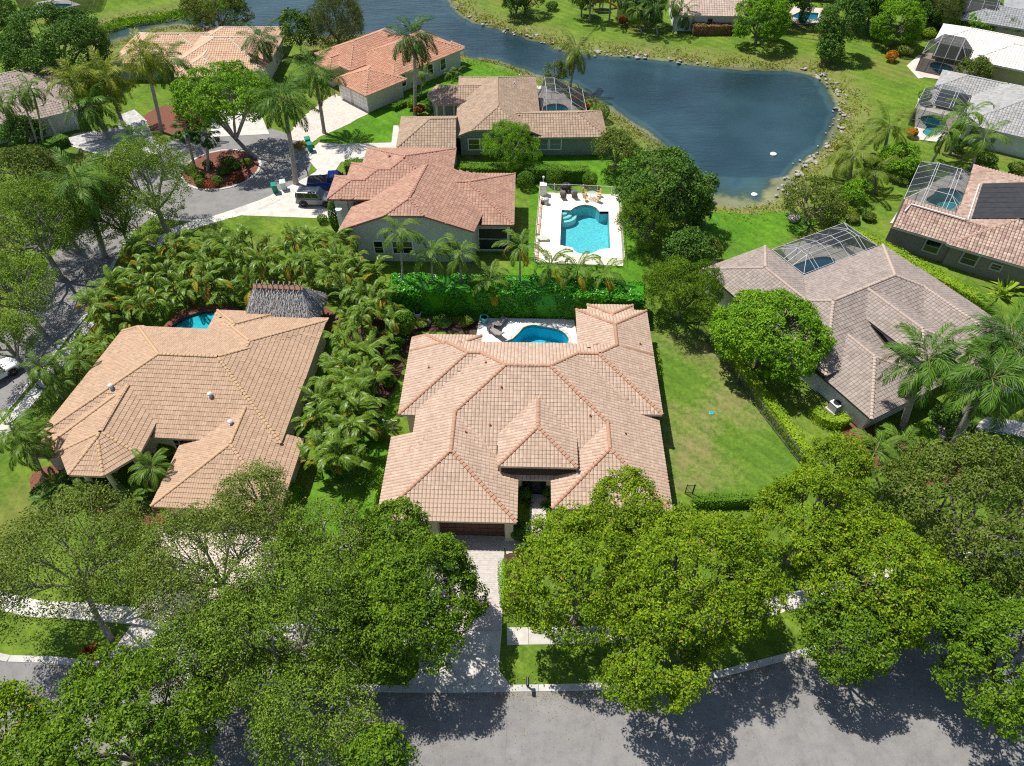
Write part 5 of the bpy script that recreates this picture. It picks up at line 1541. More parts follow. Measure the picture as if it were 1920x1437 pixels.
def ball(xy, r, h, mat, label, leaf=0.16, n=2600, name='round_shrub', cat='shrub', z=None, seed=3, group=None, stem=0.5, amp=0.0):
    rng = np.random.default_rng(seed)
    t = thing(name, label, cat, (xy[0], xy[1], 0), 0, group)
    d = lumpy_dirs(n, rng, -0.92)
    z = z if z is not None else h * 0.55
    f = 1 - 0.16 * rng.uniform(0, 1, n) ** 2 + rng.uniform(-0.02, 0.04, n)
    if amp:
        ld = lumpy_dirs(9, rng, -0.3)
        f *= 1 - amp + amp * np.max(np.clip(d @ ld.T, 0, 1) ** 4, axis=1)
    P_ = d * f[:, None] * np.array([r, r, h * 0.5])
    Nn = d + rng.normal(size=(n, 3)) * 0.5; Nn[:, 2] += 0.3
    V, F = leaf_quads(P_, Nn, leaf, 0.55, rng)
    link('foliage', npmesh('foliage', V, F, M[mat]), t, (0, 0, z))
    MB().tube([(0, 0, -0.1), (0.03, 0.02, z * 0.6), (0, 0, z)], [0.07, 0.06, 0.05], 6).build('stem', M['trunk'], t)
    return t

def tuft(xy, label, mat='lf_small_blade', n=40, L=0.8, cat='plant', group=None, seed=0, name='leafy_plant', w=0.09):
    rng = random.Random(seed)
    t = thing(name, label, cat, (xy[0], xy[1], 0), rng.uniform(0, 6), group)
    b = MB()
    for i in range(n):
        a = rng.uniform(0, 6.28); el = rng.uniform(0.3, 1.35); l = L * rng.uniform(0.6, 1.1)
        d = Vector((math.cos(a) * math.cos(el), math.sin(a) * math.cos(el), math.sin(el)))
        sd = Vector((-math.sin(a), math.cos(a), 0)) * w
        p1 = d * l * 0.55; p2 = d * l - Vector((0, 0, l * 0.35 * math.cos(el)))
        b.add([(0, 0, 0.02), tuple(p1 + sd), tuple(p2), tuple(p1 - sd)], [(0, 1, 2, 3)])
    b.build('foliage', M[mat], t)
    return t
M['lf_small_blade'] = mat_leaf('leaf_blade', [(0.02, 0.06, 0.01), (0.05, 0.12, 0.018), (0.09, 0.18, 0.03)], transl=0.25)
# ------------------------------------------------------------------ vegetation: what stands where
# street trees along the front
tree((-6.50, 20.58), 5.6, 4.5, 3.6, 'dark', 'dense deep green round tree left of the paver driveway, its shade on the street', 101, trunk_base=(0, 0.4))
tree((-8.12, 26.13), 4.6, 2.2, 1.9, 'dark', 'smaller deep green tree touching the garage corner of the main house', 102)
tree((4.29, 21.84), 6.0, 4.6, 3.5, 'yellow', 'yellow green tree just right of the paver driveway', 103)
tree((11.26, 21.93), 6.4, 5.2, 3.8, 'yellow', 'broadest yellow green tree, in front of the right wing of the main house', 104)
tree((8.23, 27.45), 5.6, 2.6, 2.0, 'yellow', 'small yellow green tree overlapping the right front roof corner', 105)
tree((8.46, 16.78), 5.6, 3.0, 2.2, 'yellow', 'low yellow green tree overhanging the front kerb', 106)
tree((20.68, 26.33), 6.0, 3.9, 3.2, 'yellow', 'yellow green tree at the near end of the iron fence', 107)
tree((24.14, 31.23), 5.4, 2.3, 2.0, 'yellow', 'bright yellow green tree tip beside the gold hedge', 108)
tree((23.59, 21.85), 6.2, 4.3, 3.2, 'yellow', 'yellow green street tree over the bend of the sidewalk', 109)
tree((20.74, 18.51), 5.4, 2.6, 2.0, 'dark', 'low deep green tree leaning over the bend of the street', 110)
tree((32.09, 26.50), 6.4, 6.0, 4.0, 'lake', 'large dusty olive tree at the right edge', 111)
tree((26.98, 19.70), 5.8, 3.2, 2.4, 'dark', 'deep green tree between the olive tree and the street at right', 112)
tree((29.80, 16.46), 6.0, 3.9, 3.6, 'dark', 'deep green tree cut off by the right edge above the street', 113)
tree((-29.01, 22.71), 6.0, 5.6, 3.2, 'olive', 'sparse olive oak with bare grey branches at the left edge', 114, trunk_base=(1.3, -2.2), r0=0.2)
tree((-19.57, 22.71), 6.2, 5.2, 3.4, 'olive', 'sparse oak over the pink paver forecourt, ground showing through', 115, r0=0.2)
tree((-13.41, 18.40), 6.4, 5.8, 3.8, 'oak', 'large dark oak between the forecourt and the deep green round tree', 116)
tree((-12.65, 24.82), 5.4, 3.4, 2.4, 'oak', 'oak reaching up beside the narrow left lawn', 117)
tree((-18.00, 16.86), 5.8, 3.9, 2.8, 'oak', 'oak overhanging the front kerb before the forecourt', 118)
tree((-18.31, 28.70), 5.4, 2.5, 2.0, 'olive', 'thin oak whose twigs reach over the tan garage roof', 119)
tree((-11.25, 13.47), 6.0, 3.4, 2.6, 'oak', 'oak shading the street near the bottom edge', 120)
tree((-21.22, 11.90), 6.6, 5.0, 4.0, 'dark', 'dense deep green tree at the bottom left', 121)
tree((-28.04, 12.43), 6.2, 2.6, 2.2, 'yellow', 'yellow green tree cut off by the bottom left corner', 122)
tree((-7.23, 10.93), 6.6, 1.7, 1.5, 'dark', 'small deep green tree at the bottom edge above the street', 123)
# middle distance
tree((23.17, 46.83), 3.9, 4.7, 3.3, 'bright', 'bright green dome shaped tree at the head of the iron fence', 131, r0=0.3)
tree((16.81, 53.49), 3.8, 3.5, 3.2, 'darkfeather', 'feathery green tree at the top of the dry side lawn', 132)
tree((16.58, 69.59), 5.2, 4.4, 4.0, 'forest', 'tall dark tree between the rectangular pool and the lake', 133)
tree((14.38, 65.47), 3.6, 2.4, 3.4, 'darkfeather', 'feathery dark green tree pressing on the white pool fence', 134)
tree((20.08, 69.34), 4.0, 2.6, 3.0, 'forest', 'dark tree below the tall one at the lake end', 135)
tree((13.13, 81.75), 3.0, 2.8, 2.4, 'lake', 'olive green tree at the right end of the clipped hedge', 136)
tree((18.94, 62.46), 2.2, 2.4, 2.0, 'forest', 'compact glossy dark tree on the bright lawn by the lake', 137)
tree((-0.13, 82.73), 2.9, 3.4, 2.6, 'feather', 'bright feathery round tree in front of the brown roofed house', 138)
tree((-35.91, 86.08), 7.8, 5.6, 3.4, 'island', 'tall bright green tree with many grey stems on the round island', 139, th=2.2, r0=0.3, trunk_base=(2.4, -0.9))
tree((-39.88, 68.71), 6.2, 5.4, 4.2, 'oak', 'dark oak beside the turning circle', 140)
tree((-42.80, 65.49), 4.6, 3.2, 3.2, 'oak', 'smaller dark oak where the side street leaves the turning circle', 141)
tree((-48.48, 60.23), 6.2, 5.6, 4.2, 'oak', 'broad oak over the left side street', 142)
tree((-55.33, 71.80), 5.0, 4.4, 3.2, 'lake', 'pale olive oak at the left edge behind the broad oak', 143)
tree((-46.25, 51.31), 5.6, 3.9, 3.0, 'oak', 'oak at the left edge above the side street', 144)
tree((-44.44, 45.12), 5.0, 3.0, 2.6, 'oak', 'small oak at the left edge near the parked white car', 145)
tree((-67.82, 107.90), 5.2, 6.8, 5.0, 'forest', 'large dark green tree behind the arched porch house', 146)
tree((-48.97, 124.19), 4.2, 5.2, 4.0, 'lake', 'round olive green tree on the lake edge behind the peach roof', 147)
tree((-28.33, 119.87), 4.6, 4.2, 4.0, 'willow', 'drooping willow like tree standing at the water', 148)
tree((-34.09, 117.75), 3.6, 2.6, 3.0, 'forest', 'dark tree between the willow like tree and the peach roof', 149)
tree((40.51, 121.98), 4.0, 4.2, 3.6, 'bright', 'round bright tree on the far lake bank', 150)
tree((51.80, 117.13), 4.8, 3.3, 4.6, 'forest', 'tall dark broad leaved tree on the far bank beside the patio', 151)
tree((50.14, 114.73), 2.0, 1.9, 1.9, 'forest', 'low dark tree at the foot of the tall broad leaved tree', 152)
tree((62.61, 121.27), 3.6, 3.5, 3.4, 'bright', 'round mango like tree standing alone on the far lawn', 153)
tree((34.27, 70.04), 3.0, 3.2, 2.5, 'lake', 'yellow olive tree on the near lake corner', 154)
tree((41.09, 74.27), 1.6, 1.4, 1.3, 'bright', 'small bright tree beside the yellow olive tree', 155)
tree((78.41, 125.92), 1.9, 2.6, 1.4, 'bright', 'bright spreading tree above the white roof', 156)
tree((83.71, 124.72), 2.0, 2.6, 1.8, 'oak', 'dull green tree at the right edge above the white roof', 157)
tree((69.72, 107.31), 2.0, 2.3, 1.7, 'lake', 'olive tree between the white roof and the grey tile roof', 158)
tree((48.97, 81.29), 1.8, 2.4, 1.7, 'bright', 'leafy bright tree behind the coconut palms', 159)
tree((0.75, 133.71), 2.6, 2.3, 2.2, 'forest', 'small tree at the top edge on the far bank lawn', 160)
tree((12.34, 134.07), 3.0, 2.0, 2.4, 'forest', 'thin tree beside the orange slide', 161)
tree((22.85, 131.09), 4.0, 3.4, 3.8, 'forest', 'dark tree behind the far palms at the top edge', 162)
tree((61.64, 129.59), 4.0, 3.2, 3.6, 'forest', 'dark tree behind the mango like tree', 163)
tree((57.67, 129.60), 5.0, 3.6, 4.2, 'forest', 'tall dark tree at the top edge right of the patio', 164)
tree((72.09, 128.11), 4.0, 3.4, 3.4, 'willow', 'greyish green tree left of the slate roof', 165)
tree((69.24, 130.90), 4.4, 3.4, 3.6, 'forest', 'dark tree at the top edge left of the greyish tree', 166)
tree((-85.30, 124.95), 3.6, 3.2, 3.0, 'forest', 'dark tree in the top left corner', 167)
tree((2.35, 135.47), 3.4, 3.0, 3.0, 'lake', 'olive tree beyond the top edge of the far lawn', 168)
tree((61.69, 128.07), 6.0, 4.6, 4.4, 'forest', 'broad dark tree beyond the top edge above the mango like tree', 173)
tree((44.56, 130.81), 4.6, 3.6, 3.4, 'forest', 'dark tree beyond the top edge between pink roof and patio', 174)
tree((70.07, 128.07), 3.0, 2.6, 2.4, 'forest', 'dark tree left of the slate roof cage', 175)
tree((50.62, 131.32), 4.6, 3.0, 3.0, 'forest', 'dark tree over the patio house at the top edge', 169)
tree((6.54, 106.06), 1.9, 1.6, 1.8, 'lake', 'olive shrub tree at the foot of the lone lake palm', 170)
tree((21.47, 63.17), 1.4, 1.2, 1.3, 'lake', 'small olive tree at the edge of the lake lawn', 171)
tree((-64.79, 88.01), 2.0, 2.4, 1.8, 'forest', 'dark shrub tree in front of the arched porch', 172)

# palms
GR = None
palm((-25.87, 91.84), (-25.55, 91.84), 8.08, 'lone royal palm on the front lawn of the orange roofed house', 'royal', 20, 1.12)
palm((-27.08, 78.90), (-26.23, 78.91), 10.65, 'royal palm at the kerb between the trash bins and the turning circle', 'royal', 20, 1.15, 0.26)
palm((-13.88, 97.27), (-13.06, 97.28), 10.31, 'dark royal palm in front of the orange roof by the lake', 'royal_dark', 20, 1.1)
palm((-48.33, 91.99), (-46.96, 91.99), 10.39, 'tall royal palm leaning left beside the grey paver driveway', 'royal_yellow', 19, 1.12)
palm((-47.75, 97.27), (-46.80, 97.28), 7.16, 'royal palm in front of the peach roof', 'royal', 19, 1.12)
palm((-37.66, 108.17), (-36.96, 108.17), 5.86, 'dark royal palm over the right end of the peach roof', 'royal_dark', 17, 1.05)
palm((-45.20, 63.89), (-43.99, 63.90), 8.82, 'royal palm at the edge of the side street, its trunk slanting', 'royal', 20, 1.15, 0.26)
palm((-48.40, 65.07), (-49.03, 65.08), 5.01, 'low royal palm among the oaks left of the side street', 'royal', 15, 1.0)
palm((-56.14, 92.59), (-57.32, 92.60), 6.91, 'yellowish royal palm nearest the arched porch', 'royal_yellow', 19, 1.12)
palm((-54.18, 93.65), (-53.89, 93.66), 6.73, 'yellow green royal palm left of the grey paver driveway', 'royal_yellow', 19, 1.12)
palm((-54.80, 90.06), (-55.18, 90.07), 4.65, 'green royal palm below the two yellowish ones', 'royal', 19, 1.12)
palm((-48.17, 83.12), (-47.23, 83.12), 3.70, 'short royal palm at the edge of the grey pavers', 'royal', 14, 0.85)
palm((-63.15, 87.20), (-61.81, 87.20), 7.41, 'slender palm in front of the arched porch house, leftmost but one', 'small', 14, 1.3, 0.12, 0.8)
palm((-62.70, 87.48), (-60.25, 87.48), 8.10, 'slender palm nearest the porch columns', 'small', 14, 1.3, 0.12, 0.8)
palm((-67.81, 88.62), (-65.58, 88.63), 5.63, 'slender palm cut by the left edge beside the porch house', 'small', 14, 1.3, 0.12, 0.8)
for b_, c_, h_, lb in (((-40.95, 82.73), (-40.46, 82.73), 5.11, 'left of the two fan palms on the round island'), ((-39.10, 82.07), (-37.81, 82.07), 4.75, 'right of the two fan palms on the round island')):
    palm(b_, c_, h_, lb, 'sabal', 22, 1.0, 0.16, 0.0, e0=80, e1=-40)
palm((8.68, 105.25), (9.27, 105.25), 5.65, 'lone coconut palm on the near lake bank beside the pool cage', 'coco', 17, 0.95, 0.16, 0.0, e1=-55)
palm((42.59, 79.53), (41.76, 79.54), 3.51, 'coconut palm at the lake corner, nearest the water', 'coco', 15, 0.95, 0.2, 0.0, e1=-45)
palm((48.68, 84.73), (47.67, 84.74), 4.57, 'coconut palm behind the others at the lake corner', 'coco', 15, 0.95, 0.18, 0.0, e1=-45)
palm((45.00, 76.83), (43.75, 76.84), 2.64, 'short coconut palm in a pale mulch ring', 'coco', 12, 0.8, 0.22, 0.0, e1=-35)
palm((54.52, 83.79), (54.71, 83.79), 4.20, 'leaning foxtail palm left of the grey tile house', 'small', 14, 1.5, 0.15, 0.8)
palm((57.91, 86.09), (57.68, 86.09), 5.16, 'tall foxtail palm against the grey tile roof', 'small', 15, 1.6, 0.15, 0.8)
palm((59.13, 82.47), (58.75, 82.48), 4.04, 'foxtail palm in front of the pale wall of the grey tile house', 'small', 15, 1.5, 0.15, 0.8)
palm((34.17, 39.44), (32.80, 39.44), 8.20, 'large royal palm in front of the grey brown roof', 'royal', 18, 1.15, 0.27, 1.4, bend=0.1)
palm((42.20, 41.41), (39.47, 41.42), 8.77, 'royal palm at the right edge behind the leaning pair', 'royal', 17, 1.1, 0.25, 1.4, bend=0.1)
palm((36.50, 35.96), (35.38, 35.97), 9.81, 'thick trunked royal palm leaning right over the pebble path', 'royal', 17, 1.1, 0.30, 1.4, bend=0.05)
palm((38.74, 39.56), (39.00, 39.57), 9.44, 'royal palm with a dark trunk behind the thick trunked one', 'royal_dark', 15, 1.0, 0.24, 1.4, bend=0.05)
palm((31.96, 33.90), (30.14, 33.91), 4.12, 'small garden palm nearest the house corner at right', 'small', 14, 1.25, 0.09, 0.5)
palm((32.85, 32.59), (30.72, 32.59), 4.50, 'small garden palm beside the pebble path', 'small', 14, 1.25, 0.09, 0.5)
palm((30.14, 33.11), (27.77, 33.12), 4.61, 'small garden palm at the lawn edge of the right hand garden', 'small', 14, 1.25, 0.09, 0.5)
palm((28.90, 31.42), (29.29, 31.42), 4.33, 'bent thin palm lowest in the right hand garden', 'small', 14, 1.2, 0.08, 0.5)
palm((-13.39, 102.10), (-13.11, 102.11), 3.77, 'thin palm against the cream wall of the orange roofed house', 'small', 12, 1.1, 0.08, 0.5)
palm((-9.76, 108.54), (-9.78, 108.55), 0.98, 'left of the two little palms on the lawn behind the brown roof', 'small', 10, 0.7, 0.10, 0.0)
palm((-8.30, 108.73), (-8.32, 108.74), 1.06, 'right of the two little palms on the lawn behind the brown roof', 'small', 10, 0.7, 0.10, 0.0)
ROW = [((-11.16, 55.78), (-10.62, 55.78), 8.93, 'tallest slender palm, at the left end of the row in the glossy hedge', 0), ((-8.14, 55.78), (-7.83, 55.78), 6.34, 'second slender palm from the left in the glossy hedge', 0),
       ((-5.17, 55.78), (-5.05, 55.78), 6.34, 'third slender palm from the left in the glossy hedge', 0), ((-2.30, 55.53), (-2.23, 55.53), 3.27, 'shortest slender palm, with one yellow frond hanging down', 2),
       ((0.82, 55.78), (0.77, 55.79), 7.16, 'slender palm with a yellow frond left of the rectangular pool', 2), ((3.90, 55.78), (3.76, 55.79), 4.93, 'slender palm at the near left corner of the pool deck', 1),
       ((6.78, 55.95), (6.49, 55.96), 4.27, 'slender palm centred on the near end of the rectangular pool', 1), ((9.46, 55.78), (9.14, 55.78), 3.94, 'slender palm at the right end of the hedge row', 1)]
for b_, c_, h_, lb, od in ROW:
    palm(b_, c_, h_, lb, 'small', 11, 1.25, 0.10, 0.9, 'slender palms in the glossy hedge', 80, 5, 'small_dead', od, mat='trunk_grey')
palm((21.87, 69.70), (21.25, 69.71), 1.95, 'dark shaggy palm below the tall dark tree at the lake', 'royal_dark', 16, 0.6, 0.2, 0.0, e1=-70)
palm((13.74, 132.08), (13.40, 132.08), 5.36, 'bare palm trunk on the far bank left of the slide', 'coco', 14, 0.9, 0.15, 0.0)
palm((17.08, 131.59), (17.02, 131.60), 5.18, 'bare palm trunk on the far bank right of the slide', 'coco', 14, 0.9, 0.15, 0.0)
for b_, c_, h_, lb, k_ in (((22.40, 126.84), (21.02, 126.85), 3.60, 'left palm of the dense clump on the far bank', 'small'), ((24.92, 125.91), (23.73, 125.92), 4.42, 'middle palm of the dense clump on the far bank', 'royal_dark'),
                       ((27.54, 126.37), (27.28, 126.38), 4.76, 'right palm of the dense clump on the far bank', 'small'), ((29.41, 127.77), (29.35, 127.78), 2.42, 'low palm beside the flowering hedge', 'small')):
    palm(b_, c_, h_, lb, k_, 16, 1.25 if k_ == 'small' else 0.85, 0.12, 0.6, e1=-60)
for b_, c_, h_, lb in (((-40.71, 42.81), (-40.76, 42.82), 3.88, 'left palm of the trio beside the tan roof'), ((-40.68, 43.20), (-39.90, 43.21), 2.12, 'front palm of the trio beside the tan roof'), ((-41.01, 44.66), (-38.62, 44.66), 2.93, 'right palm of the trio beside the tan roof')):
    palm(b_, c_, h_, lb, 'small', 15, 1.2, 0.10, 0.5)
for b_, c_, h_, lb in (((-38.72, 34.54), (-38.39, 34.55), 5.31, 'leaning twin stemmed palm left of the turret, taller'), ((-38.72, 34.32), (-37.82, 34.33), 4.26, 'leaning twin stemmed palm left of the turret, shorter')):
    palm(b_, c_, h_, lb, 'small', 15, 1.2, 0.08, 0.5)
palm((-29.14, 32.95), (-28.20, 32.95), 2.77, 'stout feathery palm between the turret and the tan garage roof', 'small', 22, 0.95, 0.18, 0.0, e1=-30)
for (x, y), lb in (((-36.39, 32.85), 'cycad left of the turret columns'), ((-34.21, 32.25), 'cycad in front of the turret columns'), ((-30.05, 31.59), 'cycad right of the turret columns'), ((-36.35, 31.49), 'lowest cycad in the red mulch bed')):
    t = thing('cycad', lb, 'plant', (x, y, 0)); add_fronds(t, 'sago', 22, 0.5, 1.25, 75, 0)
    MB().tube([(0, 0, -0.1), (0, 0, 0.3), (0, 0, 0.55)], [0.2, 0.18, 0.14], 7).build('trunk', M['trunk'], t)

# areca palm thicket: back band and the strip beside the main house
GA = 'areca palms in the thicket behind the tan roof'
LA = 'areca palm clump in the dense thicket behind the tan roof'
band = [(-39.40, 60.59), (-37.43, 61.33), (-35.02, 61.33), (-32.72, 61.71), (-30.44, 61.99), (-28.07, 61.99), (-25.71, 62.28), (-23.28, 62.28), (-20.95, 62.47), (-18.60, 61.99), (-16.70, 60.59), (-39.72, 57.46), (-37.55, 57.90), (-35.25, 58.16), (-33.00, 58.60), (-30.64, 58.78), (-28.28, 58.96), (-25.89, 59.05), (-23.59, 59.05), (-21.19, 59.14), (-18.89, 59.14), (-16.55, 57.90), (-39.50, 54.10), (-37.51, 54.50), (-35.34, 54.92), (-33.15, 55.33), (-30.89, 55.58), (-28.78, 56.00), (-38.94, 51.32), (-37.05, 51.32), (-35.13, 51.94), (-40.49, 53.29), (-27.71, 56.00), (-19.83, 56.60), (-17.01, 55.75)]
for i, p in enumerate(band):
    areca((p[0] + random.uniform(-.4, .4), p[1] + random.uniform(-.4, .4)), random.uniform(2.7, 4.8), LA, GA, random.choice((18, 24, 28)), random.uniform(0.8, 1.25), random.choice((1, 2, 3, 5)), random.choice((0, 1, 2, 3)), i)
GB = 'areca palms in the strip between the two tile roofs'
LB = 'areca palm clump in the strip between the tan roof and the main house'
strip_ = [(-14.62, 57.59), (-12.69, 55.04), (-15.95, 53.97), (-13.89, 53.01), (-12.19, 51.82), (-15.67, 50.52), (-13.74, 49.77), (-12.14, 49.02), (-15.69, 47.58), (-13.92, 46.87), (-12.39, 46.31), (-15.76, 44.54), (-14.07, 44.00), (-12.67, 43.48), (-15.78, 41.93), (-14.22, 41.43), (-12.72, 41.18), (-15.95, 39.36), (-14.35, 38.88), (-12.91, 38.76), (-15.86, 36.92), (-14.49, 36.58), (-13.09, 36.47), (-15.60, 34.62), (-14.36, 34.30), (-13.19, 34.41)]
for i, p in enumerate(strip_):
    areca((p[0] + random.uniform(-.3, .3), p[1] + random.uniform(-.3, .3)), random.uniform(2.6, 4.4), LB, GB, random.choice((18, 24, 28)), random.uniform(0.78, 1.12), random.choice((1, 2, 2, 4)), random.choice((0, 1, 1, 2)), 100 + i)
for i, (p, lb) in enumerate((((-40.62, 47.92), 'areca clump at the rear left corner of the tan roof'), ((-38.78, 47.71), 'yellow tinged areca clump touching the rear left corner of the tan roof'), ((-39.03, 45.55), 'low areca clump at the left eave of the tan roof'))):
    areca(p, 2.4, lb, 'areca clumps at the left eave of the tan roof', 16, 0.9, 4, 0, 300 + i)

# hedges
hedge([(-12.05, 55.46), (-5.84, 55.46), (1.06, 55.29), (7.38, 54.79), (13.00, 54.22)], 2.9, 3.2, 'lf_clusia', 'tall glossy bright green hedge behind the kidney shaped pool', 0.26, 75, bumps=0.12, seed=5)
hedge([(-6.45, 80.21), (1.33, 79.83), (9.52, 79.45)], 1.4, 1.9, 'lf_hedge', 'long clipped hedge between the salmon roof and the brown roof', 0.16, 85, seed=6)
hedge([(-20.93, 80.68), (-17.79, 81.07)], 1.8, 2.0, 'lf_hedge', 'clipped block hedge behind the blue pickup', 0.16, 85, seed=7)
hedge([(20.53, 49.00), (21.94, 43.98), (23.43, 39.68), (24.48, 36.09), (25.16, 33.50)], 1.05, 1.3, 'lf_gold', 'long golden green hedge along the iron fence', 0.15, 90, seed=8)
hedge([(14.33, 31.39), (20.78, 31.59)], 0.8, 1.1, 'lf_hedge', 'low dark hedge across the near end of the dry lawn', 0.13, 100, seed=9)
hedge(smooth_loop([(26.72, 40.95), (27.08, 39.97), (28.10, 39.55), (29.25, 39.97)], 3, closed=False), 1.0, 1.1, 'lf_gold', 'curved clipped hedge around the air conditioner', 0.13, 100, seed=10)
hedge([(36.96, 68.18), (40.65, 64.92), (44.40, 59.63), (48.39, 54.64)], 1.5, 1.4, 'lf_gold', 'long bright hedge between the grey brown roof and the speckled roof', 0.17, 80, seed=11)
hedge([(30.71, 126.31), (37.27, 126.54)], 1.6, 1.6, 'lf_flower', 'flowering hedge below the dusty pink hipped roof', 0.25, 50, seed=12)
hedge([(-0.67, 26.26), (-0.64, 22.75)], 0.5, 0.8, 'lf_bright', 'narrow bright hedge along the right edge of the paver driveway', 0.11, 110, seed=13)
hedge(smooth_loop([(-10.67, 34.28), (-10.95, 33.12), (-11.03, 31.84), (-11.17, 30.36)], 3, closed=False), 0.9, 1.2, 'lf_bright', 'bright clipped hedge at the left wall of the garage wing', 0.13, 90, seed=14)
hedge([(13.45, 48.22), (13.22, 44.73)], 0.8, 1.1, 'lf_gold', 'short hedge at the right wall of the main house', 0.13, 90, seed=15)
hedge([(-63.97, 83.67), (-60.06, 89.25)], 1.8, 1.2, 'lf_hedge', 'hedge in front of the arched porch house', 0.2, 60, seed=16)
hedge([(-12.24, 38.22), (-10.80, 38.28)], 0.8, 1.3, 'lf_hedge', 'short dark hedge beside the small side gate', 0.13, 90, seed=17)
hedge([(-17.10, 98.35), (-12.62, 103.28)], 0.9, 0.8, 'lf_hedge', 'low dark hedge along the cream wall by the lawn', 0.16, 70, seed=18)
hedge([(40.18, 38.03), (43.39, 37.28)], 1.0, 1.0, 'lf_forest', 'dark hedge beside the pale driveway at the right edge', 0.16, 80, seed=19)
hedge([(-17.61, 32.93), (-17.10, 29.94)], 0.9, 1.1, 'lf_bright', 'hedge at the right wall of the tan garage', 0.14, 80, seed=20)
rb_ = [(-70.48, 126.70), (-67.29, 130.47), (-62.34, 132.42), (-58.72, 134.40), (-51.02, 139.56), (-50.55, 142.25), (-52.89, 142.80), (-60.17, 137.46), (-64.14, 134.91), (-69.04, 133.90), (-72.33, 129.04)]
rng = np.random.default_rng(77)
bx = np.array(rb_); n_ = 16000
qx = rng.uniform(bx[:, 0].min(), bx[:, 0].max(), n_); qy = rng.uniform(bx[:, 1].min(), bx[:, 1].max(), n_)
k_ = in_poly(qx, qy, rb_); qx, qy = qx[k_], qy[k_]
hh_ = 0.35 + 0.5 * np.abs(np.sin(qx * 0.6) * np.cos(qy * 0.9)) 
Pp = np.stack([qx, qy, -0.35 + hh_ * rng.uniform(0.3, 1, len(qx))], 1)
Nn = rng.normal(size=Pp.shape) * 0.7; Nn[:, 2] += 0.5
V, F = leaf_quads(Pp, Nn, 0.55, 0.3, rng)
setp(link('reeds', npmesh('reeds', V, F, M['lf_bright'])), 'bright green reeds along the far side of the narrow channel', 'reeds', None, 'stuff')

# clipped and loose shrubs
ball((1.71, 77.95), 1.1, 2.1, 'lf_hedge', 'ball shrub nearest the salmon roof beside the pool fence', 0.13, 3000, group='ball shrubs behind the pool fence', seed=31)
ball((5.36, 78.81), 1.15, 2.1, 'lf_hedge', 'middle ball shrub behind the pool fence', 0.13, 3000, group='ball shrubs behind the pool fence', seed=32)
ball((9.63, 78.24), 0.95, 1.9, 'lf_hedge', 'smallest ball shrub behind the pool fence', 0.13, 2600, group='ball shrubs behind the pool fence', seed=33)
ball((-10.61, 51.46), 1.2, 2.8, 'lf_hedge', 'tall egg shaped shrub left of the kidney shaped pool', 0.16, 3600, seed=34)
ball((12.47, 95.47), 1.2, 2.4, 'lf_hedge', 'round clipped shrub at the corner of the brown roof by the lake', 0.14, 2600, seed=35)
ball((-22.16, 70.47), 0.6, 1.0, 'lf_hedge', 'small clipped ball at the corner of the salmon roofed house', 0.12, 1200, seed=36)
ball((-20.01, 68.56), 0.75, 4.4, 'lf_forest', 'dark column of climbing foliage at the left corner of the salmon roof', 0.16, 4200, 'column_shrub', z=2.1, seed=37)
ball((50.89, 131.14), 0.9, 3.4, 'lf_hedge', 'pointed cypress beside the pool at the top edge', 0.18, 2200, 'cypress', 'tree', z=1.6, seed=38)
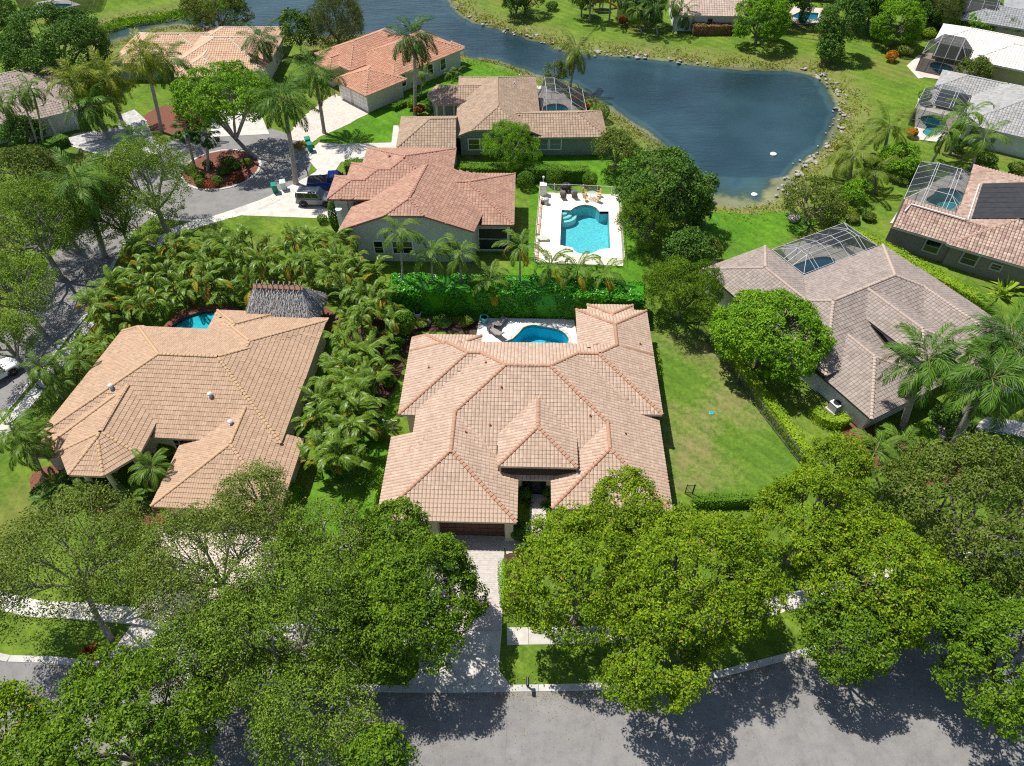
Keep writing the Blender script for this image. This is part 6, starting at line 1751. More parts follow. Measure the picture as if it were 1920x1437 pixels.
SH = [
 ((37.65, 39.57), 1.5, 2.2, 'lf_forest', 'big dark glossy shrub beside the pebble path'), ((37.37, 36.97), 0.9, 1.2, 'lf_willow', 'round grey green shrub beside the thick palm trunk'),
 ((35.43, 38.19), 1.2, 1.6, 'lf_bright', 'bright shrub under the large royal palm'), ((30.40, 37.70), 0.6, 0.8, 'lf_gold', 'golden croton at the right hand house corner'),
 ((31.69, 36.46), 1.0, 1.2, 'lf_small_blade', 'leafy shrub in the right hand garden bed'), ((35.32, 35.15), 0.8, 1.0, 'lf_forest', 'dark shrub at the end of the pebble path'),
 ((32.26, 34.07), 0.9, 1.0, 'lf_bed', 'mixed shrub in the right hand mulch'), ((31.89, 38.55), 0.8, 1.0, 'lf_bright', 'low bright shrub against the right hand house wall'),
 ((-13.18, 97.09), 0.9, 1.6, 'lf_red', 'dark red shrub at the porch of the brown roofed house'), ((-14.40, 98.73), 0.7, 1.5, 'lf_gold', 'yellow green shrub beside the dark red one'),
 ((-11.68, 97.25), 1.0, 1.6, 'lf_forest', 'dark shrub at the porch of the brown roofed house'), ((9.47, 100.61), 1.0, 1.4, 'lf_red', 'red shrub outside the pool cage near the lake'),
 ((10.51, 97.78), 0.8, 1.3, 'lf_red', 'lower red shrub outside the pool cage near the lake'), ((60.64, 115.24), 1.1, 1.6, 'lf_orange', 'orange shrub on the far lawn'),
 ((63.40, 117.56), 1.7, 1.7, 'lf_olive', 'loose flowering shrub beside the orange one'), ((52.26, 80.71), 1.5, 1.4, 'lf_gold', 'bright clipped shrub at the corner of the solar roof cage'),
 ((50.43, 79.36), 1.0, 1.2, 'lf_forest', 'dark shrub under the bright clipped one'), ((7.24, 137.48), 1.3, 1.3, 'lf_forest', 'round shrub on the far lawn near the slide'),
 ((39.79, 72.23), 1.0, 1.0, 'lf_gold', 'yellowish shrub on the lake corner'), ((46.25, 83.49), 1.4, 1.4, 'lf_olive', 'olive shrub left of the leafy bright tree'),
 ((59.91, 100.56), 1.2, 2.0, 'lf_bright', 'bright shrub at the corner of the white framed cage'), ((70.01, 124.65), 1.6, 1.8, 'lf_gold', 'yellow green shrub left of the white roof'),
 ((73.34, 130.09), 1.3, 1.6, 'lf_bed', 'reddish green shrub near the slate roof cage'), ((19.22, 129.81), 0.9, 1.6, 'lf_red', 'dark red shrub at the far bank cage'),
 ((-11.43, 48.27), 0.9, 1.2, 'lf_forest', 'dark shrub in the mulch left of the main house'), ((-11.24, 49.74), 0.9, 1.1, 'lf_small_blade', 'leafy shrub below the tall egg shaped shrub'),
 ((-11.36, 44.53), 0.8, 1.0, 'lf_forest', 'dark shrub at the left wall of the main house'), ((-6.92, 52.92), 1.0, 1.0, 'lf_forest', 'dark shrub below the glossy hedge at left'),
 ((-4.53, 52.80), 0.9, 0.9, 'lf_bed', 'low shrub at the edge of the white patio'), ((-8.92, 52.48), 0.7, 0.8, 'lf_olive', 'pale shrub beside the white flower pot'),
 ((1.02, 32.25), 0.6, 1.1, 'lf_forest', 'dark shrub left of the entry path'), ((2.91, 32.40), 0.6, 1.1, 'lf_forest', 'dark shrub right of the entry path'),
 ((0.49, 28.54), 1.0, 1.4, 'lf_forest', 'dark shrub at the right pillar of the garage'), ((-39.18, 53.72), 1.0, 1.0, 'lf_forest', 'dark shrub at the edge of the teal pool'),
 ((-29.00, 36.46), 0.8, 1.4, 'lf_bright', 'bright shrub by the entry window of the turret house'), ((-37.62, 32.32), 0.9, 0.9, 'lf_forest', 'dark shrub at the left of the red mulch bed'),
 ((-46.65, 83.84), 1.0, 1.0, 'lf_forest', 'shrub at the edge of the grey pavers'), ((56.94, 134.56), 1.4, 1.8, 'lf_flower', 'flowering shrub beside the tall broad leaved tree'),
 ((54.57, 90.69), 0.9, 1.2, 'lf_orange', 'small orange shrub at the cage corner by the lake lawn'), ((41.94, 71.12), 0.9, 0.9, 'lf_bed', 'reddish shrub by the speckled roof corner'),
 ((39.95, 70.80), 1.0, 1.0, 'lf_olive', 'grey shrub under the yellow olive tree'), ((59.10, 87.42), 1.3, 1.6, 'lf_forest', 'dark shrub among the foxtail palms'),
 ((61.12, 83.31), 1.5, 1.6, 'lf_forest', 'dark shrub below the pale wall of the grey tile house'), ((63.95, 81.35), 1.2, 1.4, 'lf_olive', 'spiky olive shrub at the right edge above the speckled roof'),
 ((-39.42, 45.64), 0.8, 0.9, 'lf_forest', 'dark shrub under the palm trio'), ((-35.05, 33.35), 0.8, 0.9, 'lf_forest', 'dark shrub behind the cycads'),
]
for i, s_ in enumerate(SH):
    ball(s_[0], s_[1], s_[2], s_[3], s_[4], 0.2, int(900 + 500 * s_[1]), 'shrub', amp=0.35, seed=60 + i)
for i, (p, lb, m_, n_, L_) in enumerate((
 ((39.73, 38.84), 'spiky bird of paradise plant on the pale driveway edge', 'lf_forest', 40, 1.3), ((51.74, 57.74), 'banana plant at the right end of the long bright hedge', 'lf_gold', 16, 2.6),
 ((50.81, 57.10), 'second banana plant below the first', 'lf_gold', 14, 2.2), ((-28.77, 19.57), 'reddish bromeliad clump under the olive oak', 'lf_red', 30, 0.9),
 ((1.27, 31.63), 'fern left of the entry path', 'lf_small_blade', 30, 0.8), ((2.79, 31.38), 'fern right of the entry path', 'lf_small_blade', 30, 0.8))):
    tuft(p, lb, m_, n_, L_, seed=i, w=0.16 if 'banana' in lb else 0.07)
ib = [(-39.55, 80.11), (-39.30, 82.96), (-36.60, 81.13), (-34.57, 79.61), (-36.74, 78.74), (-34.29, 83.22), (-41.10, 81.65), (-37.36, 78.12), (-36.77, 83.75), (-38.72, 78.25), (-35.59, 82.43)]
for i, p in enumerate(ib):
    ball(p, random.uniform(0.7, 1.15), random.uniform(0.8, 1.2), ('lf_hedge', 'lf_bed', 'lf_forest', 'lf_red')[i % 4], ('dark green', 'mixed reddish green', 'dark glossy', 'red leaved')[i % 4] + ' bedding shrub on the round island', 0.18, 900, 'shrub', amp=0.3, seed=140 + i, group='bedding shrubs on the round island')

# fallen leaves in the gutter and under the street trees
rng = np.random.default_rng(9)
Lk = lengths(KERB); nl = 5200
ss = rng.uniform(Lk[-1] * 0.15, Lk[-1] * 0.9, nl)
pts_ = np.array([along(KERB, q, Lk)[0] for q in ss])
off_ = np.where(rng.uniform(0, 1, nl) < 0.45, -np.abs(rng.normal(0.25, 0.25, nl)), rng.uniform(-7, 3.4, nl) * rng.uniform(0.2, 1, nl))
Pl = np.stack([pts_[:, 0], pts_[:, 1] + off_, np.where(off_ < 0, 0.018, 0.125)], 1)
Nl = rng.normal(size=(nl, 3)) * 0.12; Nl[:, 2] = 1
V, F = leaf_quads(Pl, Nl, 0.10, 0.5, rng)
V[:, 2] += 0.004
M['litter'] = mat_leaf('leaf_litter', [(0.06, 0.04, 0.02), (0.13, 0.09, 0.04), (0.2, 0.14, 0.06), (0.10, 0.10, 0.03)], transl=0.0)
setp(link('leaf_litter', npmesh('leaf_litter', V, F, M['litter'])), 'brown fallen leaves along the front street', 'leaf litter', None, 'stuff')

# rough grass and weeds on the lake bank
rng = np.random.default_rng(15)
LKc = list(LAKE) + [LAKE[0]]; Lb = lengths(LKc); nw = 42000
q_ = rng.uniform(0, Lb[-1], nw)
La_ = np.array(Lb); LA_ = np.array(LKc)
i_ = np.clip(np.searchsorted(La_, q_) - 1, 0, len(LKc) - 2)
f_ = ((q_ - La_[i_]) / (La_[i_ + 1] - La_[i_] + 1e-9))[:, None]
c_ = LA_[i_] * (1 - f_) + LA_[i_ + 1] * f_
c_ = c_ + rng.normal(size=c_.shape) * 1.9
dl_ = dist_poly(c_[:, 0], c_[:, 1], LAKE); in_ = in_poly(c_[:, 0], c_[:, 1], LAKE)
clump = np.sin(c_[:, 0] * 0.8 + np.sin(c_[:, 1] * 0.5)) * np.sin(c_[:, 1] * 0.9)
side = ((c_[:, 0] > 12) & (c_[:, 1] > 62)) | (c_[:, 1] > 106)
k_ = (~in_ | (dl_ < 0.4)) & (dl_ < 4.2) & (clump + rng.uniform(-0.9, 0.9, nw) > -0.1) & (side | (rng.uniform(0, 1, nw) < 0.18)) & (c_[:, 1] < 150)
c_, dl_ = c_[k_], dl_[k_]
zb = WATER_Z * np.clip(1 - dl_ / 3.5, 0, 1) ** 1.3 + rng.uniform(0.03, 0.32, len(c_))
Nn = rng.normal(size=(len(c_), 3)) * 0.8; Nn[:, 2] += 0.5
V, F = leaf_quads(np.stack([c_[:, 0], c_[:, 1], zb], 1), Nn, 0.42, 0.28, rng)
M['weeds'] = mat_leaf('bank_weeds', [(0.07, 0.12, 0.012), (0.12, 0.17, 0.018), (0.19, 0.20, 0.04), (0.27, 0.23, 0.08)], transl=0.2)
setp(link('bank_weeds', npmesh('bank_weeds', V, F, M['weeds'])), 'rough yellow green weeds along the lake bank', 'weeds', None, 'stuff')
# ------------------------------------------------------------------ pool cages
def cage(label, origin, yaw, x0, x1, y0, y1, hw, ht, ins, nx, ny, walls='LRFB', screen='screen', bar=0.045):
    """mansard screen cage; ins = roof inset left, right, front, back; walls = sides that reach the ground"""
    t = thing('pool_cage', label, 'pool cage', (origin[0], origin[1], 0), math.radians(yaw))
    X = [x0 + (x1 - x0) * i / nx for i in range(nx + 1)]
    Y = [y0 + (y1 - y0) * j / ny for j in range(ny + 1)]
    iL, iR, iF, iB = ins
    def z(x, y):
        s = 1.0
        for d, i in ((x - x0, iL), (x1 - x, iR), (y - y0, iF), (y1 - y, iB)):
            if i > 0: s = min(s, max(0.0, d / i))
        return hw + (ht - hw) * s
    xs = sorted(set([round(v, 4) for v in X + ([x0 + iL] if iL else []) + ([x1 - iR] if iR else [])]))
    ys = sorted(set([round(v, 4) for v in Y + ([y0 + iF] if iF else []) + ([y1 - iB] if iB else [])]))
    W = M['cage_frame'] if screen != 'screen_dark' else M['grey_metal']
    for x in xs:
        b = MB()
        for a, c in zip(ys[:-1], ys[1:]): b.bar((x, a, z(x, a)), (x, c, z(x, c)), bar, bar * 1.4)
        b.build('rafter', W, t)
    for y in ys:
        b = MB()
        for a, c in zip(xs[:-1], xs[1:]): b.bar((a, y, z(a, y) + 0.002), (c, y, z(c, y) + 0.002), bar * 0.8, bar)
        b.build('purlin', W, t)
    for a, c in zip(xs[:-1], xs[1:]):
        for d, e in zip(ys[:-1], ys[1:]):
            MB().add([(a, d, z(a, d)), (c, d, z(c, d)), (c, e, z(c, e)), (a, e, z(a, e))], [(0, 1, 2, 3)]).build('screen_panel', M[screen], t)
    # hip bars
    for (cx, ix, dx) in ((x0, iL, 1), (x1, iR, -1)):
        for (cy, iy, dy) in ((y0, iF, 1), (y1, iB, -1)):
            if ix and iy: MB().bar((cx, cy, hw), (cx + dx * ix, cy + dy * iy, ht), bar).build('hip_bar', W, t)
    for side in walls:
        if side in 'LR':
            x = x0 if side == 'L' else x1
            pts = [(x, y) for y in Y]
        else:
            y = y0 if side == 'F' else y1
            pts = [(x, y) for x in X]
        for p in pts: MB().bar((p[0], p[1], 0.05), (p[0], p[1], hw), bar).build('post', W, t)
        MB().bar((*pts[0], 0.95), (*pts[-1], 0.95), bar * 0.7).build('chair_rail', W, t)
        for p, q in zip(pts[:-1], pts[1:]):
            MB().add([(p[0], p[1], 0.05), (q[0], q[1], 0.05), (q[0], q[1], hw), (p[0], p[1], hw)], [(0, 1, 2, 3)]).build('screen_panel', M[screen], t)
    return t
cage('white framed pool cage in the notch of the grey brown roof', (30, 50), 28, 3.0, 13.4, 6.5, 11.2, 2.9, 3.7, (1.6, 1.6, 1.6, 1.8), 5, 2, 'LRB')
cage('white framed pool cage at the right side of the brown roof', (0, 88), 1.5, 4.0, 10.6, 4.7, 14.0, 1.5, 4.3, (0.9, 4.4, 2.4, 2.6), 3, 4, 'RB')
cage('long white framed pool cage beside the solar panels', (48, 66), -32, -5.2, 0.9, 3.1, 13.0, 2.6, 3.7, (1.8, 1.6, 1.6, 1.6), 3, 6, 'LB')
cage('white framed pool cage with fan shaped roof bars in front of the grey tile roof', (64, 96), -32, -6.3, -0.4, -6.2, 1.0, 2.5, 3.5, (1.8, 1.6, 0, 0), 3, 5, 'LFB')
cage('dark domed pool cage of the white roof house', (72, 114), -32, -6.2, 0.2, -6.6, -1.0, 2.7, 4.5, (1.7, 1.7, 1.7, 1.2), 4, 2, 'LF', 'screen_dark')
cage('grey pool cage behind the orange roof at the water', (-19.99, 115.51), 46, -3.2, 3.2, -2.8, 2.8, 2.7, 4.2, (1.6, 1.6, 1.6, 1.6), 3, 3, 'LRFB')
cage('wide dark pool cage in front of the slate roof at the top right', (79.32, 129.01), -30, -5.5, 4.5, -3.2, 3.2, 2.7, 4.4, (1.7, 1.7, 1.7, 1.7), 5, 2, 'LF', 'screen_dark')
cage('tall pool cage at the top left corner', (-82.69, 138.70), 14, -5.5, 6.5, -3.2, 4.5, 3.2, 4.4, (0, 0, 1.5, 1.5), 4, 2, 'LRF')
cage('narrow white pool cage on the far bank behind the palm clump', (21.47, 135.39), -10, -2.5, 3.0, -3, 4, 2.7, 3.9, (1.4, 1.4, 1.4, 1.4), 2, 2, 'LF')

# ------------------------------------------------------------------ thatched hut
M['thatch'] = mat_island('thatch', [(0.22, 0.215, 0.21), (0.33, 0.32, 0.31), (0.46, 0.45, 0.435), (0.28, 0.26, 0.24)], 0.95, 5)
M['ridge_wood'] = mat_plain('ridge_wood', (0.26, 0.13, 0.085), (0.36, 0.20, 0.14), 8, 0.85)
M['stick'] = mat_plain('stick', (0.30, 0.24, 0.20), (0.42, 0.35, 0.30), 8, 0.85)
tk = thing('thatched_hut', 'grey thatched hut with a wooden ridge behind the tan roof', 'hut', (*(-22.19, 52.67), 0), math.radians(-4))
hx, hy, hr, z0, z1 = 3.45, 2.35, 2.25, 2.25, 5.0
core = MB()
core.add([(-hx, -hy, z0), (hx, -hy, z0), (hx, hy, z0), (-hx, hy, z0), (-hr, 0, z1), (hr, 0, z1)], [(0, 1, 5, 4), (1, 2, 5), (2, 3, 4, 5), (3, 0, 4), (3, 2, 1, 0)])
rf_ = core.build('roof', M['thatch'], tk)
rng = np.random.default_rng(5)
PV = []; 
for (a, b_, c_, d_, n_) in (((-hx, -hy, z0), (hx, -hy, z0), (-hr, 0, z1), (hr, 0, z1), 4200), ((hx, hy, z0), (-hx, hy, z0), (hr, 0, z1), (-hr, 0, z1), 3000),
                            ((hx, -hy, z0), (hx, hy, z0), (hr, 0, z1), (hr, 0, z1), 1900), ((-hx, hy, z0), (-hx, -hy, z0), (-hr, 0, z1), (-hr, 0, z1), 1900)):
    a, b_, c_, d_ = map(np.array, (a, b_, c_, d_))
    v = 1 - np.sqrt(rng.uniform(0, 1, n_)) if n_ < 2500 else rng.uniform(0, 1, n_)
    u = rng.uniform(0, 1, n_)
    p = (a[None] * (1 - u)[:, None] + b_[None] * u[:, None]) * (1 - v)[:, None] + (c_[None] * (1 - u)[:, None] + d_[None] * u[:, None]) * v[:, None]
    down = (a + b_) / 2 - (c_ + d_) / 2; down = down / np.linalg.norm(down)
    nrm = np.cross(b_ - a, c_ - a); nrm = nrm / np.linalg.norm(nrm)
    if nrm[2] < 0: nrm = -nrm
    dv = down[None] + rng.normal(size=(n_, 3)) * 0.16
    l = rng.uniform(0.25, 0.5, n_)[:, None]; sdv = np.cross(dv, nrm[None]) * 0.022
    p0 = p + nrm * 0.02; p1 = p + dv * l + nrm[None] * rng.uniform(0.03, 0.12, n_)[:, None]
    PV.append(np.stack([p0 - sdv, p0 + sdv, p1 + sdv * 0.7, p1 - sdv * 0.7], 1).reshape(-1, 3))
PV = np.concatenate(PV)
th_ = link('thatch', npmesh('thatch', PV, np.arange(len(PV)).reshape(-1, 4), M['thatch']), rf_); th_['kind'] = 'stuff'
MB().box((0, -0.16, z1 + 0.02), (2 * hr + 0.3, 0.34, 0.06), mat=Matrix.Rotation(math.radians(38), 3, 'X')).box((0, 0.16, z1 + 0.02), (2 * hr + 0.3, 0.34, 0.06), mat=Matrix.Rotation(math.radians(-38), 3, 'X')).build('ridge_board', M['ridge_wood'], rf_)
for i in range(9):
    x = -hr + 0.15 + i * (2 * hr - 0.3) / 8
    MB().bar((x - 0.06, -0.42, z1 - 0.24), (x + 0.06, 0.26, z1 + 0.42), 0.075).bar((x + 0.06, 0.42, z1 - 0.24), (x - 0.06, -0.26, z1 + 0.42), 0.075).build('ridge_stick', M['stick'], rf_)
for sx in (-1, 1):
    for sy in (-1, 1):
        MB().tube([(sx * 2.9, sy * 1.9, -0.1), (sx * 2.9, sy * 1.9, 2.5)], 0.11, 8).build('post', M['stick'], tk)

# ------------------------------------------------------------------ fences
def fence(name, label, path, h, step, mat, pickets=0.11, rails=(0.15, 0.95), post=0.06, pw=0.016):
    t = thing(name, label, 'fence', (path[0][0], path[0][1], 0))
    ox, oy = path[0]
    pl = [(p[0] - ox, p[1] - oy) for p in path]
    L = lengths(pl)
    pm = MB().box((0, 0, h / 2), (post, post, h)).box((0, 0, h + 0.02), (post * 1.3, post * 1.3, 0.04)).mesh('post', mat)
    s = 0
    while s <= L[-1] + 0.01:
        (x, y), a = along(pl, s, L)
        link('post', pm, t, (x, y, 0), (0, 0, a)); s += step
    for f in rails:
        b = MB()
        for p, q in zip(pl[:-1], pl[1:]): b.bar((*p, h * f), (*q, h * f), 0.03, 0.04)
        b.build('rail', mat, t)
    if pickets:
        b = MB(); s = 0
        while s < L[-1]:
            (x, y), a = along(pl, s, L); b.box((x, y, h * 0.52), (pw, pw, h * 0.98), a); s += pickets
        o = b.build('pickets', mat, t); o['kind'] = 'stuff'
    return t
fence('iron_fence', 'long dark iron fence along the right side of the dry lawn', [(18.45, 51.90), (19.50, 48.58), (21.36, 43.20), (23.03, 38.37), (24.12, 35.30)], 1.25, 1.9, M['fence_iron'])
fence('iron_fence', 'short dark iron fence at the left end of the front hedge', [(13.96, 32.54), (14.65, 32.54)], 1.2, 0.6, M['black_metal'])
M['fence_white'] = mat_plain('fence_white', (0.74, 0.72, 0.64), None, rough=0.5)
fence('pool_fence', 'white railing fence around the rectangular pool deck', [(2.41, 63.02), (2.76, 68.11), (3.11, 72.43), (3.42, 76.95), (6.58, 76.83), (9.85, 76.59), (13.10, 76.23), (12.62, 69.16), (12.19, 62.27)], 1.2, 1.75, M['fence_white'], 0.12, (0.08, 0.97), 0.07)
fence('pool_fence', 'front rails of the pool fence behind the slender palms', [(2.58, 62.83), (5.85, 62.55), (8.76, 62.36), (12.00, 62.17)], 1.1, 1.75, M['fence_white'], 0.12, (0.08, 0.97), 0.07)
fence('side_gate', 'small white side gate left of the main house', [(-11.07, 39.20), (-9.86, 39.20)], 1.3, 0.7, M['fence_white'], 0.12)
fence('wire_fence', 'thin wire fence on the far bank below the patio pool', [(45.54, 125.46), (47.96, 125.00), (51.55, 123.65)], 1.3, 1.8, M['black_metal'], 0, (0.05, 0.5, 0.97), 0.05)
fence('wire_fence', 'thin fence around the slide on the far bank lawn', [(10.86, 137.65), (13.43, 135.58), (18.13, 134.57)], 1.2, 2.2, M['grey_metal'], 0, (0.5, 0.97), 0.05)

# ------------------------------------------------------------------ vehicles
def paint(name, c, metal=0.3):
    return mat_plain(name, c, None, rough=0.28, spec=0.6, metal=metal)
M['paint_grey'] = paint('paint_grey', (0.22, 0.23, 0.24)); M['paint_blue'] = paint('paint_blue', (0.01, 0.045, 0.28)); M['paint_white'] = paint('paint_white', (0.75, 0.76, 0.76), 0.0)
M['tyre'] = mat_plain('tyre', (0.015, 0.015, 0.015), None, rough=0.85)
M['rim'] = mat_plain('rim', (0.35, 0.36, 0.37), None, rough=0.35, metal=0.8)
M['plastic_black'] = mat_plain('plastic_black', (0.02, 0.02, 0.021), None, rough=0.6)
M['lamp_red'] = mat_plain('tail_lamp', (0.35, 0.01, 0.01), None, rough=0.3)
M['lamp_clear'] = mat_plain('head_lamp', (0.6, 0.6, 0.6), None, rough=0.15)
def loft(sections, mats, name, parent, mi=None):
    """sections: list of rings (same count) along the length"""
    b = MB(); n = len(sections[0])
    for r in sections: b.v += [tuple(p) for p in r]
    for i in range(len(sections) - 1):
        for k in range(n):
            b.f.append((i * n + k, i * n + (k + 1) % n, (i + 1) * n + (k + 1) % n, (i + 1) * n + k)); b.m.append(0)
    b.f.append(tuple(range(n))[::-1]); b.m.append(0)
    e = (len(sections) - 1) * n
    b.f.append(tuple(e + k for k in range(n))); b.m.append(0)
    o = b.build(name, mats, parent)
    md = o.modifiers.new('edge', 'BEVEL'); md.width = 0.04; md.segments = 2
    return o
def ring(x, hw, z0, z1, c=0.08):
    return [(x, -hw + c, z0), (x, hw - c, z0), (x, hw, z0 + c), (x, hw, z1 - c * 1.3), (x, hw - c * 1.3, z1), (x, -hw + c * 1.3, z1), (x, -hw, z1 - c * 1.3), (x, -hw, z0 + c)]
def wheel(t, x, y, r, w=0.25):
    s = 1 if y > 0 else -1
    b = MB().lathe([(r * 0.62, -w / 2), (r * 0.95, -w / 2), (r, -w / 2 + 0.04), (r, w / 2 - 0.04), (r * 0.95, w / 2), (r * 0.62, w / 2)], n=22)
    o = b.build('wheel', M['tyre'], t, (x, y, r), (math.pi / 2, 0, 0))
    rb = MB().lathe([(r * 0.61, -w * 0.3), (r * 0.61, w * 0.44), (r * 0.5, w * 0.40)], n=18)
    for k in range(6):
        a = k * math.pi / 3
        rb.box((r * 0.36 * math.cos(a), r * 0.36 * math.sin(a), w * 0.44), (r * 0.5, r * 0.13, 0.03), a)
    rb.lathe([(r * 0.14, w * 0.4), (r * 0.14, w * 0.5)], n=10)
    rb.build('rim', M['rim'], o, (0, 0, 0), (math.pi if s > 0 else 0, 0, 0))
def vehicle(label, cat, name, loc, yaw, pm, L, W, hood_h, roof_h, cab, r, bed=None, boxy=True):
    """front is +x. cab = (rear bottom, rear top, front top, front bottom) along x"""
    t = thing(name, label, cat, (loc[0], loc[1], 0.06), yaw)
    hw = W / 2; cl = 0.32
    f, b_ = L / 2, -L / 2
    body = [ring(b_, hw * 0.94, cl + 0.12, hood_h - 0.06), ring(b_ + 0.12, hw, cl, hood_h), ring(cab[0], hw, cl, hood_h), ring(cab[3], hw, cl, hood_h), ring(f - 0.5, hw * 0.97, cl, hood_h - 0.05), ring(f - 0.08, hw * 0.93, cl + 0.05, hood_h - 0.16), ring(f, hw * 0.86, cl + 0.14, hood_h - 0.26)]
    bo = loft(body, pm, 'body', t)
    ch = hw * 0.93; ct = hw * 0.82
    cabm = [ [(cab[0], -ch, hood_h - 0.01), (cab[0], ch, hood_h - 0.01), (cab[1], ct, roof_h), (cab[1], -ct, roof_h)], [(cab[3], -ch, hood_h - 0.01), (cab[3], ch, hood_h - 0.01), (cab[2], ct, roof_h), (cab[2], -ct, roof_h)] ]
    co = loft(cabm, pm, 'cabin', t)
    def lerp(a, c, q): return tuple(a[i] + (c[i] - a[i]) * q for i in range(3))
    # side glass
    for s in (-1, 1):
        R0, R1 = (cab[0], s * ch, hood_h), (cab[1], s * ct, roof_h); F0, F1 = (cab[3], s * ch, hood_h), (cab[2], s * ct, roof_h)
        lo0, lo1 = lerp(R0, R1, 0.14), lerp(F0, F1, 0.14); hi0, hi1 = lerp(R0, R1, 0.82), lerp(F0, F1, 0.82)
        cuts = (0.05, 0.33, 0.36, 0.62, 0.65, 0.93) if not bed else (0.08, 0.48, 0.52, 0.92)
        for a, c in zip(cuts[::2], cuts[1::2]):
            q = [lerp(lo0, lo1, a), lerp(lo0, lo1, c), lerp(hi0, hi1, c), lerp(hi0, hi1, a)]
            q = [(p[0], p[1] + s * 0.012, p[2] + 0.004) for p in q]; q2 = [(p[0], p[1] - s * 0.03, p[2]) for p in q]
            MB().add(q + q2, [(0, 1, 2, 3), (7, 6, 5, 4), (0, 4, 5, 1), (1, 5, 6, 2), (2, 6, 7, 3), (3, 7, 4, 0)]).build('side_window', M['glass_dark'], t)
        MB().box((cab[3] - 0.15, s * (hw + 0.1), hood_h + 0.08), (0.12, 0.2, 0.16)).build('mirror', M['plastic_black'], t)
        for x in (f - 0.9, b_ + 0.85):
            wheel(t, x, s * (hw - 0.08), r)
            MB().tube([(x + (r + 0.09) * math.cos(a), s * (hw + 0.01), r + (r + 0.09) * math.sin(a)) for a in [math.pi * k / 8 for k in range(9)]], 0.05, 6).build('wheel_arch', M['plastic_black'], t)
        MB().box((f - 0.05, s * hw * 0.66, hood_h - 0.36), (0.14, 0.3, 0.18)).build('headlight', M['lamp_clear'], t)
        MB().box((b_ + 0.02, s * hw * 0.82, hood_h - 0.3), (0.1, 0.16, 0.3)).build('tail_light', M['lamp_red'], t)
    def wind(x0, x1, name, sx):
        a, c, d, e = (x0, -ch, hood_h), (x0, ch, hood_h), (x1, ct, roof_h), (x1, -ct, roof_h)
        lo, hi = 0.1, 0.86
        q = [lerp(lerp(a, e, lo), lerp(c, d, lo), 0.06), lerp(lerp(a, e, lo), lerp(c, d, lo), 0.94), lerp(lerp(a, e, hi), lerp(c, d, hi), 0.92), lerp(lerp(a, e, hi), lerp(c, d, hi), 0.08)]
        q = [(p[0] + sx * 0.015, p[1], p[2] + 0.008) for p in q]; q2 = [(p[0] - sx * 0.04, p[1], p[2] - 0.01) for p in q]
        MB().add(q + q2, [(0, 1, 2, 3), (7, 6, 5, 4), (0, 4, 5, 1), (1, 5, 6, 2), (2, 6, 7, 3), (3, 7, 4, 0)]).build(name, M['glass_dark'], t)
    wind(cab[3], cab[2], 'windscreen', 1); wind(cab[0], cab[1], 'rear_window', -1)
    MB().box((f + 0.02, 0, cl + 0.2), (0.18, W * 0.9, 0.2)).build('front_bumper', M['plastic_black'], t)
    MB().box((b_ - 0.02, 0, cl + 0.2), (0.18, W * 0.92, 0.2)).build('rear_bumper', M['plastic_black'], t)
    MB().box((f - 0.01, 0, hood_h - 0.38), (0.06, W * 0.5, 0.2)).build('grille', M['plastic_black'], t)
    if bed:
        MB().box(((bed[0] + bed[1]) / 2, 0, hood_h + 0.012), (bed[1] - bed[0], W * 0.84, 0.02)).build('bed_cover', M['plastic_black'], t)
        for s in (-1, 1): MB().box(((bed[0] + bed[1]) / 2, s * W * 0.46, hood_h + 0.03), (bed[1] - bed[0] + 0.1, 0.1, 0.06)).build('bed_rail', pm, t)
    else:
        for s in (-1, 1): MB().bar((cab[1] + 0.2, s * ct * 0.85, roof_h + 0.05), (cab[2] - 0.2, s * ct * 0.85, roof_h + 0.05), 0.05).build('roof_rail', M['plastic_black'], t)
        MB().lathe([(0.2, -0.13), (0.37, -0.1), (0.37, 0.1), (0.2, 0.13)], n=18).build('spare_wheel', M['tyre'], t, (b_ - 0.14, 0.1, hood_h - 0.2), (0, math.pi / 2, 0))
    return t
vehicle('boxy silver grey four wheel drive parked at the corner of the salmon roofed house', 'car', 'parked_car', (-23.51, 74.48), math.radians(-3), M['paint_grey'], 4.5, 1.9, 1.12, 1.86, (-2.16, -2.05, 0.35, 0.95), 0.40)
vehicle('blue pickup truck with a black covered bed behind the silver grey car', 'truck', 'pickup_truck', (-22.45, 78.04), math.radians(6), M['paint_blue'], 5.6, 2.0, 1.15, 1.85, (-0.35, -0.15, 1.0, 1.65), 0.42, bed=(-2.65, -0.45))
vehicle('white car at the left edge under the oaks of the side street', 'car', 'parked_car', (-47.99, 45.20), math.radians(52), M['paint_white'], 4.6, 1.9, 1.0, 1.6, (-2.0, -1.6, 0.3, 1.0), 0.36)

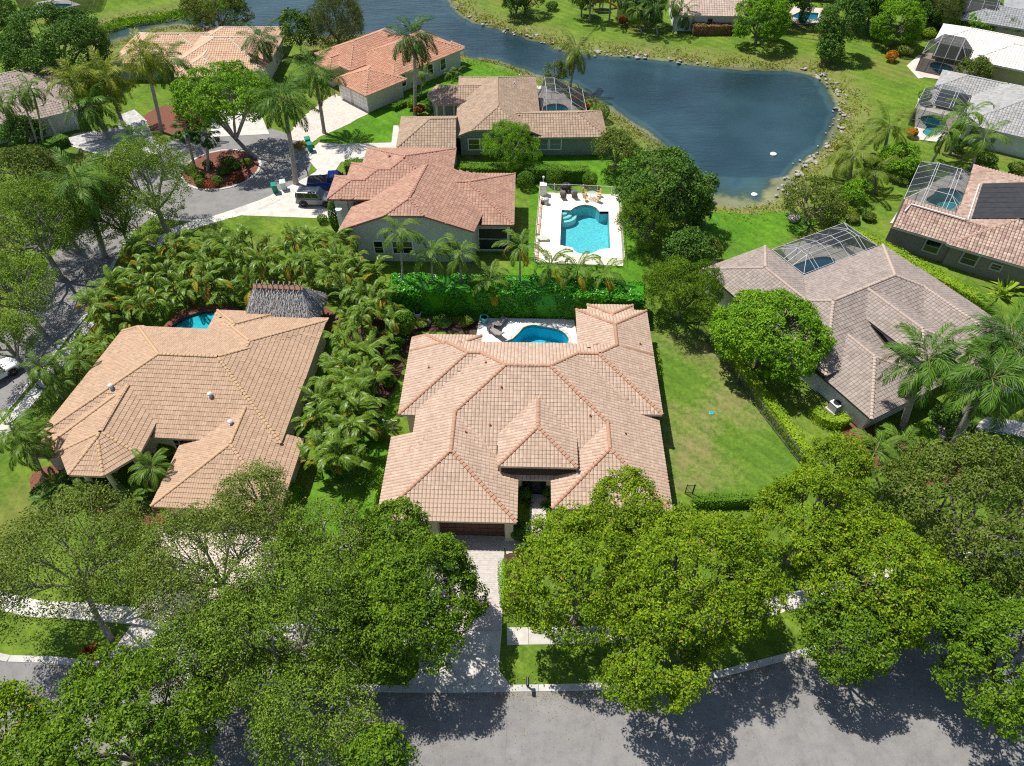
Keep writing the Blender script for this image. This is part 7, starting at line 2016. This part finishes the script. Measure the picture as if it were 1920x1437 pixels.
# ------------------------------------------------------------------ bins and mailboxes
M['bin_green'] = mat_plain('bin_green', (0.0, 0.20, 0.13), (0.0, 0.25, 0.17), 6, 0.5); M['bin_white'] = mat_plain('bin_white', (0.55, 0.66, 0.62), (0.65, 0.75, 0.71), 6, 0.5)
def wheelie_bin(p, yaw, mat, label, s=1.0, group=None):
    t = thing('wheelie_bin', label, 'bin', (p[0], p[1], 0.05), yaw, group)
    b = MB(); w0, w1, d0, d1, h = 0.24 * s, 0.31 * s, 0.26 * s, 0.38 * s, 1.0 * s
    b.add([(-w0, -d0, 0.05), (w0, -d0, 0.05), (w0, d0, 0.05), (-w0, d0, 0.05), (-w1, -d1, h), (w1, -d1, h), (w1, d1, h), (-w1, d1, h)], [(3, 2, 1, 0), (4, 5, 6, 7), (0, 1, 5, 4), (1, 2, 6, 5), (2, 3, 7, 6), (3, 0, 4, 7)])
    b.build('body', mat, t)
    l = MB().add([(-w1 - .03, -d1 - .05, h + .01), (w1 + .03, -d1 - .05, h + .01), (w1 + .03, d1 + .03, h + .01), (-w1 - .03, d1 + .03, h + .01), (-w1 * .8, -d1 * .7, h + .10), (w1 * .8, -d1 * .7, h + .10), (w1 * .8, d1 * .8, h + .10), (-w1 * .8, d1 * .8, h + .10)],
                 [(3, 2, 1, 0), (4, 5, 6, 7), (0, 1, 5, 4), (1, 2, 6, 5), (2, 3, 7, 6), (3, 0, 4, 7)])
    l.build('lid', mat, t)
    MB().bar((-w1, d1 + 0.08, h - 0.02), (w1, d1 + 0.08, h - 0.02), 0.04).build('handle', mat, t)
    for sx in (-1, 1):
        MB().lathe([(0.13, -0.03), (0.13, 0.03)], n=14).build('wheel', M['tyre'], t, (sx * 0.28, d0 + 0.05, 0.13), (0, math.pi / 2, 0))
    return t
wheelie_bin((-29.17, 76.95), 0.3, M['bin_green'], 'green wheelie bin nearest the turning circle', 1.1)
wheelie_bin((-28.25, 77.56), 0.3, M['bin_white'], 'pale grey wheelie bin beside the green one', 1.1)
wheelie_bin((-26.75, 86.92), 0.4, M['bin_green'], 'green wheelie bin on the white driveway corner, nearer', 1.1)
wheelie_bin((-27.31, 88.33), 0.4, M['bin_green'], 'green wheelie bin on the white driveway corner, farther', 1.1)
wheelie_bin((-51.10, 71.10), 0.2, M['bin_green'], 'teal green bin among the oaks of the side street', 1.1)
def mailbox(p, label, yaw=0.0):
    t = thing('mailbox', label, 'mailbox', (p[0], p[1], 0), yaw)
    MB().box((0, 0, 0.5), (0.1, 0.1, 1.1)).box((0, -0.14, 0.86), (0.07, 0.3, 0.07)).build('post', M['black_metal'], t)
    b = MB().box((0, -0.08, 1.08), (0.2, 0.5, 0.14))
    b.tube([(0, -0.33, 1.14), (0, 0.17, 1.14)], 0.1, 12)
    b.build('box', M['black_metal'], t)
mailbox((-25.91, 80.79), 'black mailbox on the grass tip by the turning circle')
mailbox((1.02, 17.30), 'black mailbox at the front kerb right of the driveway')

# ------------------------------------------------------------------ patio and garden furniture
M['rattan'] = mat_plain('rattan', (0.11, 0.095, 0.085), (0.17, 0.15, 0.14), 20, 0.7); M['cushion'] = mat_plain('cushion_taupe', (0.24, 0.22, 0.21), (0.28, 0.26, 0.25), 8, 0.9)
M['gold_chair'] = mat_plain('chair_tan', (0.52, 0.38, 0.18), (0.6, 0.45, 0.24), 8, 0.6); M['teal_glaze'] = mat_plain('teal_glaze', (0.03, 0.28, 0.30), (0.06, 0.36, 0.38), 5, 0.25, 0.6)
M['glass_top'] = mat_screen('glass_top', 0.35, (0.55, 0.6, 0.6))
def lounger(p, yaw, label, tilt=40, mats=('rattan', 'cushion')):
    t = thing('sun_lounger', label, 'lounger', (p[0], p[1], 0.1), yaw)
    f = MB()
    for sx in (-1, 1): f.box((sx * 0.32, -0.2, 0.30), (0.05, 1.4, 0.06))
    f.box((0, -0.88, 0.30), (0.64, 0.05, 0.06))
    f.build('frame', M[mats[0]], t)
    for sx in (-1, 1):
        for y in (-0.8, 0.4): MB().box((sx * 0.31, y, 0.14), (0.05, 0.05, 0.28)).build('leg', M[mats[0]], t)
    MB().box((0, -0.22, 0.37), (0.62, 1.3, 0.09)).build('seat', M[mats[1]], t)
    a = math.radians(tilt)
    MB().box((0, 0, 0), (0.62, 0.8, 0.09), mat=Matrix.Rotation(a, 3, 'X')).build('backrest', M[mats[1]], t, (0, 0.45 + 0.37 * math.cos(a), 0.38 + 0.37 * math.sin(a)))
lounger((-1.68, 51.34), math.radians(-140), 'taupe lounger at the edge of the white patio, nearer the roof', 30)
lounger((-1.17, 52.59), math.radians(150), 'taupe lounger on the white patio, nearer the hedge', 42)
lounger((6.20, 76.04), math.radians(175), 'dark lounger beside the round cover on the cream deck', 55, ('black_metal', 'rattan'))
lounger((7.57, 76.04), math.radians(185), 'dark lounger standing alone at the back of the cream deck', 65, ('black_metal', 'rattan'))
def round_table(p, r, h, label, top, leg):
    t = thing('round_table', label, 'table', (p[0], p[1], 0.1))
    MB().lathe([(r, h - 0.03), (r, h)], n=24).build('tabletop', top, t)
    for k in range(4):
        a = k * math.pi / 2 + 0.4
        MB().bar((r * 0.6 * math.cos(a), r * 0.6 * math.sin(a), 0), (r * 0.3 * math.cos(a), r * 0.3 * math.sin(a), h - 0.03), 0.04).build('leg', leg, t)
round_table((-1.59, 52.12), 0.42, 0.5, 'small round table between the two taupe loungers', M['rattan'], M['rattan'])
round_table((9.72, 75.36), 0.65, 0.73, 'round glass table on the cream pool deck', M['glass_top'], M['gold_chair'])
def chair(p, yaw, label):
    t = thing('patio_chair', label, 'chair', (p[0], p[1], 0.1), yaw, 'tan chairs round the glass table')
    MB().box((0, 0, 0.42), (0.5, 0.5, 0.06)).build('seat', M['gold_chair'], t)
    MB().box((0, 0.25, 0.72), (0.5, 0.05, 0.5)).build('backrest', M['gold_chair'], t)
    for sx in (-1, 1):
        MB().bar((sx * 0.25, -0.22, 0.64), (sx * 0.25, 0.25, 0.66), 0.05).build('armrest', M['gold_chair'], t)
        for sy in (-1, 1): MB().bar((sx * 0.22, sy * 0.2, 0), (sx * 0.22, sy * 0.22, 0.42), 0.04).build('leg', M['gold_chair'], t)
chair((8.88, 76.11), math.radians(70), 'tan chair at the rear left of the glass table')
chair((8.92, 74.94), math.radians(125), 'tan chair at the front left of the glass table')
chair((10.55, 75.88), math.radians(-75), 'tan chair at the rear right of the glass table')
chair((10.39, 74.70), math.radians(-130), 'tan chair at the front right of the glass table')
def pot(p, r, h, mat, label, plant=None):
    t = thing('flower_pot', label, 'pot', (p[0], p[1], 0.02))
    MB().lathe([(r * 0.7, 0), (r * 0.95, h * 0.5), (r, h * 0.88), (r * 1.12, h * 0.9), (r * 1.12, h), (r * 0.9, h), (r * 0.85, h * 0.85)], n=20).build('vessel', mat, t, smooth=False)
    MB().lathe([(0.01, h * 0.84), (r * 0.86, h * 0.85)], n=16).build('soil', M['mulch'], t)
    if plant:
        b = MB()
        for i in range(26):
            a = i * 2.4; e = random.uniform(0.5, 1.4); d = Vector((math.cos(a) * math.cos(e), math.sin(a) * math.cos(e), math.sin(e))) * plant
            s = Vector((-math.sin(a), math.cos(a), 0)) * 0.05
            b.add([(0, 0, h * 0.85), tuple(d * 0.5 + s + Vector((0, 0, h))), tuple(d + Vector((0, 0, h))), tuple(d * 0.5 - s + Vector((0, 0, h)))], [(0, 1, 2, 3)])
        b.build('foliage', M['lf_small_blade'], t)
pot((-2.78, 52.97), 0.38, 0.85, M['teal_glaze'], 'teal glazed pot at the corner of the white patio')
pot((-9.50, 53.80), 0.34, 0.7, M['white_paint'], 'white flower pot under the glossy hedge', 1.3)
# things along the left edge of the cream deck
t = thing('storage_cabinet', 'white storage cabinet at the rear left corner of the cream deck', 'cabinet', (*(3.80, 76.35), 0.1))
MB().box((0, 0, 0.7), (0.7, 0.7, 1.4)).build('body', M['white_paint'], t); MB().box((0, 0, 1.43), (0.8, 0.8, 0.06)).build('lid', M['white_paint'], t)
MB().box((0.0, -0.365, 0.7), (0.62, 0.03, 1.25)).build('door', M['white_paint'], t)
t = thing('pool_pump', 'grey pool pump unit beside the white storage cabinet', 'pump', (*(4.13, 74.25), 0.1))
MB().lathe([(0.3, 0), (0.32, 0.6), (0.28, 0.75), (0.1, 0.82)], n=18).build('tank', M['grey_metal'], t); MB().box((-0.45, 0, 0.22), (0.4, 0.35, 0.4)).build('motor', M['door_brown'], t)
MB().tube([(-0.45, 0, 0.42), (-0.45, 0, 0.6), (-0.2, 0, 0.62)], 0.04, 8).build('pipe', M['white_paint'], t)
t = thing('garden_lamp', 'white globe lamp post at the rear left of the pool fence', 'lamp', (*(3.82, 76.83), 0.0))
MB().tube([(0, 0.25, 0), (0, 0.25, 2.0)], 0.03, 8).build('pole', M['white_paint'], t); MB().lathe([(0.03, 2.0), (0.12, 2.06), (0.15, 2.16), (0.12, 2.27), (0.03, 2.32)], n=14).build('globe', M['white_paint'], t)
t = thing('bench', 'white bench with a towel at the left edge of the cream deck', 'bench', (*(3.52, 66.87), 0.1), 0.05)
MB().box((0, 0, 0.42), (1.3, 0.5, 0.06)).build('seat', M['white_paint'], t); MB().box((0.1, 0, 0.47), (0.6, 0.45, 0.03)).build('towel', M['glass_top'], t)
for sx in (-1, 1): MB().box((sx * 0.55, 0, 0.2), (0.08, 0.45, 0.4)).build('leg', M['white_paint'], t)
t = thing('round_cover', 'dark round covered grill behind the dark lounger', 'grill', (*(6.66, 77.19), 0.1))
MB().lathe([(0.55, 0.35), (0.68, 0.5), (0.66, 0.75), (0.45, 0.95), (0.1, 1.02)], n=20).build('cover', M['plastic_black'], t)
for k in range(3): MB().bar((0.4 * math.cos(k * 2.1), 0.4 * math.sin(k * 2.1), 0), (0.4 * math.cos(k * 2.1), 0.4 * math.sin(k * 2.1), 0.4), 0.05).build('leg', M['black_metal'], t)
# brick edging of the deck
be = thing('brick_edging', 'reddish brick edging along the left side of the cream deck', 'edging', (0, 0, 0)); be['kind'] = 'structure'
M['edge_brick'] = mat_island('edge_brick', [(0.5, 0.33, 0.22), (0.6, 0.42, 0.3), (0.55, 0.48, 0.4)], nscale=5)
ep = [(2.77, 63.31), (3.07, 68.11), (3.35, 71.87), (3.65, 75.64)]; L_ = lengths(ep); s = 0.3
bm_ = MB().box((0, 0, 0), (0.58, 0.3, 0.05)).mesh('brick', M['edge_brick'])
while s < L_[-1]:
    (x, y), a = along(ep, s, L_); link('brick', bm_, be, (x, y, 0.12), (0, 0, a)); s += 0.61
# air conditioner
t = thing('air_conditioner', 'white air conditioner at the wall of the grey brown roofed house', 'air conditioner', (*(28.76, 41.50), 0.0), math.radians(28))
MB().box((0, 0, 0.05), (1.1, 1.1, 0.1)).build('pad', M['concrete'], t); MB().box((0, 0, 0.5), (0.85, 0.85, 0.8)).build('casing', M['grey_metal'], t)
MB().box((0, 0, 0.92), (0.9, 0.9, 0.04)).build('lid', M['white_paint'], t); MB().lathe([(0.34, 0.945), (0.34, 0.96), (0.06, 0.98)], n=20).build('fan_grille', M['plastic_black'], t)
# solar panels on the speckled roof: black mats lying on the tiles
sp = thing('solar_array', 'black solar heating mats with white pipes on the speckled roof', 'solar panel', (48, 66, 0), math.radians(-32))
M['solar'] = mat_plain('solar_mat', (0.018, 0.018, 0.02), (0.03, 0.03, 0.033), 2.0, 0.55, 0.4)
def on_roof(x, y, up): return (x, y, 2.75 + 0.36 * (x - 0.5) + 0.13 + up)
for i in range(7):
    y0_ = 1.5 + i * 1.2
    x0_, x1_ = 1.9, 6.6
    v = [on_roof(x0_, y0_, 0.05), on_roof(x1_, y0_, 0.05), on_roof(x1_, y0_ + 1.15, 0.05), on_roof(x0_, y0_ + 1.15, 0.05)]
    v2 = [(a, b, c - 0.05) for a, b, c in v]
    MB().add(v + v2, [(0, 1, 2, 3), (0, 4, 5, 1), (1, 5, 6, 2), (2, 6, 7, 3), (3, 7, 4, 0)]).build('mat', M['solar'], sp)
MB().tube([on_roof(1.6, 9.6, 0.08), on_roof(1.6, 1.1, 0.08), on_roof(2.6, -0.2, 0.1)], 0.07, 8).build('pipe', M['white_paint'], sp)
MB().tube([(-4.6, -1.6, 3.75), (-4.3, -0.4, 4.15), (1.2, -0.5, 4.2), (1.9, 0.4, 3.7)], 0.07, 8).build('pipe', M['white_paint'], sp)
# playground on the far bank
M['orange'] = mat_plain('orange_plastic', (0.62, 0.20, 0.03), None, rough=0.5); M['redwood'] = mat_plain('redwood', (0.28, 0.07, 0.03), (0.36, 0.11, 0.05), 6, 0.7)
pg = thing('play_tower', 'red wooden play tower with an orange slide on the far bank', 'playground', (*(15.32, 137.65), 0), 0.2)
for sx in (-1, 1):
    for sy in (-1, 1): MB().box((sx * 0.9, sy * 0.9, 1.6), (0.14, 0.14, 3.2)).build('post', M['redwood'], pg)
MB().box((0, 0, 1.5), (2.1, 2.1, 0.12)).build('platform', M['redwood'], pg)
MB().add([(-1.3, -1.3, 3.0), (1.3, -1.3, 3.0), (1.3, 1.3, 3.0), (-1.3, 1.3, 3.0), (0, -1.0, 4.1), (0, 1.0, 4.1)], [(0, 1, 4), (1, 2, 5, 4), (2, 3, 5), (3, 0, 4, 5), (3, 2, 1, 0)]).build('roof', M['redwood'], pg)
sl = MB()
for k in range(6):
    f = k / 6; x = 1.0 + 2.8 * f; z_ = 1.55 - 1.4 * f
    sl.bar((x, 0, z_), (x + 2.8 / 6, 0, z_ - 1.4 / 6), 0.7, 0.06)
    for sy in (-1, 1): sl.bar((x, sy * 0.36, z_ + 0.12), (x + 2.8 / 6, sy * 0.36, z_ + 0.12 - 1.4 / 6), 0.06, 0.22)
sl.build('slide', M['orange'], pg)
for sy in (-0.6, 0, 0.6): MB().box((-0.97, sy, 1.95), (0.05, 0.5, 0.7)).build('side_board', M['redwood'], pg)
# small things on the lake and lawn
for p, lb, r_ in (((34.92, 86.99), 'white float on the lake nearer the palms', 0.45), ((30.07, 77.15), 'white float near the algae at the lake end', 0.4)):
    t = thing('lake_float', lb, 'float', (*p, -0.5)); MB().lathe([(r_ * 0.5, -0.05), (r_, 0.05), (r_ * 0.9, 0.15), (r_ * 0.3, 0.25)], n=12).build('body', M['white_paint'], t)
t = thing('frisbee', 'small blue disc lying on the dry lawn', 'disc', (*(17.75, 41.09), 0.03)); MB().lathe([(0.2, 0), (0.24, 0.03), (0.2, 0.05)], n=14).build('disc', M['teal_glaze'], t)
dp = thing('frond_pile', 'pile of brown cut fronds on the kerb corner', 'debris pile', (*(-28.25, 88.33), 0.05))
for i in range(26):
    o = link('frond', random.choice(FR['areca_dead'] + FR['areca_gold']), dp, (random.uniform(-.8, .8), random.uniform(-.5, .5), random.uniform(0.15, 0.6)), (random.uniform(-.5, .5), random.uniform(-0.3, 0.3), random.uniform(0, 6.28)), (0.75,) * 3)
# shore rocks
RK = []
for k in range(4):
    rg = np.random.default_rng(k)
    d = lumpy_dirs(26, rg, -1.0)
    bm2 = bmesh.new(); bmesh.ops.create_icosphere(bm2, subdivisions=2, radius=1.0)
    ax_ = rg.normal(size=(7, 3)); ax_ /= np.linalg.norm(ax_, axis=1, keepdims=True); cut = rg.uniform(0.55, 0.9, 7)
    for v in bm2.verts:
        for a_, c_ in zip(ax_, cut):
            dd = v.co.dot(Vector(a_))
            if dd > c_: v.co -= Vector(a_) * (dd - c_)
    me = bpy.data.meshes.new('shore_rock'); bm2.to_mesh(me); bm2.free(); me.materials.append(M['rock']); RK.append(me)
shore = [(-9.78, 138.79), (-7.44, 134.18), (-5.08, 131.71), (-0.37, 128.36), (0.74, 127.66), (2.29, 126.50), (3.64, 125.36), (6.28, 123.12), (8.44, 121.37), (9.72, 120.50), (12.32, 119.65), (13.62, 119.44), (14.90, 119.01), (16.63, 118.80), (18.36, 118.59), (20.08, 118.38), (21.78, 117.96), (25.91, 116.52), (27.88, 115.90), (29.22, 115.70), (30.83, 115.09), (47.33, 112.91), (47.94, 111.54), (48.63, 110.20), (48.94, 108.51), (48.95, 106.67), (48.71, 104.35), (48.60, 102.95), (48.32, 100.56), (47.84, 98.57), (47.48, 96.95), (46.67, 95.37), (45.59, 93.36), (44.62, 91.70), (43.49, 89.94), (42.16, 87.93), (41.25, 86.81), (40.22, 85.70), (39.28, 84.89), (38.06, 83.55), (37.07, 81.98), (36.17, 80.69), (35.49, 79.69), (34.62, 78.45), (33.71, 76.99)]
LR = 'grey rock half buried along the lake shore'
for i, (x, y) in enumerate(shore):
    for k in range(5):
        s = random.choice((0.12, 0.16, 0.2, 0.25, 0.36))
        o = link('shore_rock', random.choice(RK), None, (x + random.uniform(-1.4, 1.4), y + random.uniform(-0.8, 1.5), -0.36 + random.uniform(-0.05, 0.08)), (random.uniform(-.4, .4), random.uniform(-.4, .4), random.uniform(0, 6)), (s * random.uniform(1, 1.7), s, s * random.uniform(0.4, 0.7)))
        setp(o, LR, 'rock', 'rocks along the lake shore')
for p, s, lb in (((21.69, 62.54), 0.8, 'lone boulder beside the olive tree on the lake lawn'), ((33.29, 71.24), 0.8, 'boulder under the yellow olive tree'), ((-6.63, 52.94), 0.7, 'garden rock below the glossy hedge'), ((-8.55, 52.94), 0.5, 'garden rock beside the white flower pot')):
    o = link('boulder', RK[1], None, (*p, 0.1), (0.1, 0.2, 1.0), (s * 1.4, s, s * 0.7)); setp(o, lb, 'rock')
